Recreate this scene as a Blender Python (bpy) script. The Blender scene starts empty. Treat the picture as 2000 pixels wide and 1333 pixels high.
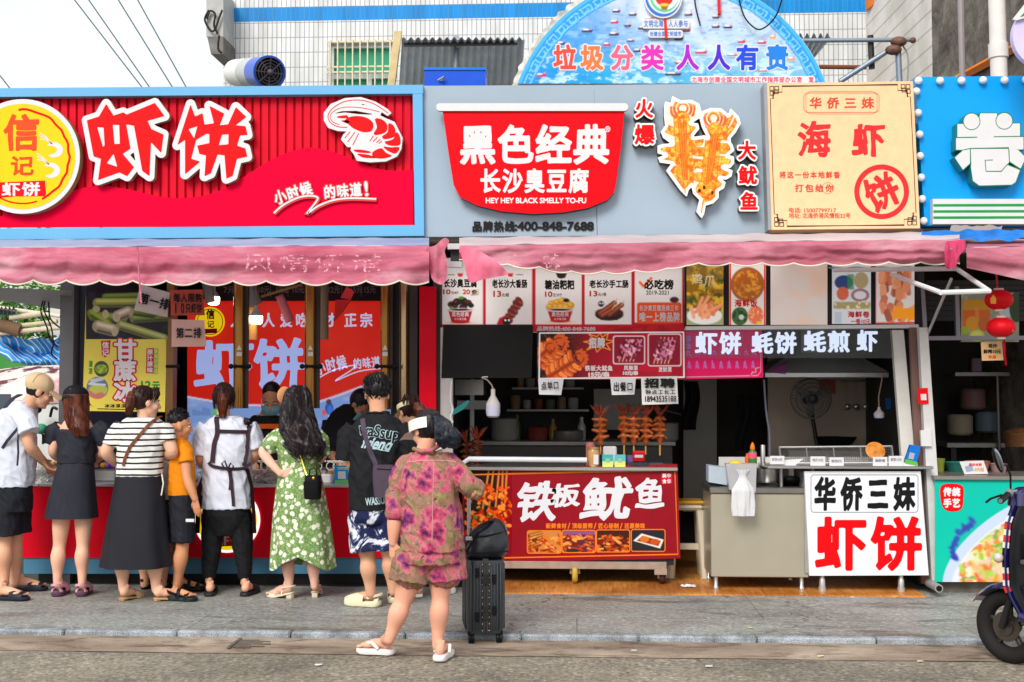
import bpy,math,random
import numpy as np
from mathutils import Vector,Matrix,noise
from mathutils.geometry import tessellate_polygon
R=math.radians
sc=bpy.context.scene
C=sc.collection
random.seed(7)
RNG=np.random.default_rng(7)
F,CU,CV,CH=2400.0,1000.0,666.5,1.6
YAW,PITCH=R(3.0),math.atan((760-CV)/F)
cam=bpy.data.cameras.new('camera')
camo=bpy.data.objects.new('camera',cam);C.objects.link(camo)
camo.location=(0,0,CH);camo.rotation_euler=(R(90)+PITCH,0,YAW)
cam.sensor_width=36;cam.lens=F/2000*36
cam.clip_start=.1;cam.clip_end=400
cam.dof.use_dof=True;cam.dof.focus_distance=9.4;cam.dof.aperture_fstop=6.3
sc.camera=camo
world=bpy.data.worlds.new("World");sc.world=world;world.use_nodes=True
wn=world.node_tree
sky=wn.nodes.new('ShaderNodeTexSky');sky.sky_type='NISHITA';sky.sun_disc=False
SUN_EL,SUN_AZ=R(38),R(200)
sky.sun_elevation=SUN_EL;sky.sun_rotation=SUN_AZ;sky.dust_density=4;sky.air_density=1.5
mx=wn.nodes.new('ShaderNodeMix');mx.data_type='RGBA';mx.inputs[0].default_value=.8
cn=wn.nodes.new('ShaderNodeTexNoise');cn.inputs['Scale'].default_value=2.2;cn.inputs['Detail'].default_value=6;cr=wn.nodes.new('ShaderNodeValToRGB');cr.color_ramp.elements[0].position=.35;cr.color_ramp.elements[0].color=(.80,.84,.90,1);cr.color_ramp.elements[1].position=.6;cr.color_ramp.elements[1].color=(1,1,1,1)
cs=wn.nodes.new('ShaderNodeVectorMath');cs.operation='SCALE';cs.inputs['Scale'].default_value=9.4;wn.links.new(cn.outputs[0],cr.inputs[0]);wn.links.new(cr.outputs[0],cs.inputs[0]);wn.links.new(cs.outputs[0],mx.inputs[7])
wn.links.new(sky.outputs[0],mx.inputs[6])
bg=wn.nodes['Background'];bg.inputs[1].default_value=.085
wn.links.new(mx.outputs[2],bg.inputs[0])
sl=bpy.data.lights.new('sun','SUN');sl.energy=1.8;sl.angle=R(24);sl.color=(1,.96,.9)
so=bpy.data.objects.new('sun',sl);C.objects.link(so)
_sd=Vector((math.sin(SUN_AZ)*math.cos(SUN_EL),math.cos(SUN_AZ)*math.cos(SUN_EL),math.sin(SUN_EL)))
so.rotation_euler=_sd.to_track_quat('Z','Y').to_euler();so.location=_sd*40
sc.view_settings.view_transform='Standard';sc.view_settings.look='None'
sc.view_settings.exposure=.62;sc.view_settings.gamma=1
sc.cycles.max_bounces=8;sc.cycles.use_denoising=True
_rot=Matrix.Rotation(YAW,3,'Z')@Matrix.Rotation(R(90)+PITCH,3,'X')
def ray(u,v):return _rot@Vector(((u-CU)/F,-(v-CV)/F,-1))
def P(u,v,y):
 r=ray(u,v);t=y/r.y
 return Vector((r.x*t,y,CH+r.z*t))
def G(u,v,z=0.0):
 r=ray(u,v);t=(z-CH)/r.z
 return Vector((r.x*t,r.y*t,z))
def lin(c):
 return tuple(((x/255)/12.92 if x<=10 else((x/255+.055)/1.055)**2.4)for x in c[:3])
MATS={}
def nd(nt,t,**k):
 n=nt.nodes.new(t)
 for a,b in k.items():setattr(n,a,b)
 return n
def mat(name,col=(128,128,128),rough=.55,metal=0.,var=.06,scale=9.,bump=0.,bscale=60.,emis=0.,alpha=1.,coat=0.,ecol=None,stretch=(1,1,1),sheen=0.,spec=None):
 if name in MATS:return MATS[name]
 m=bpy.data.materials.new(name);m.use_nodes=True;MATS[name]=m
 nt=m.node_tree;b=nt.nodes['Principled BSDF']
 c=lin(col)
 tc=nd(nt,'ShaderNodeTexCoord');mp=nd(nt,'ShaderNodeMapping');mp.inputs['Scale'].default_value=stretch
 nt.links.new(tc.outputs['Object'],mp.inputs[0])
 if var:
  nz=nd(nt,'ShaderNodeTexNoise');nz.inputs['Scale'].default_value=scale;nz.inputs['Detail'].default_value=5
  nt.links.new(mp.outputs[0],nz.inputs[0])
  rp=nd(nt,'ShaderNodeMapRange');rp.inputs[1].default_value=.3;rp.inputs[2].default_value=.7
  rp.inputs[3].default_value=1-var;rp.inputs[4].default_value=1+var
  nt.links.new(nz.outputs[0],rp.inputs[0])
  ml=nd(nt,'ShaderNodeVectorMath',operation='SCALE');ml.inputs[0].default_value=c
  nt.links.new(rp.outputs[0],ml.inputs['Scale']);nt.links.new(ml.outputs[0],b.inputs['Base Color'])
 else:
  b.inputs['Base Color'].default_value=(*c,1)
 b.inputs['Roughness'].default_value=rough;b.inputs['Metallic'].default_value=metal;b.inputs['Specular IOR Level'].default_value=.5 if(coat or metal or rough<.24)else.22
 if spec is not None:b.inputs['Specular IOR Level'].default_value=spec
 if sheen:b.inputs['Sheen Weight'].default_value=sheen
 if coat:b.inputs['Coat Weight'].default_value=coat
 if bump:
  nb=nd(nt,'ShaderNodeTexNoise');nb.inputs['Scale'].default_value=bscale;nb.inputs['Detail'].default_value=4
  nt.links.new(mp.outputs[0],nb.inputs[0])
  bp=nd(nt,'ShaderNodeBump');bp.inputs['Strength'].default_value=bump;bp.inputs['Distance'].default_value=.01
  nt.links.new(nb.outputs[0],bp.inputs['Height']);nt.links.new(bp.outputs[0],b.inputs['Normal'])
 if emis:
  b.inputs['Emission Color'].default_value=(*lin(ecol or col),1);b.inputs['Emission Strength'].default_value=emis
 if alpha<1:
  b.inputs['Alpha'].default_value=alpha
 return m
def glass(name,col=(230,240,240),rough=.03,t=.85):
 if name in MATS:return MATS[name]
 m=bpy.data.materials.new(name);m.use_nodes=True;MATS[name]=m
 nt=m.node_tree;b=nt.nodes['Principled BSDF'];o=nt.nodes['Material Output']
 b.inputs['Base Color'].default_value=(*lin(col),1);b.inputs['Roughness'].default_value=rough
 tr=nd(nt,'ShaderNodeBsdfTransparent');tr.inputs[0].default_value=(*lin(col),1)
 gl=nd(nt,'ShaderNodeBsdfGlossy');gl.inputs['Roughness'].default_value=rough
 mxs=nd(nt,'ShaderNodeMixShader');fr=nd(nt,'ShaderNodeFresnel');fr.inputs[0].default_value=1.12
 nt.links.new(fr.outputs[0],mxs.inputs[0]);nt.links.new(tr.outputs[0],mxs.inputs[1]);nt.links.new(gl.outputs[0],mxs.inputs[2])
 mx2=nd(nt,'ShaderNodeMixShader');mx2.inputs[0].default_value=t
 nt.links.new(b.outputs[0],mx2.inputs[1]);nt.links.new(mxs.outputs[0],mx2.inputs[2])
 nt.links.new(mx2.outputs[0],o.inputs[0])
 return m
def ramp_mat(name,build,rough=.6,bump=0.,sheen=0.,thin=0.):
 """build(nt, tc) -> colour socket"""
 if name in MATS:return MATS[name]
 m=bpy.data.materials.new(name);m.use_nodes=True;MATS[name]=m
 nt=m.node_tree;b=nt.nodes['Principled BSDF'];tc=nd(nt,'ShaderNodeTexCoord')
 s=build(nt,tc);nt.links.new(s,b.inputs['Base Color']);b.inputs['Roughness'].default_value=rough;b.inputs['Specular IOR Level'].default_value=.25
 if thin:
  tl=nd(nt,'ShaderNodeBsdfTranslucent');nt.links.new(s,tl.inputs[0]);ms=nd(nt,'ShaderNodeMixShader');ms.inputs[0].default_value=thin;nt.links.new(b.outputs[0],ms.inputs[1]);nt.links.new(tl.outputs[0],ms.inputs[2]);nt.links.new(ms.outputs[0],nt.nodes['Material Output'].inputs[0])
 if sheen:b.inputs['Sheen Weight'].default_value=sheen
 if bump:
  nb=nd(nt,'ShaderNodeTexNoise');nb.inputs['Scale'].default_value=250
  nt.links.new(tc.outputs['Object'],nb.inputs[0])
  bp=nd(nt,'ShaderNodeBump');bp.inputs['Strength'].default_value=bump;bp.inputs['Distance'].default_value=.005
  nt.links.new(nb.outputs[0],bp.inputs['Height']);nt.links.new(bp.outputs[0],b.inputs['Normal'])
 return m
def cramp(nt,fac,stops,interp='LINEAR'):
 r=nd(nt,'ShaderNodeValToRGB');r.color_ramp.interpolation=interp
 e=r.color_ramp.elements
 while len(e)<len(stops):e.new(.5)
 for x,(p,c)in zip(e,stops):x.position=p;x.color=(*lin(c),1)
 nt.links.new(fac,r.inputs[0]);return r.outputs[0]
def tnoise(nt,tc,scale,detail=4,rough=.5,dist=0.,vec=None,stretch=None):
 n=nd(nt,'ShaderNodeTexNoise');n.inputs['Scale'].default_value=scale;n.inputs['Detail'].default_value=detail
 n.inputs['Roughness'].default_value=rough;n.inputs['Distortion'].default_value=dist
 src=vec or tc.outputs['Object']
 if stretch:
  mp=nd(nt,'ShaderNodeMapping');mp.inputs['Scale'].default_value=stretch;nt.links.new(src,mp.inputs[0]);src=mp.outputs[0]
 nt.links.new(src,n.inputs[0]);return n.outputs[0]
def mixc(nt,fac,a,b,mode='MIX'):
 m=nd(nt,'ShaderNodeMix');m.data_type='RGBA';m.blend_type=mode
 for i,x in((0,fac),(6,a),(7,b)):
  if isinstance(x,(int,float)):m.inputs[i].default_value=x
  elif isinstance(x,tuple):m.inputs[i].default_value=(*lin(x),1)
  else:nt.links.new(x,m.inputs[i])
 return m.outputs[2]
def vcol_mat(name,rough=.45,emis=0.):
 """printed picture: the ink colours are stored on the print's own mesh"""
 if name in MATS:return MATS[name]
 m=bpy.data.materials.new(name);m.use_nodes=True;MATS[name]=m
 nt=m.node_tree;b=nt.nodes['Principled BSDF']
 a=nd(nt,'ShaderNodeVertexColor');a.layer_name='ink'
 nt.links.new(a.outputs[0],b.inputs['Base Color']);b.inputs['Roughness'].default_value=rough;b.inputs['Specular IOR Level'].default_value=.2
 if emis:nt.links.new(a.outputs[0],b.inputs['Emission Color']);b.inputs['Emission Strength'].default_value=emis
 return m
ORG={}
def tag(o,label=None,cat=None,group=None,kind=None):
 if label:o['label']=label
 if cat:o['category']=cat
 if group:o['group']=group
 if kind:o['kind']=kind
 return o
def thing(name,label,cat,loc,group=None):
 o=bpy.data.objects.new(name,None);C.objects.link(o);o.empty_display_size=.1
 o.location=loc;ORG[o.name]=Vector(loc);return tag(o,label,cat,group)
def dup(root,loc,label=None,group=None):
 r=root.copy();C.objects.link(r);r.location=loc;ORG[r.name]=Vector(loc)
 if label:r['label']=label
 if group:r['group']=group
 for ch in list(root.children):
  c=ch.copy();C.objects.link(c);c.parent=r
  for g in ch.children:
   d=g.copy();C.objects.link(d);d.parent=c
 return r
class MB:
 def __init__(s):s.v=[];s.f=[];s.m=[];s.cur=0;s.ink=None
 def add(s,vs,fs,mi=None):
  o=len(s.v);s.v.extend([tuple(x)for x in vs]);mi=s.cur if mi is None else mi
  for f in fs:s.f.append(tuple(i+o for i in f));s.m.append(mi)
  return s
 def box(s,x0,x1,y0,y1,z0,z1,b=0.,mi=None):
  if x0>x1:x0,x1=x1,x0
  if y0>y1:y0,y1=y1,y0
  if z0>z1:z0,z1=z1,z0
  c=Vector(((x0+x1)/2,(y0+y1)/2,(z0+z1)/2));h=((x1-x0)/2,(y1-y0)/2,(z1-z0)/2)
  return s.obox(c,Vector((1,0,0)),Vector((0,1,0)),Vector((0,0,1)),h,b,mi)
 def obox(s,c,ax,ay,az,h,b=0.,mi=None):
  c=Vector(c);hx,hy,hz=h;b=min(b,.45*min(2*hx,2*hy,2*hz))
  if b<=0:
   vs=[c+ax*(hx*i)+ay*(hy*j)+az*(hz*k)for k in(-1,1)for j in(-1,1)for i in(-1,1)]
   return s.add(vs,[(0,2,3,1),(4,5,7,6),(0,1,5,4),(2,6,7,3),(0,4,6,2),(1,3,7,5)],mi)
  vs=[];idx={}
  for k in(-1,1):
   for j in(-1,1):
    for i in(-1,1):
     for a in range(3):
      d=[hx,hy,hz]
      for q in range(3):
       if q!=a:d[q]-=b
      idx[(i,j,k,a)]=len(vs)
      vs.append(c+ax*(i*d[0])+ay*(j*d[1])+az*(k*d[2]))
  fs=[]
  I=lambda i,j,k,a:idx[(i,j,k,a)]
  for t in(-1,1):
   q=[(t,-1,-1),(t,1,-1),(t,1,1),(t,-1,1)];q=q if t>0 else q[::-1];fs.append(tuple(I(*e,0)for e in q))
   q=[(-1,t,-1),(-1,t,1),(1,t,1),(1,t,-1)];q=q if t>0 else q[::-1];fs.append(tuple(I(*e,1)for e in q))
   q=[(-1,-1,t),(1,-1,t),(1,1,t),(-1,1,t)];q=q if t>0 else q[::-1];fs.append(tuple(I(*e,2)for e in q))
  for a,bb in((0,1),(0,2),(1,2)):
   o=3-a-bb
   for t in(-1,1):
    for w in(-1,1):
     e=[0,0,0];e[a]=t;e[bb]=w;lo=list(e);hi=list(e);lo[o]=-1;hi[o]=1
     fs.append((I(*lo,a),I(*hi,a),I(*hi,bb),I(*lo,bb)))
  for k in(-1,1):
   for j in(-1,1):
    for i in(-1,1):fs.append((I(i,j,k,0),I(i,j,k,1),I(i,j,k,2)))
  return s.add(vs,fs,mi)
 def tube(s,pts,r,n=10,cap=True,mi=None,closed=False,flat=1.,up=None):
  pts=[Vector(p)for p in pts];m=len(pts);rs=r if isinstance(r,(list,tuple))else[r]*m
  vs=[];fs=[];prev=None
  for i,p in enumerate(pts):
   if closed:d=pts[(i+1)%m]-pts[i-1]
   else:d=pts[min(i+1,m-1)]-pts[max(i-1,0)]
   if d.length<1e-9:d=Vector((0,0,1))
   d.normalize()
   if prev is None:
    ref=Vector(up)if up else(Vector((0,0,1))if abs(d.z)<.9 else Vector((1,0,0)))
    a=(ref-d*ref.dot(d)).normalized()
   else:
    a=prev-d*prev.dot(d);a=a.normalized()if a.length>1e-6 else d.orthogonal().normalized()
   prev=a;b=d.cross(a)
   for k in range(n):
    t=2*math.pi*k/n
    vs.append(p+a*(math.cos(t)*rs[i]*flat)+b*(math.sin(t)*rs[i]))
  for i in range(m if closed else m-1):
   j=(i+1)%m
   for k in range(n):
    k2=(k+1)%n
    fs.append((i*n+k,i*n+k2,j*n+k2,j*n+k))
  if cap and not closed:
   fs.append(tuple(range(n))[::-1]);fs.append(tuple(range((m-1)*n,m*n)))
  return s.add(vs,fs,mi)
 def ell(s,c,r,n=16,m=10,ax=None,mi=None):
  c=Vector(c);r=(r,r,r)if isinstance(r,(int,float))else r
  A=ax or(Vector((1,0,0)),Vector((0,1,0)),Vector((0,0,1)))
  vs=[c-A[2]*r[2]];fs=[]
  for i in range(1,m):
   t=math.pi*i/m-math.pi/2
   for k in range(n):
    q=2*math.pi*k/n
    vs.append(c+A[0]*(r[0]*math.cos(t)*math.cos(q))+A[1]*(r[1]*math.cos(t)*math.sin(q))+A[2]*(r[2]*math.sin(t)))
  vs.append(c+A[2]*r[2]);L=len(vs)-1
  for k in range(n):
   k2=(k+1)%n
   fs.append((0,1+k2,1+k));fs.append((L,L-n+k,L-n+k2))
   for i in range(m-2):fs.append((1+i*n+k,1+i*n+k2,1+(i+1)*n+k2,1+(i+1)*n+k))
  return s.add(vs,fs,mi)
 def lathe(s,c,prof,n=24,ax=None,mi=None):
  """prof: [(radius, height)] about ax[2]"""
  c=Vector(c);A=ax or(Vector((1,0,0)),Vector((0,1,0)),Vector((0,0,1)))
  vs=[];fs=[]
  for r,h in prof:
   for k in range(n):
    t=2*math.pi*k/n
    vs.append(c+A[0]*(r*math.cos(t))+A[1]*(r*math.sin(t))+A[2]*h)
  for i in range(len(prof)-1):
   for k in range(n):
    k2=(k+1)%n;fs.append((i*n+k,i*n+k2,(i+1)*n+k2,(i+1)*n+k))
  fs.append(tuple(range(n))[::-1]);L=(len(prof)-1)*n;fs.append(tuple(range(L,L+n)))
  return s.add(vs,fs,mi)
 def loft(s,rings,cap=True,mi=None):
  n=len(rings[0]);vs=[p for r in rings for p in r];fs=[]
  for i in range(len(rings)-1):
   for k in range(n):
    k2=(k+1)%n;fs.append((i*n+k,i*n+k2,(i+1)*n+k2,(i+1)*n+k))
  if cap:fs.append(tuple(range(n))[::-1]);L=(len(rings)-1)*n;fs.append(tuple(range(L,L+n)))
  return s.add(vs,fs,mi)
 def grid(s,fn,nu,nv,mi=None):
  vs=[fn(i/nu,j/nv)for j in range(nv+1)for i in range(nu+1)]
  fs=[(j*(nu+1)+i,j*(nu+1)+i+1,(j+1)*(nu+1)+i+1,(j+1)*(nu+1)+i)for j in range(nv)for i in range(nu)]
  return s.add(vs,fs,mi)
 def ribbon(s,pts,nrm,w,t=.003,mi=None):
  """flat strap of width w and thickness t along pts; nrm: outward direction (one or per point)"""
  pts=[Vector(p)for p in pts];rings=[]
  for i,p in enumerate(pts):
   d=(pts[min(i+1,len(pts)-1)]-pts[max(i-1,0)]).normalized()
   n=Vector(nrm[i])if isinstance(nrm,list)else Vector(nrm)
   n=(n-d*n.dot(d)).normalized();b=d.cross(n)
   rings.append([p+b*w/2,p+b*w/2+n*t,p-b*w/2+n*t,p-b*w/2])
  return s.loft(rings,True,mi)
 def build(s,name,mats,parent=None,smooth=None,label=None,cat=None,group=None,kind=None,origin=None):
  me=bpy.data.meshes.new(name)
  if parent is not None:o0=ORG[parent.name]
  elif origin is not None:o0=Vector(origin)
  else:
   a=np.array(s.v);o0=Vector(((a[:,0].min()+a[:,0].max())/2,(a[:,1].min()+a[:,1].max())/2,a[:,2].min()))
  me.from_pydata([(x-o0.x,y-o0.y,z-o0.z)for x,y,z in s.v],[],s.f)
  for m in(mats if isinstance(mats,(list,tuple))else[mats]):me.materials.append(m)
  if len(set(s.m))>1:me.polygons.foreach_set('material_index',s.m)
  if s.ink is not None:
   at=me.color_attributes.new('ink','FLOAT_COLOR','POINT')
   at.data.foreach_set('color',np.concatenate([s.ink,np.ones((len(s.ink),1))],1).astype(np.float32).ravel())
  if smooth:
   me.polygons.foreach_set('use_smooth',[True]*len(me.polygons));me.set_sharp_from_angle(angle=R(smooth if smooth>1 else 40))
  me.update()
  o=bpy.data.objects.new(name,me);C.objects.link(o)
  if parent is not None:o.parent=parent;ORG[o.name]=o0
  else:o.location=o0;ORG[o.name]=o0
  return tag(o,label,cat,group,kind)
def struct(mb,name,m,smooth=None):return mb.build(name,m,smooth=smooth,kind='structure')
def marching(Fv,xs,ys):
 ny,nx=Fv.shape;V=[];key={};faces=[]
 def pt(k,x,y):
  if k not in key:key[k]=len(V);V.append((x,y))
  return key[k]
 ins=Fv>0
 any4=ins[:-1,:-1]|ins[1:,:-1]|ins[:-1,1:]|ins[1:,1:]
 full=ins[:-1,:-1]&ins[1:,:-1]&ins[:-1,1:]&ins[1:,1:]
 for j,i in zip(*np.nonzero(any4)):
  if full[j,i]:
   faces.append((pt((0,j,i),xs[i],ys[j]),pt((0,j,i+1),xs[i+1],ys[j]),pt((0,j+1,i+1),xs[i+1],ys[j+1]),pt((0,j+1,i),xs[i],ys[j+1])))
   continue
  cs=((j,i),(j,i+1),(j+1,i+1),(j+1,i));poly=[]
  for k in range(4):
   a=cs[k];b=cs[(k+1)%4];fa=Fv[a];fb=Fv[b]
   if fa>0:poly.append(pt((0,)+a,xs[a[1]],ys[a[0]]))
   if(fa>0)!=(fb>0):
    t=fa/(fa-fb);lo,hi=min(a,b),max(a,b)
    poly.append(pt((1,)+lo+hi,xs[a[1]]+(xs[b[1]]-xs[a[1]])*t,ys[a[0]]+(ys[b[0]]-ys[a[0]])*t))
  if len(poly)>=3:faces.append(tuple(poly))
 return np.array(V).reshape(-1,2),faces
def seg_dist(X,Y,E):
 D=np.full(X.shape,1e9)
 for(ax,ay),(bx,by)in E:
  dx,dy=bx-ax,by-ay;L=dx*dx+dy*dy+1e-12
  t=np.clip(((X-ax)*dx+(Y-ay)*dy)/L,0,1)
  D=np.minimum(D,(X-ax-t*dx)**2+(Y-ay-t*dy)**2)
 return np.sqrt(D)
def poly_inside(X,Y,loops):
 c=np.zeros(X.shape,bool)
 for p in loops:
  for(ax,ay),(bx,by)in zip(p,p[1:]+p[:1]):
   if ay==by:continue
   c^=((ay>Y)!=(by>Y))&(X<(bx-ax)*(Y-ay)/(by-ay)+ax)
 return c
def poly_sdf(X,Y,loops):
 E=[(a,b)for p in loops for a,b in zip(p,p[1:]+p[:1])]
 d=seg_dist(X,Y,E);return np.where(poly_inside(X,Y,loops),d,-d)
GL={}
def glyph(s,w,res):
 k=(s,round(w,4),res)
 if k in GL:return GL[k]
 c=bpy.data.curves.new('t','FONT');c.body=s;c.size=1;c.resolution_u=4
 o=bpy.data.objects.new('t',c);C.objects.link(o)
 me=bpy.data.meshes.new_from_object(o);bpy.data.objects.remove(o);bpy.data.curves.remove(c)
 V=np.array([(v.co.x,v.co.y)for v in me.vertices]).reshape(-1,2);Fc=[tuple(p.vertices)for p in me.polygons]
 bpy.data.meshes.remove(me)
 if len(V)==0:GL[k]=(V,[]);return GL[k]
 if len(s)>1 or ord(s[0])<0x2000:
  lo,hi=V.min(0),V.max(0);h=hi[1]-lo[1];V=(V-lo)/h
 else:V=V+np.array([0.,.12])
 if w==0:GL[k]=(V,Fc);return GL[k]
 cnt={}
 for f in Fc:
  for a,b in zip(f,f[1:]+f[:1]):cnt[(min(a,b),max(a,b))]=cnt.get((min(a,b),max(a,b)),0)+1
 E=[(V[a],V[b])for(a,b),n in cnt.items()if n==1]
 h=1/res;pad=abs(w)+2*h
 xs=np.arange(V[:,0].min()-pad,V[:,0].max()+pad,h);ys=np.arange(V[:,1].min()-pad,V[:,1].max()+pad,h)
 X,Y=np.meshgrid(xs,ys);ins=np.zeros(X.shape,bool)
 for f in Fc:
  for q in range(1,len(f)-1):
   a,b,d=V[f[0]],V[f[q]],V[f[q+1]]
   i0,i1=np.searchsorted(xs,min(a[0],b[0],d[0])),np.searchsorted(xs,max(a[0],b[0],d[0]),'right')
   j0,j1=np.searchsorted(ys,min(a[1],b[1],d[1])),np.searchsorted(ys,max(a[1],b[1],d[1]),'right')
   x,y=X[j0:j1,i0:i1],Y[j0:j1,i0:i1]
   s1=(b[0]-a[0])*(y-a[1])-(b[1]-a[1])*(x-a[0]);s2=(d[0]-b[0])*(y-b[1])-(d[1]-b[1])*(x-b[0]);s3=(a[0]-d[0])*(y-d[1])-(a[1]-d[1])*(x-d[0])
   ins[j0:j1,i0:i1]|=((s1>=0)&(s2>=0)&(s3>=0))|((s1<=0)&(s2<=0)&(s3<=0))
 d=seg_dist(X,Y,E);sd=np.where(ins,d,-d)
 GL[k]=marching(sd+w,xs,ys);return GL[k]
def slab(mb,uv,faces,y,ext=0.,mi=None,side=None,Pf=None):
 """flat outline (photo px, plane y) as a sheet, or with ext as a raised solid standing ext proud of plane y"""
 Pf=Pf or P
 pf=[Pf(u,v,y-ext)for u,v in uv];o=len(mb.v)
 if faces:
  f=faces[0];a=0
  for f in faces[:5]:
   for i,j in zip(f,f[1:]+f[:1]):a+=uv[i][0]*uv[j][1]-uv[j][0]*uv[i][1]
  if a>0:faces=[f[::-1]for f in faces]
 mb.add(pf,faces,mi)
 if ext:
  cnt={}
  for f in faces:
   for a,b in zip(f,f[1:]+f[:1]):cnt[(a,b)]=1
  bd=[(a,b)for(a,b)in cnt if(b,a)not in cnt];m={};vs=[]
  for a,b in bd:
   for q in(a,b):
    if q not in m:m[q]=len(vs);vs.append(Pf(uv[q][0],uv[q][1],y-ext)+Vector((0,ext,0)))
  o2=len(mb.v);mb.v.extend(tuple(x)for x in vs)
  for a,b in bd:mb.f.append((o+b,o+a,o2+m[a],o2+m[b]));mb.m.append(mb.cur if side is None else side)
def T(parent,s,box,y,m,w=.02,ext=0.,fit=False,vert=False,rot=0.,slant=0.,warp=0.,fill=.94,name='lettering',side=None,res=None,curve=None,build=True,mb=None,label=None):
 u0,v0,u1,v1=box;mb=mb or MB();n=len(s);cu,cv=(u0+u1)/2,(v0+v1)/2
 cr,sr=math.cos(R(rot)),math.sin(R(rot))
 items=[(s,u0,v0,u1,v1)]if fit else[]
 if not fit:
  for i,ch in enumerate(s):
   if ch==' ':continue
   if vert:a,b=v0+(v1-v0)*i/n,v0+(v1-v0)*(i+1)/n;g=(b-a)*(1-fill)/2;items.append((ch,u0,a+g,u1,b-g))
   else:a,b=u0+(u1-u0)*i/n,u0+(u1-u0)*(i+1)/n;g=(b-a)*(1-fill)/2;items.append((ch,a+g,v0,b-g,v1))
 for ch,a0,b0,a1,b1 in items:
  px=b1-b0;rs=res or(46 if px>45 else 34 if px>20 else 24)
  V,Fc=glyph(ch,w,rs)
  if not len(V):continue
  Vn=V.copy()
  if fit or ord(ch[0])<0x2000:
   mxx=Vn[:,0].max()-0
   asp=1. if fit else.55
   Vn[:,0]=Vn[:,0]/mxx if fit else(Vn[:,0]/max(mxx,.5)*.6+.2)
  Vn[:,0]+=slant*(Vn[:,1]-.5)
  if warp:
   for q in range(len(Vn)):
    x,yy=Vn[q];e=noise.noise_vector(Vector((x*3+a0,yy*3,b0*.1)))
    Vn[q]=(x+warp*e.x,yy+warp*e.y+warp*.6*(x-.5))
  U=a0+Vn[:,0]*(a1-a0);W=b1-Vn[:,1]*(b1-b0)
  if curve:W=W+curve((U-u0)/(u1-u0))
  if rot:
   du,dv=U-cu,W-cv;U,W=cu+du*cr-dv*sr,cv+du*sr+dv*cr
  slab(mb,list(zip(U,W)),Fc,y,ext,0,side)
 if not build:return mb
 return mb.build(name,m if isinstance(m,list)else[m],parent,label=label)
def shape(mb,loops,y,ext=0.,w=0.,cell=2.,mi=None,side=None,Pf=None):
 """outline loops (photo px) grown by w px, as sheet or raised solid; returns the px of the new vertices"""
 a=np.array([p for l in loops for p in l],float);pad=abs(w)+2*cell
 xs=np.arange(a[:,0].min()-pad,a[:,0].max()+pad,cell);ys=np.arange(a[:,1].min()-pad,a[:,1].max()+pad,cell)
 X,Y=np.meshgrid(xs,ys);V,Fc=marching(poly_sdf(X,Y,[[tuple(p)for p in l]for l in loops])+w,xs,ys)
 slab(mb,[tuple(p)for p in V],Fc,y,ext,mi,side,Pf);return V
def poly(mb,pts,y,ext=0.,mi=None,side=None):
 tri=tessellate_polygon([[Vector((p[0],p[1],0))for p in pts]])
 fs=[]
 for t in tri:
  a=sum(pts[i][0]*pts[j][1]-pts[j][0]*pts[i][1]for i,j in zip(t,t[1:]+t[:1]));fs.append(tuple(t)if a>0 else tuple(t[::-1]))
 slab(mb,pts,fs,y,ext,mi,side)
def smoothpts(pts,k=6,closed=True):
 n=len(pts);out=[]
 for i in range(n if closed else n-1):
  g=(lambda q:pts[q%n])if closed else(lambda q:pts[min(max(q,0),n-1)])
  p0,p1,p2,p3=(np.array(g(i+q),float)for q in(-1,0,1,2))
  for t in np.arange(k)/k:
   out.append(tuple(.5*(2*p1+(p2-p0)*t+(2*p0-5*p1+4*p2-p3)*t*t+(3*p1-p0-3*p2+p3)*t**3)))
 if not closed:out.append(tuple(pts[-1]))
 return out
def circ(cu,cv,r,n=48,r2=None):return[(cu+r*math.cos(2*math.pi*i/n),cv+(r2 or r)*math.sin(2*math.pi*i/n))for i in range(n)]
def rrect(u0,v0,u1,v1,r,n=5):
 o=[]
 for cx,cy,a in((u1-r,v0+r,-90),(u1-r,v1-r,0),(u0+r,v1-r,90),(u0+r,v0+r,180)):
  for i in range(n+1):t=R(a+90*i/n);o.append((cx+r*math.cos(t),cy+r*math.sin(t)))
 return o
def stroke(mb,pts,w,y,mi=None,closed=False,ext=0.):
 """line of width w px drawn on plane y"""
 n=len(pts)
 L=[];Rr=[]
 for i in range(n):
  a=np.array(pts[i-1]if(i>0 or closed)else pts[i],float);b=np.array(pts[(i+1)%n]if(i<n-1 or closed)else pts[i],float)
  d=b-a;d/=(np.hypot(*d)+1e-9);nn=np.array([-d[1],d[0]])*w/2;p=np.array(pts[i],float)
  k=1.
  if(closed or 0<i<n-1):
   e=np.array(pts[(i+1)%n],float)-p;e/=(np.hypot(*e)+1e-9);k=1/max(.5,abs(-d[1]*-e[1]+d[0]*e[0]))
  L.append(tuple(p+nn*k));Rr.append(tuple(p-nn*k))
 uv=L+Rr;fs=[(i,(i+1)%n,n+(i+1)%n,n+i)for i in range(n if closed else n-1)]
 slab(mb,uv,fs,y,ext,mi)
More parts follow.
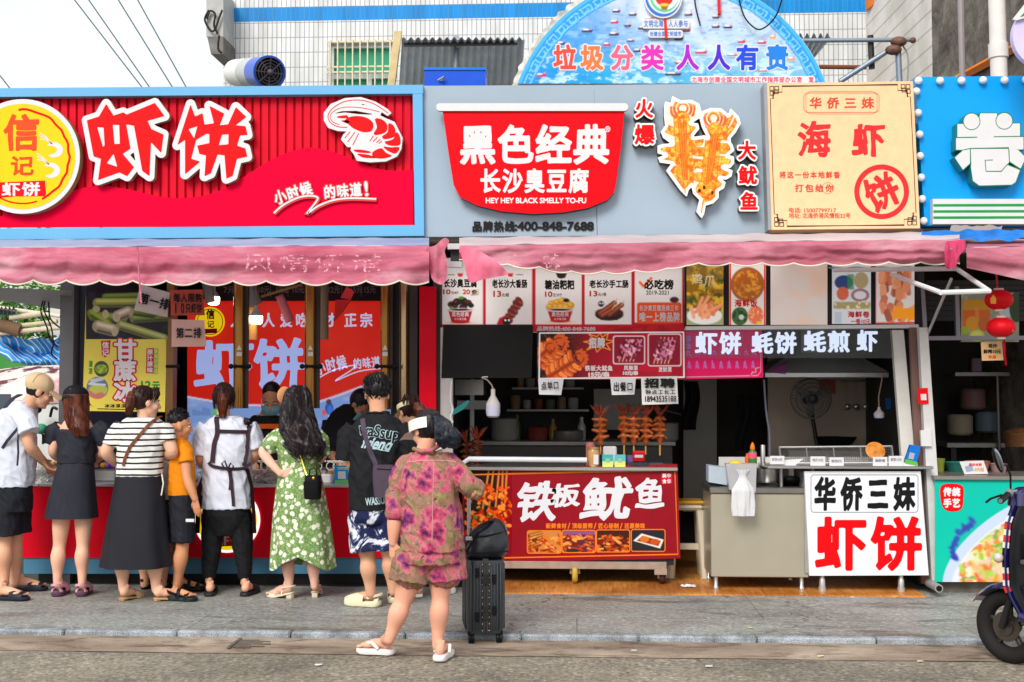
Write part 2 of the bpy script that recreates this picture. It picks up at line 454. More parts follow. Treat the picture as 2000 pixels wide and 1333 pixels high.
class Canvas:
 """printed picture: ink on a fine grid"""
 def __init__(s,u0,v0,u1,v1,step=2.,bg=(255,255,255)):
  s.nx=max(2,int(round((u1-u0)/step))+1);s.ny=max(2,int(round((v1-v0)/step))+1)
  s.xs=np.linspace(u0,u1,s.nx);s.ys=np.linspace(v0,v1,s.ny);s.U,s.V=np.meshgrid(s.xs,s.ys)
  s.a=np.zeros((s.ny,s.nx,3));s.a[:]=lin(bg)
 def mix(s,m,c):s.a=s.a*(1-m[...,None])+np.array(lin(c))*m[...,None];return s
 def ell(s,cu,cv,ru,rv,c,rot=0.,soft=.7,al=1.):
  t=R(rot);du,dv=s.U-cu,s.V-cv;x=(du*math.cos(t)+dv*math.sin(t))/ru;y=(-du*math.sin(t)+dv*math.cos(t))/rv
  d=(1-np.sqrt(x*x+y*y))*min(ru,rv);return s.mix(np.clip(d/(2*soft)+.5,0,1)*al,c)
 def cap(s,pts,r,c,soft=.7,al=1.):
  d=seg_dist(s.U,s.V,list(zip(pts[:-1],pts[1:])));return s.mix(np.clip((r-d)/(2*soft)+.5,0,1)*al,c)
 def poly(s,pts,c,soft=.7,al=1.):return s.mix(np.clip(poly_sdf(s.U,s.V,[pts])/(2*soft)+.5,0,1)*al,c)
 def rect(s,u0,v0,u1,v1,c,al=1.):return s.poly([(u0,v0),(u1,v0),(u1,v1),(u0,v1)],c,al=al)
 def nz(s,scale,seed=0,sx=1.,oct=3):
  r=np.random.default_rng(seed);out=np.zeros(s.U.shape);amp=1.;tot=0
  for o in range(oct):
   g=r.random((64,64));x=(s.U/(scale*sx))*2**o;y=(s.V/scale)*2**o
   x0=np.floor(x).astype(int);y0=np.floor(y).astype(int);fx=x-x0;fy=y-y0;fx=fx*fx*(3-2*fx);fy=fy*fy*(3-2*fy)
   q=lambda i,j:g[(y0+j)%64,(x0+i)%64]
   out+=amp*((q(0,0)*(1-fx)+q(1,0)*fx)*(1-fy)+(q(0,1)*(1-fx)+q(1,1)*fx)*fy);tot+=amp;amp*=.55
  return out/tot
 def speck(s,scale,c,lo=.5,hi=.62,seed=0,mask=None,sx=1.,al=1.):
  m=np.clip((s.nz(scale,seed,sx)-lo)/(hi-lo),0,1)*al
  return s.mix(m if mask is None else m*mask,c)
 def where(s,pts,soft=1.):return np.clip(poly_sdf(s.U,s.V,[pts])/(2*soft)+.5,0,1)
 def sample(s,uv):
  uv=np.array(uv);i=np.clip(np.round((uv[:,0]-s.xs[0])/(s.xs[-1]-s.xs[0])*(s.nx-1)).astype(int),0,s.nx-1);j=np.clip(np.round((uv[:,1]-s.ys[0])/(s.ys[-1]-s.ys[0])*(s.ny-1)).astype(int),0,s.ny-1)
  return s.a[j,i]
 def build(s,parent,y,m,name='print',Pf=None):
  mb=MB();Pf=Pf or P;mb.v=[tuple(Pf(u,v,y))for v in s.ys for u in s.xs]
  n=s.nx;mb.f=[(j*n+i,(j+1)*n+i,(j+1)*n+i+1,j*n+i+1)for j in range(s.ny-1)for i in range(n-1)];mb.m=[0]*len(mb.f)
  mb.ink=s.a.reshape(-1,3);return mb.build(name,m,parent)
def panel(name,m,u0,v0,u1,v1,y,d=.03,parent=None,b=.004,**k):
 """upright rectangular board: photo corners on plane y (its face), d thick behind"""
 a,c=P(u0,v0,y),P(u1,v1,y);e,f=P(u1,v0,y),P(u0,v1,y)
 x0,x1,z0,z1=(a.x+f.x)/2,(c.x+e.x)/2,(c.z+f.z)/2,(a.z+e.z)/2
 return MB().box(x0,x1,y,y+d,z0,z1,b).build(name,m,parent,**k)
def pbox(mb,u0,v0,u1,v1,y,d=.03,b=.004,mi=None):
 a,c=P(u0,v0,y),P(u1,v1,y);e,f=P(u1,v0,y),P(u0,v1,y)
 return mb.box((a.x+f.x)/2,(c.x+e.x)/2,y,y+d,(c.z+f.z)/2,(a.z+e.z)/2,b,mi)
def pbox(mb,u0,v0,u1,v1,y,d=.03,mi=None,q=None):
 """upright board from photo corners on plane y (its face), d thick behind"""
 c=q or[(u0,v1),(u1,v1),(u1,v0),(u0,v0)]
 f=[P(*e,y)for e in c];b=[Vector((p.x,y+d,p.z))for p in f]
 return mb.add(f+b,[(0,1,2,3),(5,4,7,6),(4,0,3,7),(1,5,6,2),(3,2,6,7),(4,5,1,0)],mi)
def panel(name,m,u0,v0,u1,v1,y,d=.03,parent=None,q=None,**k):
 return pbox(MB(),u0,v0,u1,v1,y,d,None,q).build(name,m,parent,**k)
YS=9.70
RZ=-.045
INK=vcol_mat('printed_ink');INKG=vcol_mat('printed_ink_gloss',.2);LIT=vcol_mat('lit_print',.3,.35)
WHITE=mat('white_paint',(212,213,216),.4,var=.03);STEEL=mat('brushed_steel',(190,190,188),.3,.9,.08,stretch=(1,1,20));DARK=mat('dark_metal',(36,36,40),.45,.3)
BLACK=mat('black_plastic',(16,16,18),.4,var=.1);ALU=mat('aluminium',(196,198,200),.35,.6);RED=mat('red_paint',(214,4,34),.4,var=.04,spec=.1)
#ground
def paving(nt,tc):
 n1=tnoise(nt,tc,1.3,6,.6);n2=tnoise(nt,tc,48,5,.75,stretch=(.6,1,1));n3=tnoise(nt,tc,2.6,6,.65,.6,stretch=(.45,1,1))
 base=cramp(nt,n1,[(.3,(166,170,168)),(.5,(186,190,188)),(.7,(180,178,172))])
 sp=cramp(nt,n2,[(.3,(84,86,86)),(.44,(132,132,132)),(.56,(156,156,156)),(.66,(226,226,220))])
 c=mixc(nt,.8,base,sp,'OVERLAY')
 st=cramp(nt,n3,[(.4,(255,255,252)),(.54,(236,232,226)),(.64,(206,200,192)),(.76,(160,152,146))])
 c=mixc(nt,.75,c,st,'MULTIPLY')
 br=nd(nt,'ShaderNodeTexBrick');br.inputs['Scale'].default_value=1;br.inputs['Brick Width'].default_value=2.6;br.inputs['Row Height'].default_value=1.1
 br.inputs['Mortar Size'].default_value=.004;br.inputs['Color1'].default_value=(1,1,1,1);br.inputs['Color2'].default_value=(.93,.94,.94,1);br.inputs['Mortar'].default_value=(.5,.49,.48,1)
 nt.links.new(tc.outputs['Object'],br.inputs[0])
 gv=nd(nt,'ShaderNodeTexVoronoi');gv.inputs['Scale'].default_value=5.5;nt.links.new(tc.outputs['Object'],gv.inputs[0])
 c=mixc(nt,.8,c,cramp(nt,gv.outputs['Distance'],[(.05,(92,90,88)),(.085,(255,255,255))]),'MULTIPLY')
 ck=nd(nt,'ShaderNodeTexVoronoi');ck.feature='DISTANCE_TO_EDGE';ck.inputs['Scale'].default_value=.55;wv=nd(nt,'ShaderNodeVectorMath',operation='ADD');wn_=nd(nt,'ShaderNodeTexNoise');wn_.inputs['Scale'].default_value=3;nt.links.new(tc.outputs['Object'],wn_.inputs[0]);nt.links.new(tc.outputs['Object'],wv.inputs[0]);nt.links.new(wn_.outputs['Color'],wv.inputs[1]);nt.links.new(wv.outputs[0],ck.inputs[0])
 c=mixc(nt,.7,c,cramp(nt,ck.outputs['Distance'],[(.002,(96,94,92)),(.006,(255,255,255))]),'MULTIPLY')
 oil=cramp(nt,tnoise(nt,tc,1.7,5,.6,.8,stretch=(.5,1.3,1)),[(.56,(255,255,255)),(.66,(176,168,160)),(.74,(124,118,114))]);c=mixc(nt,.85,c,oil,'MULTIPLY')
 return mixc(nt,1.,c,br.outputs[0],'MULTIPLY')
def asphalt(nt,tc):
 v=nd(nt,'ShaderNodeTexVoronoi');v.inputs['Scale'].default_value=46;nt.links.new(tc.outputs['Object'],v.inputs[0])
 n1=tnoise(nt,tc,1.1,6,.6);n2=tnoise(nt,tc,40,4,.75)
 sp=cramp(nt,v.outputs['Color'],[(.15,(96,93,86)),(.45,(154,147,134)),(.75,(184,176,160)),(.9,(240,230,208))])
 c=mixc(nt,.6,sp,cramp(nt,n2,[(.35,(100,98,92)),(.65,(184,178,166))]),'MIX')
 return mixc(nt,.8,c,cramp(nt,n1,[(.35,(176,172,166)),(.55,(225,220,212)),(.7,(255,250,240))]),'MULTIPLY')
def drain(nt,tc):
 n1=tnoise(nt,tc,2.2,6,.65,.4,stretch=(.45,1.1,1));n2=tnoise(nt,tc,60,4,.7);n3=tnoise(nt,tc,6,6,.7,.5,stretch=(.5,1.4,1))
 c=cramp(nt,n1,[(.3,(126,108,92)),(.5,(166,148,130)),(.68,(196,180,160))])
 c=mixc(nt,.35,c,cramp(nt,n2,[(.3,(90,90,90)),(.7,(170,170,170))]),'OVERLAY')
 return mixc(nt,.7,c,cramp(nt,n3,[(.36,(110,100,92)),(.5,(255,255,255))]),'MULTIPLY')
def kerbm(nt,tc):
 n1=tnoise(nt,tc,160,3,.7);n2=tnoise(nt,tc,6,5,.6)
 c=cramp(nt,n1,[(.3,(104,112,120)),(.5,(152,161,170)),(.7,(210,216,222))])
 return mixc(nt,.8,c,cramp(nt,n2,[(.35,(150,146,140)),(.6,(255,255,255))]),'MULTIPLY')
PAVE=ramp_mat('granite_paving',paving,.5,.25);ASPH=ramp_mat('worn_asphalt',asphalt,.85,.8);DRN=ramp_mat('stained_concrete',drain,.75,.3);KRB=ramp_mat('granite_kerb',kerbm,.6,.2)
struct(MB().box(-60,60,8.165,40,-.4,0),'pavement',PAVE)
struct(MB().box(-150,150,-60,200,-.6,RZ-.004),'ground',mat('far_ground',(120,116,108),.9,scale=.6,var=.15))
struct(MB().grid(lambda a,b:(-40+80*a,-30+37.62*b,RZ+.006*noise.noise(Vector((80*a*2,37*b*2,0)))),240,200),'road',ASPH)
mb=MB();xs=-30.0
while xs<30:L=.76;mb.box(xs+.004,xs+L-.004,8.05,8.128,-.3,.004+random.uniform(-.003,.003),.012);xs+=L
struct(mb,'kerb',KRB)
struct(MB().grid(lambda a,b:(-40+80*a,7.61+.44*b,RZ+.004+.004*noise.noise(Vector((80*a*1.5,b,3)))+.008*b),300,6),'gutter',DRN)
mb=MB();p=G(535,1262,RZ)
for i in range(7):mb.box(p.x-.24,p.x-.24+[.12,.2,.1,.22,.16,.2,.12][i],p.y-.12+i*.036,p.y-.105+i*.036,RZ+.010,RZ+.017,.003)
mb.box(p.x-.27,p.x-.245,p.y-.14,p.y+.15,RZ+.010,RZ+.018,.003)
mb.build('drain_grating',mat('rusty_iron',(104,94,86),.7,.3,.3,20),label='worn iron drain grating let into the brown gutter strip',cat='drain grating')
WOODF=ramp_mat('wood_floor',lambda nt,tc:mixc(nt,.8,cramp(nt,tnoise(nt,tc,6,5,.6,.3,stretch=(9,.6,1)),[(.3,(186,116,48)),(.5,(222,148,70)),(.7,(240,176,100))]),cramp(nt,tnoise(nt,tc,1.2,4),[(.4,(170,150,130)),(.6,(255,255,255))]),'MULTIPLY'),.4)
a=G(905,1159);b=G(1810,1168)
struct(MB().box(a.x,b.x,9.66,12.5,-.02,.012),'wood_floor',WOODF)
struct(MB().box(a.x-5.5,a.x-.004,9.95,12.5,-.02,.006),'shop_floor',mat('dark_tile',(50,48,46),.5))
for i,(u,v,s_,c_,z_)in enumerate([(1345,1146,17,(236,238,240),.014),(1665,1168,5,(230,230,228),0),(622,1300,6,(225,225,225),RZ+.004),(1603,1283,6,(222,210,160),RZ+.006),(1797,1293,5,(222,212,160),RZ+.006),(1385,1303,6,(218,218,216),RZ+.006),(1465,1228,5,(214,196,140),0),(1238,1272,5,(214,212,208),RZ+.006)]):
 p=G(u,v,z_);k=s_/300.
 fn=lambda a,b:(p.x+(a-.5)*2*k*(1+.3*noise.noise(Vector((a*3,b*3,i)))),p.y+(b-.5)*1.7*k+.4*k*(a-.5),p.z+.004+.35*k*abs(noise.noise(Vector((a*4+i,b*4,1)))))
 o=MB().grid(fn,8,8).build('crumpled_tissue' if i==0 else 'litter_scrap',mat('litter_%d'%i,c_,.8),smooth=60,label=['crumpled white tissue lying on the orange wood floor','tiny white scrap on the paving before the white light box','white scrap on the asphalt below the drain grating','yellowish leaf scrap on the gutter below the shrimp light box','pale yellow leaf scrap on the gutter near the scooter wheel','white scrap on the asphalt below the steel cabinet','straw coloured scrap near the kerb below the cabinet','pale scrap on the gutter below the red cart'][i],cat='litter',group='litter scraps on the street')
#shop row building
z_ceil=P(600,470,YS).z
SB=thing('shop_building','low terrace of open food stalls with dark interiors behind the signs','building',(1.0,11,0))
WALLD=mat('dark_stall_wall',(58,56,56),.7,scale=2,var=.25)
xl=P(118,700,9.95).x;xm=P(852,700,9.95).x;xr=P(1812,700,9.95).x;xe=xr+4.5
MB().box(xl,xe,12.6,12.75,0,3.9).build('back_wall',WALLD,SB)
MB().box(xl,xe,YS+.12,12.595,z_ceil,z_ceil+.08).build('ceiling',mat('stall_ceiling',(130,126,122),.8),SB)
MB().box(xl-.3,xe,YS+.12,13.2,3.62,3.7).build('roof',mat('roof_felt',(110,110,110),.8),SB)
MB().box(xl+.12,xl+.17,10.05,12.59,0,z_ceil-.003).build('partition',mat('left_wall_grey',(70,76,88),.6),SB)
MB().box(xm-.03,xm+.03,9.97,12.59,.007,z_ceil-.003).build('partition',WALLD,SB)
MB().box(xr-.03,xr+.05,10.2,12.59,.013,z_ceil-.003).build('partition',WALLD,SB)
MB().box(xl,xl+.115,9.93,10.3,0,z_ceil-.003).build('post',mat('grey_steel_post',(92,92,96),.4,.4),SB)
for k,(u0,u1)in enumerate(((819,851),)):panel('end_panel',RED,u0,560,u1,1085,9.90,.06,SB)
panel('post',mat('pale_post',(196,194,192),.5),860,640,884,1130,9.98,.05,SB)
panel('post',mat('white_steel_post',(205,205,205),.4),0,0,0,0,9.86,.07,SB,q=[(1820,1135),(1846,1135),(1812,640),(1795,640)])
panel('post',mat('rust_pipe',(120,88,80),.6,.2),0,0,0,0,9.95,.05,SB,q=[(1800,1140),(1817,1140),(1790,640),(1777,640)])
panel('post',mat('white_door_post',(215,214,210),.45),0,0,0,0,10.02,.06,SB,q=[(1762,905),(1788,905),(1765,645),(1742,645)])
MB().box(xr+.05,xe,9.9,10.5,0,.10).build('step',mat('stained_step',(110,100,90),.8,var=.3),SB)
p=G(1814,1150,.03);MB().tube([(p.x,9.62,.075),(p.x,9.9,.075)],.032,16).tube([(p.x,9.615,.075),(p.x,9.625,.075)],.022,16,mi=1).build('drain_pipe',[mat('grey_pvc',(150,150,150),.5),BLACK],SB,smooth=1)
panel('back_panel',mat('grey_room_wall',(150,150,146),.6,scale=1.5,var=.15),1335,640,1400,1000,12.2,.05,SB)
panel('back_panel',mat('brown_room_wall',(176,168,154),.55,scale=1.5,var=.2),1620,640,1765,900,12.2,.05,SB)
panel('back_panel',mat('grey_cupboard',(165,165,160),.5),1160,760,1262,840,12.3,.05,SB)
#red corrugated sign
SG=thing('shop_sign','red corrugated sign in a light blue frame with jagged white-edged characters','sign',P(400,465,YS))
BLUE=mat('light_blue_frame',(104,170,216),.35,var=.05,scale=2)
fr=MB();pbox(fr,0,0,0,0,YS,.14,q=[(-60,190),(826,183),(826,166),(-60,173)]);pbox(fr,0,0,0,0,YS,.14,q=[(-60,469),(828,461),(828,440),(-60,447)])
pbox(fr,0,0,0,0,YS+.002,.14,q=[(810,440.3),(828,440.3),(825,182.7),(806,182.7)]);fr.build('frame',BLUE,SG)
mb=MB();Y1=YS+.075;u=-60.;V=[];
prof=[(0,0),(.70,0),(.76,.024),(.93,.024),(1,0)]
while u<808:
 for t,d in prof[:-1]:V.append((u+t*16.35,d))
 u+=16.35
n=len(V)
mb.add([P(min(a,808),186,Y1+d)for a,d in V]+[P(min(a,810),444,Y1+d)for a,d in V],[(i,i+1+0,n+i+1,n+i)[::-1]for i in range(n-1)])
mb.build('corrugated_panel',mat('red_corrugated',(214,8,42),.45,var=.08,scale=3,spec=.1),SG)
hill=[(-60,445),(-60,436),(0,423),(60,405),(119,381),(165,367),(208,364),(259,372),(300,382),(342,387),(390,384),(432,371),(480,343),(522,317),(560,299),(594,290),(615,289),(650,297),(680,308),(709,321),(740,330),(770,334),(807,332),(808,441)]
mb=MB();poly(mb,hill[:1]+smoothpts(hill[1:-1],4,False)+hill[-1:],YS+.07,.02);mb.build('hill_panel',mat('crimson_panel',(226,0,52),.5,var=.03,spec=.04),SG)
ch1=[(355,175),(430,295),(530,262),(565,285),(855,165),(955,300),(780,350),(820,435),(945,490),(920,680),(815,570),(800,920),(725,865),(640,400),(560,385),(605,635),(525,690),(640,825),(570,920),(490,880),(270,960),(300,740),(225,715),(155,345),(280,305)]
h1=[[(262,415),(328,418),(338,600),(322,620)],[(422,390),(488,393),(495,585),(440,588)],[(430,688),(468,822),(360,785)]]
ch2=[(1222,180),(1268,305),(1345,270),(1365,388),(1462,375),(1415,195),(1568,275),(1522,395),(1608,385),(1688,208),(1795,310),(1685,395),(1788,405),(1808,495),(1732,500),(1700,605),(1785,632),(1805,718),(1700,740),(1655,915),(1590,945),(1570,705),(1500,695),(1430,890),(1365,920),(1380,705),(1312,690),(1290,605),(1415,578),(1415,485),(1385,483),(1280,545),(1228,740),(1322,768),(1165,900),(1165,545),(1085,600)]
h2=[[(1200,435),(1292,405),(1258,530)],[(1545,492),(1612,487),(1610,590),(1512,600)]]
cz=lambda L:[(140+x/5.263,170+y/5.263)for x,y in L]
OLIVE=mat('olive_edge',(150,130,84),.5);LRED=mat('letter_red',(224,14,20),.4,var=.02,spec=.1)
for lo,ho in((ch1,h1),(ch2,h2)):
 mb=MB();shape(mb,[cz(lo)],YS+.045,.055,9.6,1.6,0,1);bk=mb.build('character',[WHITE,OLIVE],SG)
 mb=MB();shape(mb,[cz(lo)]+[cz(x)for x in ho],YS-.0115,0,0,1.5);mb.build('character_face',LRED,bk)
mb=MB();shape(mb,[circ(44,306,112,72)],YS+.05,.07,0,3,0,1);bd=mb.build('badge',[WHITE,OLIVE],SG)
yb=YS-.022;mb=MB();poly(mb,circ(44,306,103,72),yb);mb.build('badge_face',mat('badge_yellow',(255,196,0),.35,var=.03),bd)
mb=MB();stroke(mb,[(44+(91+1.5*math.sin(i*1.7))*math.cos(R(t)),306+(91+1.5*math.sin(i))*math.sin(R(t)))for i,t in enumerate(range(-95,70,5))],4.5,yb-.001)
stroke(mb,[(44+92*math.cos(R(t)),306+92*math.sin(R(t)))for t in range(72,200,4)],3,yb-.001)
poly(mb,[(-12,357),(40,355),(88,353),(90,380),(86,384),(30,384),(-12,388)],yb-.001);mb.build('badge_mark',LRED,bd)
T(bd,'信',(4,222,80,296),yb-.001,mat('badge_orange',(222,70,10),.4),.032,warp=.03);T(bd,'记',(18,304,68,344),yb-.001,MATS['badge_orange'],.03,warp=.03)
T(bd,'虾饼',(2,356,80,384),yb-.002,WHITE,.03,warp=.02)
mb=MB()
for cx,cy in((108,292),(102,332)):
 shape(mb,[smoothpts([(cx-16,cy-8),(cx,cy-14),(cx+14,cy-4),(cx+12,cy+10),(cx-2,cy+16),(cx-14,cy+12),(cx-2,cy+8),(cx+4,cy),(cx-4,cy-6)])],yb-.001,0,0,1.2)
 for k in range(3):stroke(mb,[(cx-6,cy-10),(cx-18,cy-18-3*k),(cx-30,cy-20-6*k)],1.6,yb-.001)
mb.build('badge_swirl',WHITE,bd)
pz=lambda L:[(500+x/4.3,170+y/4.3)for x,y in L]
body=[(640,235),(745,222),(850,235),(940,240),(1030,240),(1090,270),(1160,300),(1195,370),(1225,430),(1215,520),(1180,580),(1090,620),(960,628),(850,615),(830,570),(800,530),(810,500),(770,500),(720,440),(740,400),(780,370),(690,365),(610,340),(575,280),(575,220),(630,150),(750,100),(880,92),(1000,130),(1100,190),(1130,220),(1105,238),(1020,182),(900,138),(800,138),(900,160),(1000,178),(1050,205),(1040,232),(960,218),(840,195),(720,198),(650,218)]
mb=MB();shape(mb,[pz(body)],YS+.045,.05,1.5,1.5,0,1);pr=mb.build('prawn_emblem',[WHITE,OLIVE],SG)
yp=YS-.0065;mb=MB()
for L in([(740,290),(780,255),(860,245),(940,265),(985,310),(970,370),(900,380),(820,350),(770,310)],[(1000,268),(1060,275),(1102,320),(1090,380),(1010,405),(988,390),(1015,340)],[(1112,310),(1150,320),(1172,370),(1160,420),(1080,440),(1060,415),(1105,380)],[(1182,380),(1212,430),(1204,490),(1120,492),(1080,462),(1150,440)],[(1204,508),(1174,560),(1110,540),(1070,502),(1130,508)],[(1140,580),(1070,602),(990,594),(978,550),(1050,515),(1090,552)],[(820,528),(900,530),(962,545),(950,556),(850,550)],[(850,562),(950,572),(1004,598),(900,594)],[(680,250),(760,238),(770,262),(700,262)],[(715,285),(760,280),(790,295),(760,305)]):
 shape(mb,[smoothpts(pz(L),4)],yp,0,0,1.)
stroke(mb,smoothpts(pz([(1110,222),(1000,148),(880,112),(750,122),(650,175),(605,240),(625,300),(690,335),(765,340)]),5,False),1.6,yp)
stroke(mb,smoothpts(pz([(1035,210),(900,178),(760,170),(680,190),(625,235),(640,290),(700,318)]),5,False),1.3,yp)
for a,b in(((790,378),(745,430)),((830,382),(770,462)),((862,392),(812,490)),((985,412),(955,458)),((1020,422),(982,462)),((1045,440),(1012,468)),((1058,455),(1030,474))):stroke(mb,pz([a,b]),1.6,yp)
mb.build('emblem_print',LRED,pr)
CORAL=mat('coral_backing',(214,62,56),.4);sw=smoothpts(pz([(150,1060),(230,992),(350,932),(450,915),(515,928),(505,965),(432,1062),(520,1002),(650,952),(800,935),(1010,942)]),5,False)
mb=MB();T(None,'小时候',(533,363,611,392),YS+.05,None,.11,.02,rot=-17,build=False,mb=mb);T(None,'的味道!',(631,358,733,386),YS+.05,None,.11,.02,rot=-5,build=False,mb=mb)
sg=mb.build('slogan_backing',CORAL,SG)
mb=MB();stroke(mb,[(a+.4,b+1.2)for a,b in sw],8,YS+.05,ext=.025);mb.build('swoosh_backing',CORAL,sg)
T(sg,'小时候',(533,363,611,392),YS+.027,WHITE,.035,rot=-17);T(sg,'的味道!',(631,358,733,386),YS+.027,WHITE,.035,rot=-5)
mb=MB();stroke(mb,sw,3.4,YS+.022);mb.build('swoosh',WHITE,sg)
#grey sign
S2=thing('shop_sign','blue-grey fascia with a red bowl panel in white lettering and squid skewer cut-out','sign',P(1160,462,YS+.05));Y2=YS+.05
GREY=mat('blue_grey_panel',(155,172,188),.4,var=.03,scale=2)
panel('board',GREY,0,0,0,0,Y2,.12,S2,q=[(829,463),(1166,461),(1159,166.5),(825,168)]);panel('board',GREY,0,0,0,0,Y2,.12,S2,q=[(1167,461),(1503,457),(1494,163),(1160,166.5)])
REDB=mat('bowl_red',(226,0,18),.4,var=.02,spec=.1)
bowl=[(864,214),(1220,214),(1214,280),(1203,360),(1199,376),(1186,391),(1150,406),(1100,415),(1040,418),(980,413),(930,401),(898,385),(886,362),(876,300)]
mb=MB();poly(mb,bowl,Y2,.10,0,1);bw=mb.build('bowl_panel',[REDB,DARK],S2)
mb=MB();poly(mb,rrect(852,202,1227,217,7),Y2-.085,.035,0,1);mb.build('bowl_rim',[WHITE,OLIVE],bw)
yb=Y2-.1015
T(bw,'黑色经典',(896,243,1192,322),yb,WHITE,.036,warp=.015,fill=.96);T(bw,'长沙臭豆腐',(936,329,1152,378),yb,WHITE,.032);T(bw,'HEY HEY BLACK SMELLY TO-FU',(949,387,1145,397),yb,WHITE,.05,fit=True)
T(bw,'®',(1182,247,1192,258),yb,WHITE,.03,fit=True)
T(S2,'品牌热线',(921,432,1006,453),Y2-.001,BLACK,.035,ext=.012);T(S2,':400-848-7688',(1006,434,1160,450),Y2-.001,BLACK,.05,ext=.012,fit=True)
SKW=mat('white_letter_face',(232,230,228),.35,var=.02);OLD=mat('dark_olive_edge',(92,82,66),.5)
for c_,bx in(('火',(1239,193,1277,231)),('爆',(1238,243,1280,283)),('大',(1440,275,1478,313)),('鱿',(1441,324,1480,361)),('鱼',(1444,375,1482,412))):
 k=T(S2,c_,bx,Y2,[SKW,OLD],.12,ext=.10,name='character',side=1);T(k,c_,bx,Y2-.1015,LRED,.035,name='character_face')
kz=lambda L:[(1220+x/4.76,170+y/4.76)for x,y in L]
sq=kz([(445,90),(520,130),(620,125),(690,160),(710,230),(690,290),(620,335),(680,345),(690,390),(640,450),(640,470),(740,455),(770,470),(720,370),(700,290),(720,230),(800,200),(900,205),(965,260),(985,205),(1060,280),(1075,340),(1030,420),(980,480),(985,520),(1000,540),(1015,590),(960,640),(1010,650),(1015,710),(980,750),(920,745),(1000,780),(990,830),(940,860),(890,850),(935,890),(920,940),(870,970),(870,1030),(820,1080),(750,1100),(735,1180),(715,1215),(670,1160),(700,1050),(640,990),(625,920),(590,960),(575,1015),(520,960),(390,780),(440,715),(330,700),(315,660),(380,635),(310,615),(310,550),(360,535),(440,530),(360,470),(340,420),(380,360),(370,270),(370,180),(380,140),(430,155)])
mb=MB();shape(mb,[sq],Y2,.10,1,1.6,0,1);sk=mb.build('skewer_cutout',[SKW,OLD],S2)
cv=Canvas(1280,185,1452,430,1.2,(238,224,200))
def sqd(L,r,c=(236,150,36)):cv.cap(kz(L),r+1.2,(196,84,16));cv.cap(kz(L),r,c)
for L,r in(([(400,395),(520,440)],7),([(345,575),(520,590)],8.5),([(355,668),(520,668)],9),([(450,790),(545,870)],11),([(655,385),(560,440)],7),([(690,500),(560,510)],9),([(640,590),(560,600)],8),([(630,730),(570,740)],9),([(620,830),(570,860)],8),([(530,300),(545,520),(565,880)],15),([(570,880),(560,960)],4),([(985,575),(850,575)],9),([(990,695),(850,690)],9.5),([(955,805),(840,785)],10),([(670,600),(790,610)],8),([(650,710),(780,730)],8),([(690,840),(780,850)],9),([(880,890),(800,870)],10),([(840,400),(815,560),(780,900)],14),([(760,970),(755,980)],20),([(760,1030),(745,1060)],8),([(940,470),(1010,380),(1050,300)],5),([(900,470),(990,260)],4)):sqd(L,r)
pnt=np.clip(((cv.a[:,:,0]-cv.a[:,:,2])-.62)*4,0,1);cv.speck(9,(214,84,14),.45,.62,3,pnt);cv.speck(6,(255,206,80),.54,.68,5,pnt);cv.speck(4,(150,50,10),.62,.76,9,pnt*.8)
for cx,cy in((540,200),(825,290)):
 for rr2 in(45,80,110):cv.cap(kz([(cx+rr2*math.cos(R(t)),cy+rr2*1.05*math.sin(R(t)))for t in range(130,410,14)]),2.6,(206,96,20));cv.cap(kz([(cx+rr2*math.cos(R(t)),cy-6+rr2*1.05*math.sin(R(t)))for t in range(190,350,14)]),1.1,(244,170,60))
for(x0,y0),(x1,y1)in(((535,330),(565,860)),((835,440),(785,880))):
 for k in range(-3,4):cv.cap(kz([(x0+k*11,y0),(x1+k*8,y1)]),.9,(190,76,14)if k%2 else(240,130,24))
for cx,cy in((695,965),(815,985),(740,935)):cv.ell(*kz([(cx,cy)])[0],3,4,(60,26,8))
mb=MB();cells=[sq];Vv=shape(mb,cells,Y2-.1015,0,-5.5,1.3);o0=len(Vv)
lines=kz([(735,1050),(712,1170)]);
mb.ink=cv.sample(Vv);mb.build('skewer_print',INK,sk)
mb=MB();stroke(mb,lines,2,Y2-.102);stroke(mb,kz([(560,930),(562,985)]),2,Y2-.102);mb.build('stick_print',mat('stick_orange',(206,130,40),.5),sk)
#beige sign
S3=thing('shop_sign','square beige box sign with red brush characters and a red ring seal','sign',P(1648,449,YS-.12));Y3=YS-.12
BEI=mat('beige_face',(240,196,152),.45,var=.06,scale=14);q3=[(1507,449),(1797,446),(1783,159),(1497,163)]
mb=MB();pbox(mb,0,0,0,0,Y3,.22,q=q3);mb.build('box',[BEI],S3)
mb=MB()
for e in((1507,449,1497,163),):pbox(mb,0,0,0,0,Y3-.004,.23,q=[(1500.5,450),(1507,449),(1498,163),(1491.5,163.5)])
mb.build('side_trim',mat('sign_grey_trim',(150,152,156),.4,.3),S3)
def q3m(a,b):
 t=[(q3[3][i]*(1-a)+q3[2][i]*a)*(1-b)+(q3[0][i]*(1-a)+q3[1][i]*a)*b for i in(0,1)];return tuple(t)
DBR=mat('border_brown',(70,46,28),.5);mb=MB();yb=Y3-.0015
i_=.022;c_=.09
def kn(m_,L):stroke(m_,[q3m(*p_)for p_ in L],1.5,yb)
for sx in(0,1):
 for sy in(0,1):
  f_=lambda a,b:(a if not sx else 1-a,b if not sy else 1-b)
  kn(mb,[f_(.5,i_),f_(c_+.015,i_),f_(c_+.015,.062),f_(.042,.062),f_(.042,c_+.015),f_(i_,c_+.015),f_(i_,.5)])
  for(a,b)in((i_,i_),(.056,i_),(i_,.056),(.052,.046)):
   L=[f_(a,b),f_(a+.026,b),f_(a+.026,b+.026),f_(a,b+.026),f_(a,b)];kn(mb,L)
mb.build('border_print',DBR,S3)
SRED=mat('seal_red',(214,40,44),.45)
PINKT=mat('pale_red_ink',(226,92,70),.5)
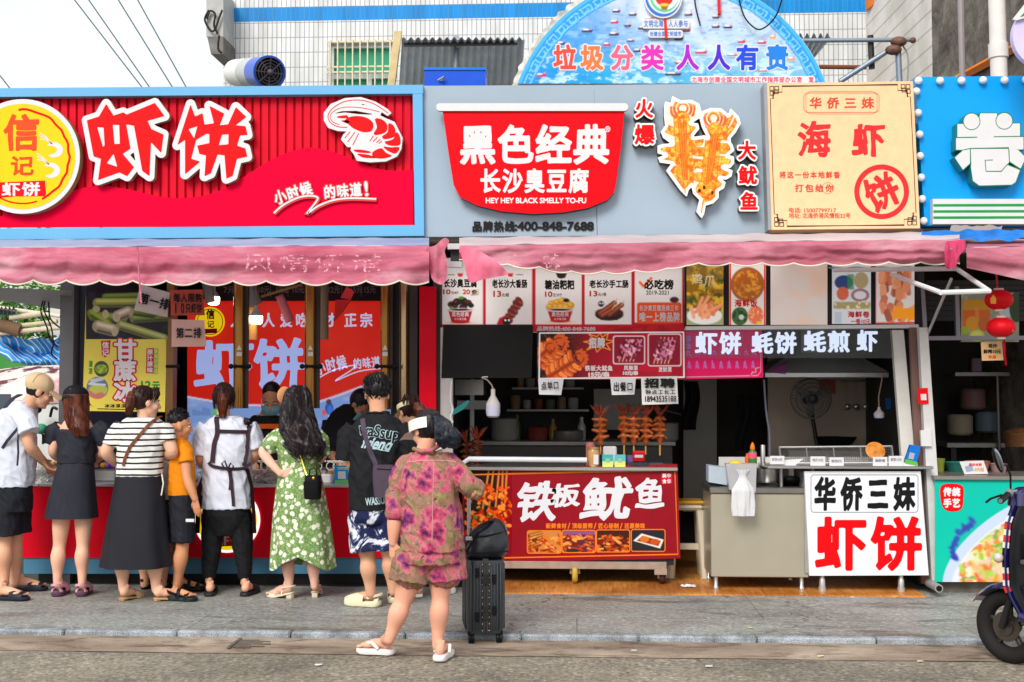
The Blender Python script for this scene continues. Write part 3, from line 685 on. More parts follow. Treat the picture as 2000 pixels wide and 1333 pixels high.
T(S3,'华侨三妹',(1576,190,1712,213),yb,mat('rust_red_ink',(206,72,48),.5),.03,warp=.03,fill=.72);mb=MB();stroke(mb,rrect(1570,182,1717,220,8,3),1.1,yb,closed=True);stroke(mb,rrect(1574,179,1713,223,10,3),.8,yb,closed=True);mb.build('frame_print',PINKT,S3)
T(S3,'海',(1555,236,1626,308),yb,SRED,.03,warp=.045);T(S3,'虾',(1662,240,1731,308),yb,SRED,.035,warp=.045)
T(S3,'将这一份本地鲜香',(1521,335,1642,349),yb,MATS['rust_red_ink'],.03,warp=.02,fill=.85);T(S3,'打包给你',(1551,360,1630,376),yb,MATS['rust_red_ink'],.03,warp=.02,fill=.85)
mb=MB();stroke(mb,circ(1617,368,11,24),.8,yb,closed=True);mb.build('frame_print',PINKT,S3)
T(S3,'电话: 15007799717',(1541,406,1633,416),yb,MATS['rust_red_ink'],.02,fit=True);T(S3,'地址: 北海侨港风情街32号',(1541,416.5,1661,427),yb,MATS['rust_red_ink'],.02,fit=True)
mb=MB();stroke(mb,circ(1722,375,48.5,56),10,yb,closed=True);mb.build('seal_ring',SRED,S3);T(S3,'饼',(1687,340,1757,410),yb-.0005,SRED,.034,warp=.04,rot=-24)
#blue sign with bulbs
S4=thing('shop_sign','bright blue fascia edged with round bulbs carrying one white rounded character','sign',P(1900,440,YS+.03));Y4=YS+.03
panel('board',mat('cyan_panel',(0,156,236),.35,var=.02),0,0,0,0,Y4,.12,S4,q=[(1806,441),(2140,441),(2130,147),(1788,151)])
BULB=mat('white_bulb',(236,236,238),.2,var=0)
for u,v in[(1794,158),(1836,158),(1878,158),(1920,157),(1962,157),(2004,156),(1790,179),(1793,221),(1796,263),(1797,305),(1799,347),(1801,389),(1804,432)]:
 c=P(u,v,Y4-.03);b_=MB().ell(c,.03,14,10).tube([c,c+Vector((0,.03,0))],.014,10,mi=1).build('bulb',[BULB,WHITE],S4,smooth=1)
cg=lambda L:[(1780+x/3.923,140+y/3.923)for x,y in L]
prt=[circ(1780+462/3.923,140+382/3.923,65/3.923,30),circ(1780+712/3.923,140+378/3.923,65/3.923,30),cg([(525,318),(658,318),(668,400),(668,505),(510,505),(510,400)]),cg([(350,400),(835,395),(835,510),(350,510)]),cg([(340,508),(862,500),(862,600),(340,603)]),cg([(400,598),(452,590),(452,705),(395,757),(330,660)]),cg([(748,588),(820,600),(880,660),(838,748),(752,692)]),cg([(450,585),(748,585),(752,695),(738,712),(835,755),(800,850),(770,870),(520,877),(470,840),(455,740)])]
class _U:pass
def union(mb,loops,y,ext,w,cell,mi=0,side=None):
 a=np.array([p for l in loops for p in l]);pad=abs(w)+3*cell
 xs=np.arange(a[:,0].min()-pad,a[:,0].max()+pad,cell);ys=np.arange(a[:,1].min()-pad,a[:,1].max()+pad,cell);X,Y=np.meshgrid(xs,ys)
 D=np.max([poly_sdf(X,Y,[l])for l in loops],0);V,Fc=marching(D+w,xs,ys);slab(mb,[tuple(p)for p in V],Fc,y,ext,mi,side)
GREEN=mat('sign_green',(10,120,70),.4);TEAL=mat('teal_edge',(40,130,130),.35)
mb=MB();union(mb,prt,Y4,.12,.8,1.2,0,1);k4=mb.build('character',[GREEN,TEAL],S4)
mb=MB();union(mb,prt,Y4-.1215,0,-.7,1.2);mb.build('character_face',WHITE,k4)
mb=MB();yl=Y4-.123
for L in([(350,506),(505,503)],[(632,500),(835,497)],[(400,600),(452,590),(745,586),(752,692),(832,750)],[(625,678),(565,680),(572,765),(690,765),(735,712),(828,750)],[(452,590),(456,720)]):stroke(mb,cg(L),1.6,yl)
for cx,cy in((462,382),(712,378)):stroke(mb,circ(1780+cx/3.923,140+cy/3.923,64/3.923,30),1.4,yl,closed=True)
mb.build('line_print',GREEN,k4)
sb=panel('striped_strip',WHITE,1822,389,2135,438,Y4-.07,.07,S4);mb=MB()
for v in(401,413,425):poly(mb,[(1823,v-2),(2134,v-3),(2134,v+2),(1823,v+3)],Y4-.072)
mb.build('stripe_print',mat('leaf_green',(20,150,70),.4),sb)
L5=thing('hanging_sign','white and violet rounded sign with a green flash at the frame corner','sign',P(2000,90,9.3))
mb=MB();shape(mb,[circ(2040,70,62,40,62)],9.3,.06,0,3,0,0);mb.build('panel',mat('pale_violet',(206,196,240),.4),L5)
mb=MB();poly(mb,[(1978,38),(2040,-40),(2060,20),(1985,40)],9.23,.02);mb.build('flash',[WHITE],L5);mb=MB();poly(mb,[(1992,34),(2040,-20),(2055,16)],9.2085);mb.build('flash_print',MATS['leaf_green'],L5)
#arched billboard
BB=thing('billboard','arched blue billboard with a boat-dotted sea picture and rainbow characters','billboard',P(1312,165,10.9));YB=10.9
arc=[(1312+320*math.cos(t),271+320*math.sin(t))for t in np.linspace(R(199.5),R(340.5),60)]
mb=MB();poly(mb,arc,YB+.003,.0);shape(mb,[arc],YB+.09,.085,0,5,0,0);mb.build('board',mat('billboard_back',(190,200,205),.6),BB)
cv=Canvas(990,-55,1635,166,1.7,(40,150,220))
gx=np.clip((cv.U-1050)/420,0,1);gy=np.clip(cv.V/150,0,1)
cv.mix(np.clip((1-gy)*1.1,0,1)*np.clip(gx*1.4,0,1),(205,214,236));cv.mix(np.clip(gx-.35,0,1)*.9,(190,214,232));cv.mix(np.clip(gy*1.6-.9,0,1)*.75,(30,176,214));cv.mix(np.clip(.35-gx,0,1)*2.2,(10,140,226))
cv.speck(7,(200,232,244),.52,.66,2,np.clip(gy*1.3-.2,0,1)*.8,2.2);cv.speck(5,(16,120,190),.58,.7,8,.35,2.5);cv.speck(60,(236,238,246),.5,.7,4,np.clip(1.3-gy*1.4,0,1)*np.clip(gx*1.4,0,1)*.8)
for bx,by,k,rr in[(1103,47,10,1),(1124,30,8,1),(1147,61,11,0),(1204,23,8,0),(1236,29,8,0),(1200,43,9,1),(1226,51,8,0),(1256,56,11,0),(1199,67,11,0),(1232,80,8,0),(1075,68,8,0),(1095,86,10,0),(1044,130,9,1),(1055,148,14,1),(1332,123,14,1),(1315,146,17,0),(1398,53,8,0),(1422,54,9,0),(1345,29,9,0),(1398,34,7,0),(1448,82,9,1),(1488,84,9,1),(1510,73,6,2),(1552,98,8,2),(1546,116,7,2),(1578,130,8,2),(1370,102,13,1),(1492,138,12,1),(1430,108,10,1),(1185,88,8,1),(1245,99,9,0),(1268,37,9,1),(1545,60,7,2),(1341,60,9,1),(1325,75,10,0)]:
 hull=[(60,40,80),(190,50,90),(226,150,70)][rr];tilt=-2 if bx<1070 else 0
 cv.poly([(bx-k,by-1-tilt),(bx+k,by-2+tilt),(bx+k*.8,by+3),(bx-k*.85,by+3)],hull);cv.poly([(bx-k*.7,by-1),(bx-k*.6,by-4),(bx+k*.2,by-3.5),(bx+k*.3,by-1)],(240,232,236));cv.cap([(bx+k*.6,by-2),(bx+k*.7,by-8)],.7,(210,120,150));cv.ell(bx,by+6,k,1.5,(20,110,150),al=.4)
rr_=np.hypot(cv.U-1312,cv.V-271);cv.mix(np.clip((rr_-290)/2,0,1),(38,146,222));cv.mix(np.clip((rr_-312)/2,0,1),(70,176,236))
th=np.arctan2(cv.V-271,cv.U-1312)*300;a_=np.mod(th,30);b_=rr_-292
mk=((np.abs(b_-16)<1.4)&(a_<24))|((np.abs(b_-3)<1.2))|((np.abs(a_-24)<1.4)&(b_>5)&(b_<16))|((np.abs(a_-4)<1.4)&(b_>5)&(b_<16))|((np.abs(b_-6)<1.4)&(a_>4)&(a_<18))|((np.abs(a_-17)<1.4)&(b_>6)&(b_<12))
cv.mix((mk&(rr_>288)&(rr_<316))*1.,(116,196,240))
mb=MB();Vv=shape(mb,[arc],YB,0,-.5,1.8);mb.ink=cv.sample(Vv);mb.build('picture',INK,BB)
cols=[(226,70,56),(240,116,60),(238,96,130),(214,40,176),(166,26,196),(74,34,200),(24,70,214),(26,124,220)]
for i,(c_,u0)in enumerate(zip('垃圾分类人人有责',(1079,1132,1191,1250,1319,1380,1436,1494))):
 k=T(BB,c_,(u0,87,u0+48,138),YB-.0015,WHITE,.085);T(BB,c_,(u0,87,u0+48,138),YB-.003,mat('rainbow_%d'%i,cols[i],.4,var=.03),.035)
mb=MB();poly(mb,rrect(1349,149,1592,162,5),YB-.0015);mb.build('caption_band',mat('caption_white',(232,230,238),.5),BB);T(BB,'北海市创建全国文明城市工作指挥部办公室 宣',(1350,150,1590,161.5),YB-.003,mat('caption_pink',(232,96,120),.5),.03)
mb=MB();shape(mb,[circ(1295,-6,38,40,42)],YB,.05,0,2.5,0,0);k=mb.build('badge',[WHITE],BB)
cv=Canvas(1258,-46,1332,36,1.5,(236,238,240));cv.ell(1295,-6,36,40,(40,110,210));cv.ell(1297,-9,33,36,(236,240,244));cv.ell(1297,-8,29,33,(90,196,140));cv.ell(1299,-12,27,31,(236,240,244));cv.ell(1297,-16,21,30,(208,40,34));cv.poly([(1287,8),(1308,8),(1302,20),(1293,20)],(150,110,30));cv.ell(1297,10,9,3,(214,190,60))
mb=MB();Vv=shape(mb,[circ(1295,-6,35,40,39)],YB-.0515,0,0,1.5);mb.ink=cv.sample(Vv);mb.build('badge_print',INK,k)
for(u0,v0,u1,v1,s_,h_)in((1254,37,1347,56,'文明北海 人人参与',0),(1266,59,1334,74,'创建全国文明城市',0)):
 mb=MB();poly(mb,rrect(u0,v0,u1,v1,5),YB,.03);k=mb.build('plate',[WHITE],BB);T(k,s_,(u0+3,v0+2.5,u1-3,v1-2.5),YB-.0315,mat('plate_blue',(60,120,200),.5),.02)
mb=MB();poly(mb,[(1296,30),(1301,30),(1304,76),(1299,76)],YB,.04);mb.build('streamer',mat('streamer_red',(214,30,30),.5),BB);mb=MB();poly(mb,[(1401,-20),(1406,-20),(1408,27),(1403,27)],YB,.04);mb.build('streamer',mat('streamer_red',(214,30,30),.5),BB)
for nm,pts,lb in(('cable',[(1440,-20),(1446,10),(1455,35),(1470,52),(1485,58),(1505,45),(1520,22),(1532,-20)],'black cable looping across the top of the blue billboard'),('cable',[(1355,-30),(1358,10),(1368,51)],'thin black wire hanging beside the balloon badge of the billboard')):
 MB().tube([P(u,v,YB-.07)for u,v in smoothpts(pts,4,False)],.007,6).build(nm,BLACK,label=lb,cat='cable')
mb=MB();ts=np.linspace(R(198),R(243),40);cl=[(1312+318*math.cos(t),271+318*math.sin(t))for t in ts]+[(1312+(329+7*noise.noise(Vector((t*30,1,0))))*math.cos(t),271+(329+7*noise.noise(Vector((t*30,1,0))))*math.sin(t))for t in ts[::-1]]
shape(mb,[cl],YB+.03,.02,0,2);mb.v=[(x,y+.02*noise.noise(Vector((x*12,1,z*12))),z)for x,y,z in mb.v];mb.build('torn_edge',mat('torn_white_sheet',(206,204,196),.7,scale=18,var=.25),BB)
#white tiled building behind
YW=16.0;TB=thing('tiled_building','white tiled building with a bright blue band behind the signs','building',P(1060,900,YW))
def tiles(c1,c2,gr,uw,vh):
 def f(nt,tc):
  br=nd(nt,'ShaderNodeTexBrick');br.offset=0;mp=nd(nt,'ShaderNodeMapping');mp.inputs['Rotation'].default_value=(R(90),0,0)
  nt.links.new(tc.outputs['Object'],mp.inputs[0]);nt.links.new(mp.outputs[0],br.inputs[0]);br.inputs['Scale'].default_value=1
  br.inputs['Brick Width'].default_value=uw;br.inputs['Row Height'].default_value=vh;br.inputs['Mortar Size'].default_value=.005
  br.inputs['Color1'].default_value=(*lin(c1),1);br.inputs['Color2'].default_value=(*lin(c2),1);br.inputs['Mortar'].default_value=(*lin(gr),1)
  st=cramp(nt,tnoise(nt,tc,1.2,5,.6,stretch=(3,1,.5)),[(.35,(200,198,192)),(.6,(255,255,255))])
  return mixc(nt,.6,br.outputs[0],st,'MULTIPLY')
 return f
WT=ramp_mat('white_wall_tile',tiles((226,228,230),(214,218,222),(140,142,146),.062,.2),.3)
BT=ramp_mat('blue_wall_tile',tiles((4,140,222),(8,128,204),(60,140,190),.062,.2),.3)
z0,z1=P(900,36.5,YW).z,P(900,8.5,YW).z;xa,xb=P(437,100,YW).x,P(1692,100,YW).x
wx0,wx1,wz0,wz1=P(643,100,YW).x,P(768,100,YW).x,P(700,215,YW).z,P(700,84,YW).z
mb=MB();mb.box(xa,wx0,YW,YW+3,0,z0);mb.box(wx1,xb,YW,YW+3,0,z0);mb.box(wx0,wx1,YW,YW+3,wz1,z0);mb.box(wx0,wx1,YW,YW+3,0,wz0);mb.box(xa,xb,YW,YW+3,z1,z1+1.5);mb.build('wall',WT,TB)
MB().box(xa,xb,YW,YW+3,z0,z1).build('blue_band',BT,TB)
wf=MB().box(wx0,wx0+.05,YW+.06,YW+.12,wz0,wz1).box(wx1-.05,wx1,YW+.06,YW+.12,wz0,wz1).box(wx0+.05,wx1-.05,YW+.06,YW+.12,wz1-.05,wz1)
zm=P(700,143,YW).z;wf.box(wx0+.05,wx1-.05,YW+.06,YW+.12,zm-.06,zm).box(wx0+.5,wx0+.56,YW+.06,YW+.12,wz0,zm-.06).build('window',WHITE,TB)
w_=[c for c in TB.children if c.name.startswith('window')][0]
MB().box(wx0+.05,wx1-.05,YW+.125,YW+.135,wz0,wz1).build('pane',mat('green_glass',(60,176,136),.3,var=.25,scale=1.2),w_)
mb=MB()
for i in range(9):x=wx0+.03+(wx1-wx0-.06)*i/8;mb.box(x-.008,x+.008,YW-.09,YW-.065,wz0,wz1+.02)
for z in(wz1,zm+.07,zm+.0,wz0+.3):mb.box(wx0-.02,wx1+.02,YW-.064,YW-.04,z-.01,z+.01)
mb.build('window_grille',mat('cream_bars',(218,206,176),.5),TB)
LT=thing('canopy','dark grey corrugated lean-to roof on a post beside the arched billboard','canopy',P(900,165,14.2))
def corr(a,b):
 u=785+240*a;top=P(u,76,14.0);bot=P(u-6,172,15.9)
 p=top.lerp(bot,b);return p+Vector((0,0,.018*math.sin(a*2*math.pi*17)))
MB().grid(corr,220,3).build('sheet',mat('grey_corrugated',(196,204,212),.5,.0,.15,3),LT,smooth=60)
MB().box(P(788,100,14.1).x,P(1010,100,14.1).x,14.1,14.16,P(900,88,14.1).z,P(900,82,14.1).z).build('purlin',DARK,LT)
a,b=P(889,170,14.3),P(892,86,14.3);MB().tube([a,b],.035,10).build('post',mat('blue_grey_pipe',(128,140,150),.4,.4),LT,smooth=1)
p=P(893,83,14.25);MB().tube([p,p+Vector((0,-.12,0))],.05,12).build('pipe_end',mat('blue_grey_pipe2',(150,158,164),.4),LT,smooth=1)
a=P(762,185,14.4);b=P(778,62,14.4);MB().obox((a+b)/2,Vector((1,0,0)),Vector((0,1,0)),(b-a).normalized(),(.045,.03,(b-a).length/2),.005).build('timber_post',mat('pale_timber',(206,186,140),.7,var=.15),label='pale timber post standing upright beside the barred window',cat='post')
C2=thing('canopy','small corner of dark corrugated roof emerging behind the arch end','canopy',P(1600,110,14.2))
MB().grid(lambda a,b:P(1560+66*a*(1-.55*b),70+42*b,14+b)+Vector((0,0,.028*math.sin(a*2*math.pi*5))),60,3).build('sheet',MATS['grey_corrugated'],C2,smooth=60)
PF=thing('pipe_frame','rusty clamped scaffold pipes standing behind the beige sign','scaffold',P(1760,160,12.0));BP=mat('blue_grey_steel',(136,150,164),.35,.5)
for a,b,r in(((1560,80),(1785,78),.022),((1640,160),(1738,97),.026),((1757,165),(1754,100),.03)):MB().tube([P(*a,12),P(*b,12)],r,10).build('pipe',BP,PF,smooth=1)
MB().ell(P(1755,82,11.97),(.08,.06,.05)).ell(P(1745,98,11.97),(.08,.06,.05)).ell(P(1783,79,11.97),.03).build('clamp',mat('rust_clamp',(110,80,66),.7,.3,.4,30),PF,smooth=1)
MB().tube([P(1700,70,12.05),P(1703,135,12.05)],.03,8).build('bracket',DARK,PF,smooth=1);MB().tube([P(1600,131,12.1),P(1692,132,12.1)],.022,8).build('rail',mat('rust_rail',(120,70,40),.7),PF,smooth=1)
MB().tube([P(u,v,12.02)for u,v in smoothpts([(1762,88),(1772,105),(1774,130),(1772,165)],4,False)],.008,6).build('cable',MATS['grey_pvc'],PF)
NB=thing('side_building','pale panelled building with weathered grey stone flank receding behind the blue sign','building',P(1850,900,14))
A0=P(1692,200,16.02);B0=P(1822,200,13.4);C0=P(2080,200,10.9)
def wallseg(a,b,z0,z1,off=0.,t=.2):
 d=Vector((b.x-a.x,b.y-a.y,0));n=Vector((d.y,-d.x,0)).normalized();n=n if n.y<0 else-n
 m=MB();pts=[a+n*off,b+n*off,b-n*(t-off),a-n*(t-off)]
 m.add([(p.x,p.y,z)for z in(z0,z1)for p in pts],[(0,1,5,4),(1,2,6,5),(2,3,7,6),(3,0,4,7),(4,5,6,7),(0,3,2,1)]);return m
def plankw(nt,tc):
 w=nd(nt,'ShaderNodeTexWave');w.wave_type='BANDS';w.bands_direction='Z';w.inputs['Scale'].default_value=1.6;nt.links.new(tc.outputs['Object'],w.inputs[0])
 return mixc(nt,1.,cramp(nt,w.outputs[0],[(0,(176,174,170)),(.05,(224,220,214))]),cramp(nt,tnoise(nt,tc,2,4),[(.4,(230,228,222)),(.6,(255,255,255))]),'MULTIPLY')
wallseg(A0,B0,0,8).build('wall',ramp_mat('pale_cladding',plankw,.5),NB)
wallseg(B0,C0,0,8).build('stone_wall',ramp_mat('weathered_stone',lambda nt,tc:mixc(nt,.6,cramp(nt,tnoise(nt,tc,3,6,.7,.6),[(.3,(78,72,66)),(.5,(124,118,110)),(.7,(160,154,146))]),cramp(nt,tnoise(nt,tc,22,4,.7),[(.3,(90,90,90)),(.7,(180,180,180))]),'OVERLAY'),.9,.6),NB)
d_=(C0-B0);d_.z=0
m_=MB();OR_=mat('orange_trim',(226,120,14),.5);zb=P(1880,152,12.6).z
def wp(t,z):q=B0+d_*t;return Vector((q.x,q.y,z))+Vector((-.03,-.05,0))
m_.tube([wp(.22,P(1870,156,wp(.22,0).y).z),wp(.75,P(1995,84,wp(.75,0).y).z)],.045,4).build('orange_trim',OR_,NB)
m_=MB();pp=[P(1690,-4,15.9),P(1728,-4,15.4),P(1690,24,15.9)];m_.add([Vector(p)+Vector((0,dy,0))for dy in(-.12,0)for p in pp],[(0,2,1),(3,4,5),(0,1,4,3),(1,2,5,4),(2,0,3,5)]);m_.build('orange_trim',OR_,NB)
a,b=P(1952,170,11.4),P(1946,-30,11.4);DP=MB().tube([a,b],.075,16).tube([a.lerp(b,.28),a.lerp(b,.42)],.088,16).build('drainpipe',mat('white_pvc',(222,218,214),.4),NB,smooth=1)
MB().tube([P(1880,160,12.0),P(1876,-20,12.0)],.03,8).build('conduit',mat('grey_conduit',(150,144,146),.5),NB,smooth=1)
#roof fan, wall unit, wires
EF=thing('exhaust_fan','blue and white roof exhaust fan duct with a round grille end','fan',P(510,165,11.2));a=P(420,150,12.6);b=P(540,150,10.9);ax=(b-a).normalized()
fc=P(526,142,10.9);side=ax.cross(Vector((0,0,1))).normalized();fax=(side,ax.cross(side),ax)
r_=33*10.9/2400
MB().lathe(fc-ax*.62,[(r_*.9,0),(r_*.92,.02),(r_*.9,.03),(r_*.9,.3)],32,fax).build('duct',mat('galvanised',(196,200,198),.4,.4),EF,smooth=1)
MB().lathe(fc-ax*.32,[(r_*.94,0),(r_*.94,.3),(r_*1.02,.31),(r_*1.02,.33),(r_*.92,.33),(r_*.9,.1)],32,fax).build('housing',mat('fan_blue',(16,84,200),.35,coat=.2),EF,smooth=1)
MB().lathe(fc-ax*1.05,[(r_*.85,0),(r_*.9,.42)],32,fax).build('sleeve',mat('canvas_sleeve',(226,226,222),.7),EF,smooth=1)
mb=MB()
for k in range(1,6):mb.tube([fc+ax*.02+(fax[0]*math.cos(t)+fax[1]*math.sin(t))*r_*k/5.6 for t in np.linspace(0,2*math.pi,29)[:-1]],.004,6,closed=True)
for k in range(4):t=k*math.pi/4;e=(fax[0]*math.cos(t)+fax[1]*math.sin(t))*r_*.93;mb.tube([fc+ax*.015-e,fc+ax*.015+e],.006,6)
mb.ell(fc+ax*.03,(r_*.22,)*3,14,8);mb.build('grille',mat('fan_grille',(70,66,74),.5,.3),EF,smooth=1)
MB().lathe(fc-ax*.1,[(r_*.9,0),(r_*.9,.01)],24,fax).build('fan_dark',BLACK,EF)
MB().box(fc.x-.35,fc.x+.2,10.95,11.5,3.7,fc.z-r_*.8).build('base',DARK,EF)
bx=thing('equipment_box','bright blue metal box on the roof edge behind the grey sign','box',P(880,165,10.3))
pbox(MB(),829,134,948,170,10.3,.25).build('case',mat('cobalt',(14,80,206),.35),bx);pbox(MB(),828,132,949,137,10.29,.27).build('lid',mat('cobalt2',(30,110,220),.3),bx);MB().tube([P(856,157,10.28),P(868,150,10.25),P(862,158,10.27)],.01,6).build('latch',STEEL,bx)
AC=thing('air_conditioner','grey wall-hung unit with loose cables on a rusty bracket at the building corner','air conditioner',P(420,75,15.7))
pbox(MB(),403,-20,436,72,15.5,.6).build('case',mat('grey_case',(176,178,174),.5,var=.12),AC);pbox(MB(),0,0,0,0,15.45,.7,q=[(412,106),(436,106),(436,73),(405,73)]).build('bracket',mat('rusty_bracket',(104,100,96),.6,.3,.3),AC)
mb=MB()
for L in([(404,38),(410,22),(420,28),(418,50),(425,66)],[(408,20),(400,40),(416,62),(430,30),(434,20)],[(428,70),(426,95),(433,104)]):mb.tube([P(u,v,15.45)for u,v in smoothpts(L,5,False)],.014,6)
mb.build('cable',BLACK,AC)
for i,(a,b)in enumerate((((143,-3),(275,168)),((171,-3),(290,168)),((229,-3),(335,168)),((267,-3),(362,168)),((-8,138),(17,170)))):
 p,q=P(*a,13.5),P(*b,13.5);d=q-p
 MB().tube([p-d*.6,p,q,q+d*.6],.0075,5).build('power_line',mat('wire_teal',(70,104,104),.6),label=['thin power line crossing the pale sky, first from the sky edge of the roof','thin power line running close beside the first across the sky','thin power line in the middle of the sky with small clips','thin power line nearest the wall-hung grey unit','short bit of power line above the round yellow badge'][i],cat='power line',group='power lines in the sky')
#awnings
PK=None
def pinkf(nt,tc):
 n1=tnoise(nt,tc,1.1,6,.65,.6,stretch=(.6,1,2.2));n2=tnoise(nt,tc,14,5,.7,stretch=(.25,1,1.6))
 c=cramp(nt,n1,[(.32,(206,96,124)),(.5,(222,128,152)),(.66,(236,186,198))])
 return mixc(nt,.55,c,cramp(nt,n2,[(.35,(200,170,176)),(.6,(255,250,252))]),'MULTIPLY')
PK=ramp_mat('faded_pink_canvas',pinkf,.75,.2,thin=.35)
PKD=ramp_mat('dull_pink_canvas',lambda nt,tc:mixc(nt,.5,cramp(nt,tnoise(nt,tc,1.3,6,.65,.6,stretch=(.5,1,2)),[(.32,(186,96,120)),(.5,(212,132,152)),(.66,(234,182,194))]),cramp(nt,tnoise(nt,tc,11,5,.7,stretch=(.3,1,1.6)),[(.35,(196,168,172)),(.6,(255,250,252))]),'MULTIPLY'),.7,.2,thin=.35)
HEM=mat('cream_hem',(222,214,196),.7)
YA=8.95
def awning(name,label,pts_top,pts_bot,m,scal,per,folds,yv=YA,mt=None,hem=True):
 """canvas roof sloping from the sign down to a rail, then a hanging valance; px rows along the rail and the hem"""
 t=thing(name,label,'awning',P((pts_top[0][0]+pts_top[-1][0])/2,520,yv))
 lt=lambda L,u:float(np.interp(u,[p[0]for p in L],[p[1]for p in L]))
 ua,ub=pts_top[0][0],pts_top[-1][0];nu=int((ub-ua)/2.6);nv=24
 def fn(a,b):
  u=ua+(ub-ua)*a;v0=lt(pts_top,u);v1=lt(pts_bot,u)
  ph=u/per*math.pi
  vs=v1-scal*(1-abs(math.sin(ph))**.8)if scal else v1
  v=v0+(vs-v0)*b
  y=yv+.012*b*math.sin(u*.02+4*b)+folds*(noise.noise(Vector((u*.012,b*1.4,ua)))+.8*noise.noise(Vector((u*.0045,b*3.4,7)))+.22*(1-2.2*abs(noise.noise(Vector(((u+60*b)*.016,b*.8,3))))))*min(1,b*3)-.05*math.sin(min(1,b*2.2)*math.pi/2)
  return P(u,v,y)
 mb=MB().grid(fn,nu,nv);v_=mb.build('valance',m,t,smooth=60)
 if hem:MB().tube([fn(i/nu,1)+Vector((0,-.003,0))for i in range(nu+1)],.006,6).build('hem',HEM,v_)
 def rf(a,b):
  u=ua+(ub-ua)*a;p=P(u,lt(pts_top,u),yv);q=Vector((p.x*(YS+.1)/yv*.985+.0,YS+.1,p.z+.14));q.x=p.x
  q=P(u,lt(pts_top,u)-15,YS-.06);r=p.lerp(q,b);return r+Vector((0,0,.012*noise.noise(Vector((u*.02,b*3,1)))))
 MB().grid(rf,nu//3,6).build('roof_canvas',mt or m,t,smooth=60)
 MB().tube([P(ua,lt(pts_top,ua)+5,yv+.03),P(ub,lt(pts_top,ub)+5,yv+.03)],.022,10).build('rail',WHITE,t,smooth=1)
 for u in(ua+30,(ua+ub)/2,ub-12):
  p=P(u,lt(pts_top,u)+8,yv+.05);MB().tube([p,Vector((p.x,YS+.15,p.z+.1))],.016,8).build('arm',ALU,t,smooth=1)
 return t
AW1=awning('awning','faded pink scalloped awning over the crowd at the red counter',[(-60,484),(400,482),(838,480)],[(-60,556),(400,558),(700,558),(866,556)],PK,9,65,.06,mt=ramp_mat('blue_white_canvas',lambda nt,tc:cramp(nt,tnoise(nt,tc,3,4),[(.3,(150,176,220)),(.7,(180,200,232))]),.6,thin=.35))
AW2=awning('awning','dull pink sagging awning over the cart and the menu boxes',[(897,480),(1300,474),(1874,468)],[(905,508),(990,522),(1050,527),(1110,536),(1200,536),(1300,531),(1340,520),(1600,520),(1874,517)],PKD,6,62,.075,mt=ramp_mat('pale_roof_canvas',lambda nt,tc:cramp(nt,tnoise(nt,tc,2,4),[(.3,(206,190,196)),(.7,(232,222,226))]),.6,thin=.35))
AW3=awning('awning','short pink awning end beside the blue framed window flap',[(1888,484),(2140,480)],[(1890,524),(2000,548),(2140,552)],PKD,0,60,.05,hem=False)
def rag(par,name,px,yv,m,amp=.05,seed=0):
 mb=MB();Vv=shape(mb,[smoothpts(px,4)],yv,0,0,3.)
 mb.v=[(x,y+amp*(noise.noise(Vector((x*9,seed,z*5)))+.6*noise.noise(Vector((x*22,seed,z*9)))),z)for x,y,z in mb.v]
 return mb.build(name,m,par,smooth=70)
rag(AW1,'crumpled_end',[(832,486),(850,480),(862,466),(874,466),(876,474),(868,490),(872,505),(874,535),(866,556),(845,548),(836,520)],YA-.05,PK,.06,3)
rag(AW2,'torn_flap',[(898,484),(930,488),(960,505),(992,534),(970,541),(945,546),(925,552),(915,548),(908,520)],YA-.07,ramp_mat('bright_pink_canvas',lambda nt,tc:cramp(nt,tnoise(nt,tc,3,5,.6),[(.3,(214,92,124)),(.7,(232,136,160))]),.7),.03,5)
rag(AW2,'crumpled_end',[(1845,476),(1866,470),(1884,470),(1886,484),(1868,505),(1862,524),(1842,520)],YA-.05,mat('deep_pink_canvas',(190,60,100),.7,var=.2),.08,8)
FAD=mat('faded_white_paint',(232,176,190),.8,var=.2,scale=30);_nt=FAD.node_tree;_b=_nt.nodes['Principled BSDF'];_n=nd(_nt,'ShaderNodeTexNoise');_n.inputs['Scale'].default_value=38;_n.inputs['Detail'].default_value=5;_tc=nd(_nt,'ShaderNodeTexCoord');_nt.links.new(_tc.outputs['Object'],_n.inputs[0]);_nt.links.new(cramp(_nt,_n.outputs[0],[(.48,(0,0,0)),(.62,(230,230,230))]),_b.inputs['Alpha'])
def ontov(t,s,box,w):
 T(t,s,box,YA-.115,FAD,w,name='faded_lettering')
ontov(AW1,'风情侨港',(470,494,750,534),.0);ontov(AW2,'镇',(1058,494,1096,530),.004);ontov(AW2,'上',(994,496,1020,522),.0)
mb=MB();mb.tube([P(u,v,YA-.12)for u,v in((268,483),(270,510),(272,545),(276,592))],.007,6);mb.build('cord',PK,AW1)
BK=thing('awning_bracket','grey steel bracket carrying the rails where two awnings meet','bracket',P(885,515,9.1))
pbox(MB(),874,476,900,487,9.1,.05).build('arm',ALU,BK);pbox(MB(),872,511,902,522,9.1,.05).build('arm',ALU,BK);pbox(MB(),880,487,896,511,9.16,.3).build('motor',DARK,BK)
MB().grid(lambda a,b:P(1800+210*a,452+20*b-4*a,9.45-.25*b)+Vector((0,0,.03*noise.noise(Vector((a*8,b*3,2))))),60,8).build('tarpaulin',[mat('blue_tarp',(30,110,196),.5,var=.3,scale=9)],smooth=70,label='crumpled blue tarpaulin bundled under the bulb-edged blue sign',cat='tarpaulin')
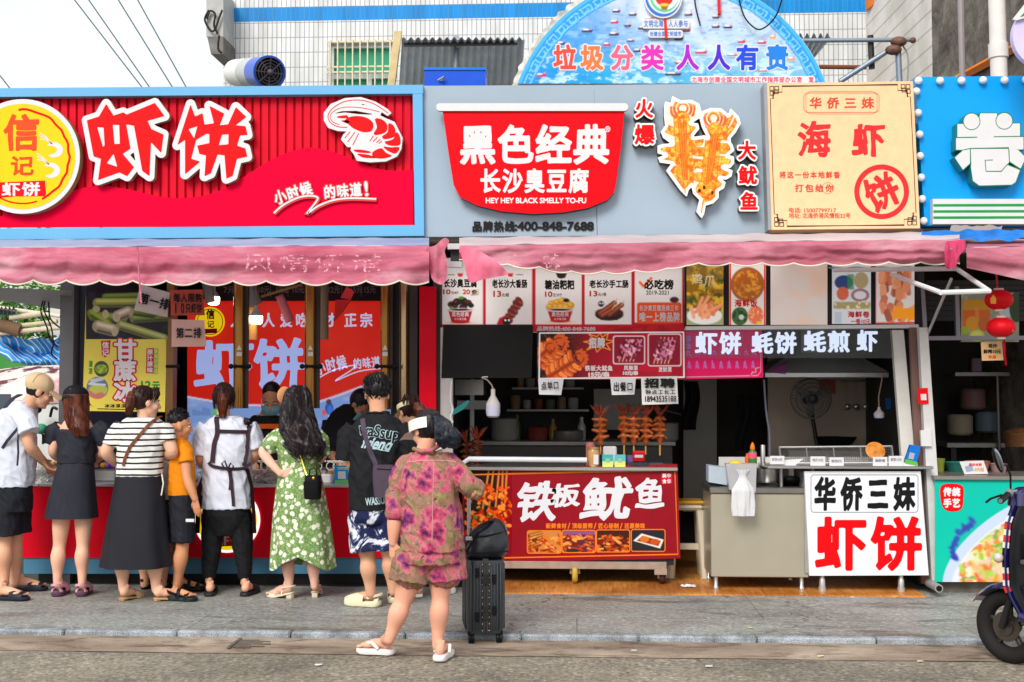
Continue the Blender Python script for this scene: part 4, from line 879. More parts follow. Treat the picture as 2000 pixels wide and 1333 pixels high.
MB().grid(lambda a,b:P(1858+100*a-10*b,441+32*b,9.62-.1*b)+Vector((0,0,.02*noise.noise(Vector((a*6,b*3,5))))),20,8).build('grey_cover',mat('grey_cloth',(150,140,140),.8),smooth=70,label='grey cloth cover hanging just below the striped strip of the blue sign',cat='cover')
#red counter of the prawn-cake stall
CT=thing('serving_counter','long bright red serving counter on a blue plinth with a glowing round badge','counter',P(450,1140,9.9))
panel('front_panel',RED,44,950,850,1090,9.90,.05,CT);panel('plinth',mat('steel_blue_plinth',(70,122,152),.45,var=.06),46,1090,850,1121,9.915,.05,CT)
p0,p1=P(44,950,9.9),P(850,950,9.9)
MB().box(p0.x,p1.x,9.885,10.6,p0.z,p0.z+.025,.004).build('worktop',ALU,CT)
MB().box(p0.x+.03,p1.x-.03,9.98,10.55,.12,p0.z-.003).build('carcass',DARK,CT)
MB().box(p0.x+.1,p1.x-.1,10.0,10.5,.0,.117).build('base',BLACK,CT)
mb=MB();poly(mb,circ(443,1016,64,56),9.898,.02);bdg=mb.build('badge',mat('lit_badge_white',(240,240,235),.3,var=0,emis=.7),CT)
yb=9.876;mb=MB();poly(mb,circ(443,1016,59,56),yb);mb.build('badge_face',mat('lit_badge_yellow',(255,214,10),.3,var=0,emis=.45),bdg)
mb=MB();stroke(mb,circ(443,1016,50,48),2,yb-.001,closed=True);poly(mb,[(418,1046),(478,1044),(480,1066),(420,1068)],yb-.001);mb.build('badge_mark',LRED,bdg);T(bdg,'虾饼',(422,1047,476,1066),yb-.002,WHITE,.03);T(bdg,'信',(415,970,455,1008),yb-.001,MATS['badge_orange'],.04);T(bdg,'记',(420,1010,452,1040),yb-.001,MATS['badge_orange'],.03)
zt=p0.z+.026
TR=mat('tray_steel',(190,192,194),.25,.8)
for i,(u0,u1)in enumerate(((488,560),(566,640),(642,690),(60,130),(185,232))):
 a,b=P(u0,905,10.15),P(u1,905,10.15);dk=['silver food tray with a looped rail beside the apron wearer','silver food tray with a looped rail in front of the leaning seller','silver food tray behind the blue payment card','steel tray of wrapped food before the man in the beige cap','steel tray under the purple packets by the striped shirt'][i]
 t=thing('food_tray',dk,'tray',((a.x+b.x)/2,10.3,zt),'food trays on the red counter')
 z=zt+.10;MB().box(a.x,b.x,10.08,10.5,zt,z,.01).build('tray',TR,t)
 if i<3:
  mb=MB();n=int((b.x-a.x)/.055);zz=z+.075
  for k in range(n):mb.tube([(a.x+.028+k*.055+.034*math.cos(q),10.09,z+.035+.034*math.sin(q))for q in np.linspace(0,2*math.pi,17)[:-1]],.004,6,closed=True)
  mb.tube([(a.x,10.09,zz),(b.x,10.09,zz)],.006,8);mb.build('loop_rail',mat('cream_rail',(222,220,210),.4),t,smooth=1)
 mb=MB();rr=random.Random(i)
 for k in range(10):x=a.x+.03+(b.x-a.x-.06)*rr.random();mb.ell((x,10.07+.04*rr.random(),z-.03+.02*rr.random())if i<3 else(x,10.15+.3*rr.random(),z+.03),(.024,.024,.022),10,8,mi=k%2)
 mb.build('snack_heap',[mat('snack_gold',(206,140,30),.45,var=.2,scale=40),mat('snack_brown' if i!=4 else 'purple_packet',(160,96,44)if i!=4 else(130,90,190),.5,var=.2,scale=40)],t,smooth=1)
GLS=glass('clear_glass')
def film(name,u0,v0,u1,v1,y,lb,col=(214,210,206),seed=0):
 fn=lambda a,b:P(u0+(u1-u0)*a+5*noise.noise(Vector((b*3,seed,1))),v0+(v1-v0)*b,y)+Vector((0,.09*noise.noise(Vector((a*3,b*3,seed)))+.04*noise.noise(Vector((a*9,b*9,seed)))-.06*math.sin(a*math.pi),0))
 MB().grid(fn,24,24).build(name,glass('plastic_film',(220,218,214),.15,.62),smooth=70,label=lb,cat='plastic bag',group='clear bags along the red counter')
film('plastic_bag',70,905,112,953,10.02,'clear plastic bag of snacks between the capped man and the black dress',seed=1);film('plastic_bag',380,905,400,952,10.02,'clear plastic bag beside the orange-shirted boy',seed=2);film('plastic_bag',500,920,560,952,10.02,'clear plastic bags heaped beside the green dress',seed=3)
q=thing('payment_card','light blue upright payment card with a white square on the red counter','card',P(668,950,9.93));pbox(MB(),653,910,682,949,9.94,.012).build('card',mat('card_blue',(28,138,206),.3,var=.05),q)
mb=MB();poly(mb,[(660,921),(675,921),(675,936),(660,936)],9.9385);mb.build('white_field',WHITE,q);mb=MB();poly(mb,[(654,939),(681,937),(681,948),(654,948)],9.9385);mb.build('green_field',mat('card_green',(110,190,110),.4),q);mb=MB()
for i in range(2):poly(mb,[(659,913+i*3),(677,913+i*3),(677,914.4+i*3),(659,914.4+i*3)],9.9385)
mb.build('line_print',WHITE,q)
MB().box(P(625,900,10.06).x,P(650,900,10.06).x,10.0,10.2,zt,zt+.07,.008).build('napkin_pack',mat('napkin_white',(226,226,226),.8),label='white napkin pack beside the blue payment card',cat='napkins')
#lit backdrop inside
BD=thing('backdrop_board','glowing red backdrop with pale blue characters behind the two sellers','backdrop',P(558,900,11.5));yb=11.5
cv=Canvas(366,585,768,935,2.,(206,34,22));n_=cv.nz(60,3);cv.mix(np.clip((n_-.45)*2,0,1)*.5,(226,60,30))
low=[(366,778),(410,786),(460,792),(520,797),(575,795),(640,782),(700,762),(768,735),(768,935),(366,935)];cv.poly(low,(124,156,214));cv.speck(26,(170,188,230),.5,.7,3,cv.where(low),1.5)
cv.cap(smoothpts([(366,776),(460,790),(575,793),(640,780),(768,732)],5,False),2,(196,200,236))
for u in range(376,412,4):cv.rect(u,796+(u*7%9),u+3,812,(90,120,176),.7)
cv.ell(643,798,8,12,(30,84,190));cv.ell(644,800,5,8,(60,120,214));cv.ell(642,785,5,5,(90,60,70));cv.ell(650,815,9,6,(222,228,240));cv.ell(633,806,4,6,(224,90,80));cv.ell(420,806,5,8,(90,190,120));cv.ell(428,810,5,6,(230,190,70))
cv.build(BD,yb,vcol_mat('backlit_print',.3,.42));panel('board',DARK,364,583,770,937,yb+.002,.05,BD)
PB=mat('lit_pale_blue',(164,180,236),.3,var=0,emis=.45);PBW=mat('lit_white_blue',(196,204,240),.3,var=0,emis=.4)
T(BD,'虾',(374,664,500,762),yb-.002,PB,.034,warp=.025);T(BD,'饼',(492,660,600,760),yb-.002,PB,.034,warp=.025)
for c_,u0 in zip('人人爱吃才正宗',(449,511,546,576,632,671,702)):T(BD,c_,(u0,611,u0+27,640),yb-.002,PBW,.03,warp=.04)
T(BD,'小时候',(614,699,678,728),yb-.002,PBW,.03,rot=-14,warp=.03);T(BD,'的味道',(689,698,743,720),yb-.002,PBW,.03,rot=-6,warp=.03)
mb=MB();stroke(mb,smoothpts([(612,745),(650,724),(690,714),(688,722),(655,744),(700,726),(745,720)],4,False),2.4,yb-.002);mb.build('swoosh',PBW,BD)
mb=MB();poly(mb,circ(410,629,29,40),yb-.004);k=mb.build('badge',mat('lit_yellow',(250,214,20),.3,var=0,emis=.4),BD);mb=MB();stroke(mb,circ(410,629,25,40),1.4,yb-.005,closed=True);mb.build('badge_line',mat('badge_brown',(150,70,10),.5),k);T(k,'信',(402,604,420,624),yb-.005,MATS['badge_brown'],.04);T(k,'记',(404,626,419,641),yb-.005,MATS['badge_brown'],.03);mb=MB();poly(mb,[(396,643),(424,642),(424,651),(397,652)],yb-.005);mb.build('badge_band',LRED,k)
MN=thing('menu_strip','dark maroon price strip with faint figures above the glowing backdrop','menu board',P(560,590,11.35));panel('board',mat('maroon_board',(44,10,22),.35),400,520,790,588,11.35,.05,MN)
for s_,u in(('7元',437),('10元',505),('10元',540),('10元',572),('12元',642),('15元',686),('15元',712)):T(MN,s_,(u,560,u+22,573),11.349,mat('faint_grey_ink',(150,130,134),.5),.03,fit=True)
mb=MB()
for u in(528,562,667,705):poly(mb,[(u,556),(u+1,556),(u+1,580),(u,580)],11.349)
mb.build('line_print',MATS['faint_grey_ink'],MN)
GOLD=mat('brown_gold_pole',(150,104,46),.22,.75,.1,4,stretch=(1,1,.2));PDK=mat('dark_bronze',(44,34,30),.4,.3)
pl=None
for i,(u,w_,vb)in enumerate(((467,11,798),(606,11,798),(752,9,800))):
 a,b=P(u,520,10.05),P(u,vb,10.05);r=w_*10.05/2400
 t=thing('folding_pole',['shiny bronze pole hanging above the ponytailed apron wearer','shiny bronze pole above the long black hair of the green dress','shiny bronze pole above the spiky haired man'][i],'pole',b,'bronze window poles over the red counter')
 MB().tube([a,b],r,20).build('pole',GOLD,t,smooth=1);MB().box(a.x+r*.6,a.x+r*1.7,10.06,10.09,b.z,a.z).build('edge_strip',PDK,t)
 c=P(u,716,10.05-r);mb=MB().tube([c+Vector((-.06,-.01,0)),c+Vector((.075,-.01,0))],.012,8);mb.ell(c+Vector((-.065,-.01,0)),.022,10,8).ell(c+Vector((.085,-.01,0)),.022,10,8);mb.build('clamp',BLACK,t,smooth=1)
 mb=MB();yy=10.05-r-.003;poly(mb,[(u-5,684),(u,674),(u+5,684)],yy);poly(mb,[(u-5,688),(u+5,688),(u+5,696),(u-5,696)],yy);mb.build('warning_sticker',mat('sticker_white',(214,212,206),.5),t)
a,b=P(790,520,10.1),P(790,960,10.1);MB().tube([a,b],.042,20).box(a.x+.04,a.x+.11,10.1,10.16,b.z,a.z,0,1).build('steel_post',[mat('champagne_steel',(172,150,112),.2,.85,.08,stretch=(1,1,.2)),PDK],smooth=1,label='tall champagne steel post beside the red end panel',cat='post')
a,b=P(771,620,10.2),P(771,960,10.2);MB().box(a.x-.03,a.x+.05,10.2,10.26,b.z,a.z+.5).build('dark_door_strip',PDK,label='dark bronze door edge beside the champagne post',cat='door edge')
def lamp(name,u,v0,v1,y,w,lb,on,cord=None):
 c=P(u,v1,y);k=y/2400;r=w*k;h=(v1-v0)*k
 t=thing(name,lb,'lamp',c)
 MB().lathe(c,[(r*.3,h),(r*.32,h*.78),(r*.4,h*.74),(r*.95,h*.5),(r,h*.44)],20).build('housing',mat('bulb_housing',(200,198,192),.4),t,smooth=1)
 MB().lathe(c,[(r*.6,0),(r*.9,h*.06),(r,h*.2),(r,h*.44)],20).build('diffuser',mat('lit_diffuser',(255,236,200),.3,var=0,emis=5)if on else mat('frosted_diffuser',(196,200,222),.3,var=0),t,smooth=1)
 top=c+Vector((0,0,h));MB().tube([top,*[P(*q,y)for q in(cord or[(u,v0-40)])]],.006,6).build('cord',mat('old_cord',(170,150,120),.6),t)
 return t
lamp('hanging_lamp',500,596,634,10.3,13,'glowing hanging bulb beside the first bronze pole',True);lamp('hanging_lamp',417,560,596,10.5,12,'glowing bulb half hidden behind the red notice',True)
lamp('hanging_lamp',963,760,816,9.97,14,'unlit white bulb hanging under the black television',False,[(960,752),(951,742),(940,738)])
for i,(a,b,r,c_,lb)in enumerate((((482,548),(500,596),13,(150,146,140),'grey cardboard tube hanging above the glowing bulb'),((546,578),(566,628),9,(206,110,120),'rolled pink paper hanging between the bronze poles'),((633,540),(633,663),9,(150,128,106),'long brown hanging tube beside the second bronze pole'),((492,590),(492,664),11,(240,176,100),'warm lit paper tube hanging behind the glowing bulb'),((404,548),(412,592),11,(150,146,140),'grey hanging tube beside the red purchase notice'))):
 MB().tube([P(*a,10.35+.03*i),P(*b,10.35+.03*i)],r*10.3/2400,16).build('paper_tube',mat('tube_%d'%i,c_,.7),smooth=1,label=lb,cat='hanging tube',group='tubes hanging in the red stall')
MB().tube([P(510,580,10.3),P(590,556,10.3)],.012,8).build('wooden_stick',mat('stick_wood',(150,110,70),.7),label='thin wooden stick slanting beside the grey cardboard tube',cat='stick')
rp=thing('paper_charm','red paper charm with a square head dangling near the third bronze pole','decoration',P(670,630,10.1));mb=MB();poly(mb,[(665,582),(677,560),(692,570),(685,586)],10.1,.02);mb.build('head',mat('charm_red',(190,40,46),.5),rp);mb=MB();poly(mb,[(655,586),(684,586),(668,610),(652,628)],10.1,.03);mb.build('body',mat('charm_red2',(206,28,30),.5),rp)
CP=thing('poster','yellow sugar-cane ice poster with a dark photo of cut cane on top','poster',P(246,806,10.0));yb=10.0
cv=Canvas(168,571,328,663,1.3,(24,20,30));cv.speck(20,(44,36,60),.5,.7,2)
for a,b,r,c_ in(((205,580),(275,578),6,(96,120,40)),((190,592),(272,591),9,(150,156,74)),((182,618),(240,622),9,(110,130,30)),((262,622),(330,618),9,(128,140,62)),((236,636),(320,662),9,(144,150,84)),((250,608),(300,614),8,(108,128,40)),((178,612),(210,632),8,(120,136,30)),((192,638),(220,645),12,(176,160,132)),((230,618),(250,610),11,(182,162,140))):
 cv.cap([a,b],r,c_);cv.cap([(a[0],a[1]-r*.4),(b[0],b[1]-r*.4)],r*.3,tuple(min(255,int(x*1.3+14))for x in c_),2.5);cv.cap([(a[0],a[1]+r*.7),(b[0],b[1]+r*.7)],r*.25,tuple(int(x*.5)for x in c_),2)
for e in((188,604,7,6),(206,614,6,8),(228,620,7,9),(224,648,6,9)):cv.ell(*e,(206,190,160));cv.ell(e[0],e[1],e[2]*.7,e[3]*.7,(190,176,130))
cv.build(CP,yb-.001,INKG);panel('sheet',mat('poster_yellow',(236,216,90),.4,var=.03),0,0,0,0,yb,.01,CP,q=[(161,803),(322,805),(328,571),(168,571)])
yb=yb-.002;RI=mat('poster_red',(206,24,50),.4);GI=mat('poster_green',(30,150,50),.4);PW=mat('poster_white',(228,220,224),.4)
T(CP,'甘蔗冰',(222,662,267,786),yb,RI,.105,vert=True,fill=1.0);T(CP,'甘蔗冰',(222,662,267,786),yb-.001,PW,.04,vert=True,fill=1.0)
mb=MB();poly(mb,[(197,666),(216,665),(214,692),(205,699),(199,694)],yb);mb.build('red_label',RI,CP);mb=MB();poly(mb,[(286,681),(301,680),(300,730),(285,729)],yb);mb.build('red_label',RI,CP)
T(CP,'信记',(199,667,213,696),yb-.001,PW,.03,vert=True);T(CP,'原汁原味',(287,682,299,729),yb-.001,PW,.03,vert=True)
mb=MB();poly(mb,[(302,681),(309,681),(308,731),(301,731)],yb);mb.build('green_label',mat('lime_label',(150,190,60),.4),CP);T(CP,'新鲜的味道',(302,682,308,730),yb-.001,mat('pale_lime',(214,222,130),.5),.02,vert=True);T(CP,'清凉',(173,704,181,732),yb,GI,.03,vert=True)
T(CP,'12',(276,745,295,760),yb,GI,.05,fit=True);T(CP,'元',(296,744,313,763),yb,GI,.04);T(CP,'冰冰凉凉解暑',(204,789,268,797),yb,BLACK,.03);mb=MB();poly(mb,[(190,798),(300,801),(300,802.5),(190,799.5)],yb);mb.build('rule_print',BLACK,CP)
cv=Canvas(167,700,216,782,1.2,(226,204,84));cv.ell(198,721,15,16,(70,80,70));cv.ell(198,721,13,9,(120,160,30));cv.speck(4,(180,200,80),.5,.7,1,np.clip(12-np.hypot(cv.U-198,(cv.V-721)*1.3),0,1));cv.ell(190,758,22,22,(110,120,140));cv.ell(192,762,18,12,(190,196,90));cv.cap([(172,768),(185,776),(198,772)],6,(206,120,110));cv.cap([(180,745),(200,740)],4,(190,200,220));cv.cap([(175,750),(205,752)],2,(214,220,230))
mb=MB();c1=[circ(198,721,14.5,30,15.5),circ(190,758,21.5,36)];V1=shape(mb,c1[:1],yb,0,0,1.3);V2=shape(mb,c1[1:],yb,0,0,1.3);mb.ink=cv.sample(np.concatenate([V1,V2]));mb.build('photo_print',INKG,CP)
a,b=P(333,545,10.0),P(331,830,10.0);MB().box(a.x-.03,a.x+.03,10.0,10.1,b.z,a.z).build('window_post',mat('brown_post',(120,86,50),.35,.5),label='bronze window post at the edge of the sugar-cane poster',cat='post');c=P(336,716,9.99);MB().tube([c-Vector((.05,0,0)),c+Vector((.05,0,0))],.012,8).ell(c+Vector((.05,0,0)),.02,10,8).build('clamp',BLACK,smooth=1,label='black clamp on the bronze post beside the poster',cat='clamp')
def notice(lb,q,y,col,s_,box,w,ink=BLACK,rot=0.,bend=.02,fit=False,extra=None,nm='notice'):
 c4=[np.array(e,float)for e in q];xs_=[e[0]for e in q];xm_=sum(xs_)/4
 t=thing(nm,lb,'notice',P(xm_,max(e[1]for e in q),y))
 fn=lambda a,b:P(*((c4[3]*(1-a)+c4[2]*a)*(1-b)+(c4[0]*(1-a)+c4[1]*a)*b),y)+Vector((0,-bend*b*b*math.sin(a*3+1),0))
 mb=MB().grid(fn,10,10);n_=len(mb.v);mb.grid(lambda a,b:fn(1-a,b)+Vector((0,.002,0)),10,10);mb.build('sheet',mat('paper_%02x%02x%02x'%col,col,.8,var=.05,scale=14),t,smooth=60)
 for i,(ss,bx,ww)in enumerate([(s_,box,w)]+(extra or[])):T(t,ss,bx,y-bend-.003,ink,ww,rot=rot,fit=fit or len(ss)>8)
 return t
notice('wrinkled pale notice marked row one in front of the cane photo',[(263,606),(326,620),(332,572),(274,556)],9.93,(214,196,188),'第一排',(271,578,332,600),.035,rot=14)
notice('red notice limiting ten cakes a person hanging above the boy',[(335,617),(399,616),(396,566),(332,567)],9.9,(196,84,64),'每人限购',(338,573,395,591),.03,extra=[('10只虾饼',(340,593,395,612),.03)])
notice('pale pink notice marked row two below the red notice',[(336,678),(402,677),(399,626),(335,624)],9.9,(226,180,166),'第二排',(343,640,394,661),.03)
#black-sign stall: menu board, TV, squid board
ME=thing('menu_board','long white menu board of five dishes framed in red under the pink awning','menu board',P(1098,648,10.1));yb=10.1
cv=Canvas(852,505,1338,649,1.6,(176,16,30));cells=[(864,943),(949,1039),(1046,1136),(1142,1233),(1240,1332)]
for i,(a,b)in enumerate(cells):cv.rect(a,500,b,634-4*(i>3),(214,208,206));
cv.speck(14,(150,10,24),.5,.7,5,cv.where([(1170,636),(1336,636),(1336,649),(1170,649)]))
def bowlp(cx,top,w,h,c_=(170,20,34)):
 cv.ell(cx,top+h+1,w*.5,3,(232,150,90),al=.7,soft=2);cv.poly([(cx-w/2,top),(cx+w/2,top),(cx+w*.36,top+h),(cx-w*.36,top+h)],c_);cv.ell(cx,top+h,w*.36,2.5,c_);cv.ell(cx,top,w/2+1,3.5,(230,226,224));cv.ell(cx,top-.5,w/2-1.5,2.4,(60,30,30))
for u,v,r in((882,595,8),(893,590,9),(904,588,9),(914,592,8),(920,597,6),(888,599,7),(905,600,8)):cv.ell(u,v,r,r*.8,(34,24,24));
cv.speck(3,(120,60,20),.6,.7,3,cv.where([(878,586),(920,586),(920,604),(878,604)]));cv.ell(901,582,5,3,(60,140,40));cv.ell(882,602,4,3,(70,140,40));bowlp(899,606,48,24);
for k in range(7):cv.ell(1014-k*5,590+k*8-(k%2)*2,11,7,(110-6*(k%2),40,36),60);cv.cap([(1009-k*5,588+k*8),(1020-k*5,593+k*8)],1.2,(160,80,60))
cv.poly([(975,622),(992,614),(996,634),(970,634)],(166,20,34));cv.ell(990,628,9,7,(30,20,24));cv.ell(987,626,1.8,1.8,(240,240,240));cv.ell(994,626,1.8,1.8,(240,240,240))
for u,v in((1078,594),(1088,591),(1098,588),(1107,592),(1114,597),(1084,600),(1096,600),(1106,601),(1074,600)):cv.ell(u,v,8,7,(200,140,30));cv.ell(u-2,v-2,4,3,(228,180,80),soft=2)
bowlp(1094,606,50,22);cv.ell(1106,587,6,4,(30,20,24))
cv.ell(1190,615,28,12,(44,28,30));cv.poly([(1162,610),(1218,610),(1206,626),(1174,626)],(40,26,28));cv.ell(1190,610,27,8,(70,30,24))
for a,b in(((1172,612),(1200,592)),((1190,614),(1214,596)),((1176,616),(1196,604))):cv.cap([a,b],5,(120,50,36));cv.cap([a,b],1.5,(170,90,60));cv.cap([b,(b[0]+5,b[1]-8)],1,(200,160,100))
cv.ell(1174,594,6,6,(36,26,28));cv.ell(1172,593,1.5,1.5,(230,230,230));cv.ell(1177,593,1.5,1.5,(230,230,230))
cv.poly(rrect(1244,591,1331,632,5),(206,70,30));cv.ell(1317,586,9,6,(70,30,34));cv.cap([(1250,552),(1257,560),(1272,544)],2.6,(224,96,30))
cv.poly([(1085,533),(1108,533),(1104,543),(1096,545),(1089,543)],(40,24,30))
for u in(899,997):cv.poly([(u-6,534),(u+6,534),(u+4,541),(u-4,541)],(206,40,40));cv.cap([(u-24,537),(u-12,537)],.7,(90,80,80));cv.cap([(u+12,537),(u+24,537)],.7,(90,80,80))
cv.build(ME,yb-.001,vcol_mat('menu_lit_print',.4,.22));panel('board',ALU,851,504,1339,650,yb,.06,ME);yb-=.0025
for s_,bx in(('长沙臭豆腐',(866,545,932,562)),('老长沙大香肠',(961,546,1030,563)),('糖油粑粑',(1064,547,1122,566)),('老长沙手工肠',(1151,547,1228,563)),('必吃榜',(1258,546,1316,566))):T(ME,s_,bx,yb,BLACK,.04,fill=.98)
for s_,bx in(('10',(866,566,880,575)),('20',(904,566,918,575)),('13',(964,569,979,580)),('10',(1065,570,1079,580)),('13',(1152,569,1167,579))):T(ME,s_,bx,yb,mat('price_orange',(200,60,20),.5),.05,fit=True)
for s_,bx in(('元/8片',(881,569,896,575)),('元/根',(980,573,994,580)),('元/10个',(1080,573,1098,580)),('元/1根',(1168,572,1184,579))):T(ME,s_,bx,yb,BLACK,.02,fit=True)
T(ME,'2019-2021',(1262,568,1306,576),yb,BLACK,.02,fit=True);T(ME,'长沙臭豆腐连续三年',(1248,596,1326,608),yb,PW,.02);T(ME,'唯一上榜品牌',(1248,610,1328,629),yb,PW,.04)
T(ME,'品牌热线:400-848-7688',(1049,638,1163,647),yb,PW,.04,fit=True)
for u in(899,1094):T(ME,'黑色经典',(u-17,610,u+17,619),yb,PW,.03);T(ME,'长沙臭豆腐',(u-12,621,u+12,626),yb,PW,.02)
notice('small handwritten paper patch over a price on the menu board',[(918,576),(935,575),(935,565),(918,566)],10.09,(226,210,190),'价',(921,566,932,575),.03,bend=.003)
TV=thing('television','black wall television blank and slightly tilted below the menu board','television',P(950,740,9.98));panel('screen',mat('tv_black',(10,10,12),.5,var=0),0,0,0,0,9.972,.02,TV,q=[(864,736),(1036,735),(1039,637),(868,637)]);panel('bezel',BLACK,0,0,0,0,9.975,.06,TV,q=[(862,739),(1038,738),(1041,634.5),(866,634.5)])
mb=MB();poly(mb,[(942,735.3),(953,735.3),(953,737.5),(942,737.5)],9.9735);mb.build('badge',ALU,TV);MB().box(P(950,690,10.04).x-.1,P(950,690,10.04).x+.1,10.036,10.4,P(950,700,10.04).z,P(950,670,10.04).z).build('wall_mount',DARK,TV)
SQ=thing('menu_board','dark red squid price board with roasted squid photo and two framed pictures','menu board',P(1193,745,10.0));yb=10.0
def squidp(cv,x,y,L,ang,s_=1.,cols=((236,130,60),(206,84,30),(150,50,14)),rnd=1):
 r=random.Random(rnd);d=np.array([math.cos(R(ang)),math.sin(R(ang))]);n=np.array([-d[1],d[0]]);p=np.array([x,y],float)
 k=int(L/(9*s_))
 for i in range(k):
  c=p+d*L*(i+.5)/k
  for sg in(-1,1):
   w=(15+5*r.random())*s_;e=c+n*sg*w+d*5*s_;m=c+n*sg*w*.5
   cv.cap([tuple(c),tuple(m),tuple(e)],5.2*s_,cols[2]);cv.cap([tuple(c),tuple(m),tuple(e)],4.2*s_,cols[1]if(i+sg)%3 else cols[0]);cv.cap([tuple(m-d*2*s_),tuple(e-d*2.5*s_)],1.4*s_,cols[0],1.5)
 cv.cap([tuple(p),tuple(p+d*L)],3*s_,cols[2]);e=p+d*(L+9*s_)
 for q in range(7):a=R(ang+(q-3)*26);cv.cap([tuple(e),tuple(e+np.array([math.cos(a),math.sin(a)])*13*s_),tuple(e+np.array([math.cos(a+.7),math.sin(a+.7)])*18*s_)],2*s_,cols[1]);
 cv.cap([tuple(e+np.array([math.cos(t),math.sin(t)])*10*s_)for t in np.linspace(0,5,12)],1.6*s_,cols[2])
cv=Canvas(1050,648,1338,741,1.2,(150,8,34));cv.mix(np.clip((1165-cv.U)/60,0,1),(34,18,16));cv.speck(3,(120,60,30),.64,.75,3,np.clip((1150-cv.U)/40,0,1));cv.speck(20,(190,16,46),.5,.7,6,np.clip((cv.U-1180)/40,0,1)*.6)
squidp(cv,1052,715,50,-48,1.05,rnd=2);squidp(cv,1070,738,62,-32,1.0,rnd=3);squidp(cv,1050,700,24,-40,.9,rnd=5)
cv.poly([(1158,672),(1140,668),(1162,664),(1150,653),(1166,658),(1172,651),(1176,659),(1188,652),(1184,664),(1200,667),(1184,672),(1192,684),(1176,678),(1166,688),(1162,678),(1146,684)],(120,16,14));L=[(1158,672),(1140,668),(1162,664),(1150,653),(1166,658),(1172,651),(1176,659),(1188,652),(1184,664),(1200,667),(1184,672),(1192,684),(1176,678),(1166,688),(1162,678),(1146,684),(1158,672)];cv.cap(L,.8,(244,150,30))
for x0,x1,y0,y1,sd in((1197,1260,656,712,1),(1265,1331,652,716,2)):
 f=rrect(x0,y0,x1,y1,5);cv.poly(f,(226,196,200));cv.poly(rrect(x0+2,y0+2,x1-2,y1-2,4),(128,12,36))
 rr=random.Random(sd)
 for k in range(5):
  a=np.array([x0+12+k*7,y1-6]);b=np.array([x0+26+k*7.5,y0+8]);cv.cap([tuple(a),tuple(b)],.9,(222,160,140))
  for j in range(9):p=a+(b-a)*(.2+.8*j/9)+np.array([rr.uniform(-4,4),rr.uniform(-2,2)]);cv.ell(p[0],p[1],4,3,[(196,110,150),(120,30,60),(226,160,180),(100,16,40)][rr.randrange(4)],rr.uniform(0,90))
cv.cap([(1054,651),(1335,649),(1336,737),(1053,740),(1054,651)],1.1,(232,226,226));cv.build(SQ,yb-.001,MATS['menu_lit_print']);panel('board',DARK,1049,647,1339,742,yb,.03,SQ);yb-=.0025
T(SQ,'招牌',(1150,660,1182,680),yb,PW,.06);T(SQ,'铁板大鱿鱼',(1142,714,1197,725),yb,PW,.05);T(SQ,'15元/串',(1150,727,1190,737),yb,PW,.07,fit=True);T(SQ,'凤舞须',(1218,714,1246,724),yb,PW,.04);T(SQ,'10元/串',(1217,725,1246,733),yb,PW,.06,fit=True);T(SQ,'发财须',(1286,717,1312,727),yb,PW,.04)
notice('white handwritten order slip hanging from the squid board',[(1053,771),(1096,772),(1101,741),(1051,741)],9.99,(222,224,230),'点单口',(1056,745,1092,762),.02,rot=-3);notice('white handwritten pick-up slip hanging near the middle of the squid board',[(1195,772),(1239,771),(1242,739),(1192,740)],9.99,(222,224,230),'出餐口',(1197,746,1237,765),.02)
notice('white printed job notice with a phone number below the squid board',[(1254,791),(1325,789),(1322,735),(1252,737)],9.97,(224,224,224),'招聘',(1258,739,1319,758),.05,extra=[('钟点工长工',(1260,761,1320,771),.02),('18943535188',(1260,774,1321,785),.03)])
ML=thing('shelf_frame','white metal shelf frame with a bread-tin tray beyond the television','shelf',P(930,900,11.4))
panel('crossbar',WHITE,884,783,965,800,11.4,.05,ML);panel('leg',ALU,918,740,926,900,11.42,.04,ML);panel('tray',STEEL,886,742,944,772,11.2,.4,ML)
mb=MB();poly(mb,[(878,806),(884,812),(905,800),(918,785),(914,782),(896,793)],9.95,.02);mb.build('squeegee',mat('teal_plastic',(30,120,120),.4),label='teal plastic scraper hanging on the pale post',cat='scraper')
MB().tube([P(u,v,9.93)for u,v in smoothpts([(882,745),(880,780),(884,800),(880,815),(884,826)],4,False)],.01,6).build('cable',WHITE,label='white cable hanging down the pale post',cat='cable')
def skewer(u,v0,v1,y,seed,lb,dark=False):
 t=thing('squid_skewer',lb,'skewer',P(u,v1,y),'grilled squid skewers')
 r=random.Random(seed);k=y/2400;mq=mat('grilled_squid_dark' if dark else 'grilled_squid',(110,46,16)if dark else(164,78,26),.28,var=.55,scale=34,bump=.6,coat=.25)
 MB().tube([P(u,v0+30,y),P(u,v1,y)],.007,8).build('stick',mat('bamboo',(196,150,84),.6),t)
 mb=MB();vb=v0+62
 for i in range(4):
  c=P(u,v0+28+i*11.5,y-.012)
  for sg in(-1,1):w=r.uniform(.034,.064);dz=r.uniform(-.02,.016);mb.tube([c,c+Vector((sg*.024,-.02*r.random(),.006)),c+Vector((sg*w,-.03*r.random()+.01,dz))],[.024,.026,.017],10,flat=.7,up=(0,0,1));mb.ell(c+Vector((sg*w,0,dz)),(.014,.012,.013),8,6)
  mb.ell(c,(.034,.024,.03),12,8)
 mb.tube([P(u,vb+6,y-.01),P(u,vb+16,y-.01)],[.03,.012],10);mb.build('body',mq,t,smooth=1)
 mb=MB()
 for i in range(11):a=R(r.uniform(-46,46));c=P(u,v0+22,y-.012);L=.07+.05*r.random();mb.tube([c,c+Vector((math.sin(a)*L*.5,-.01,math.cos(a)*L*.5)),c+Vector((math.sin(a*1.2)*L,-.02*r.random(),L*.95))],[.012,.009,.003],6)
 mb.build('tentacles',mat('tentacle_red',(124,44,20),.35,var=.45,scale=40),t,smooth=1)
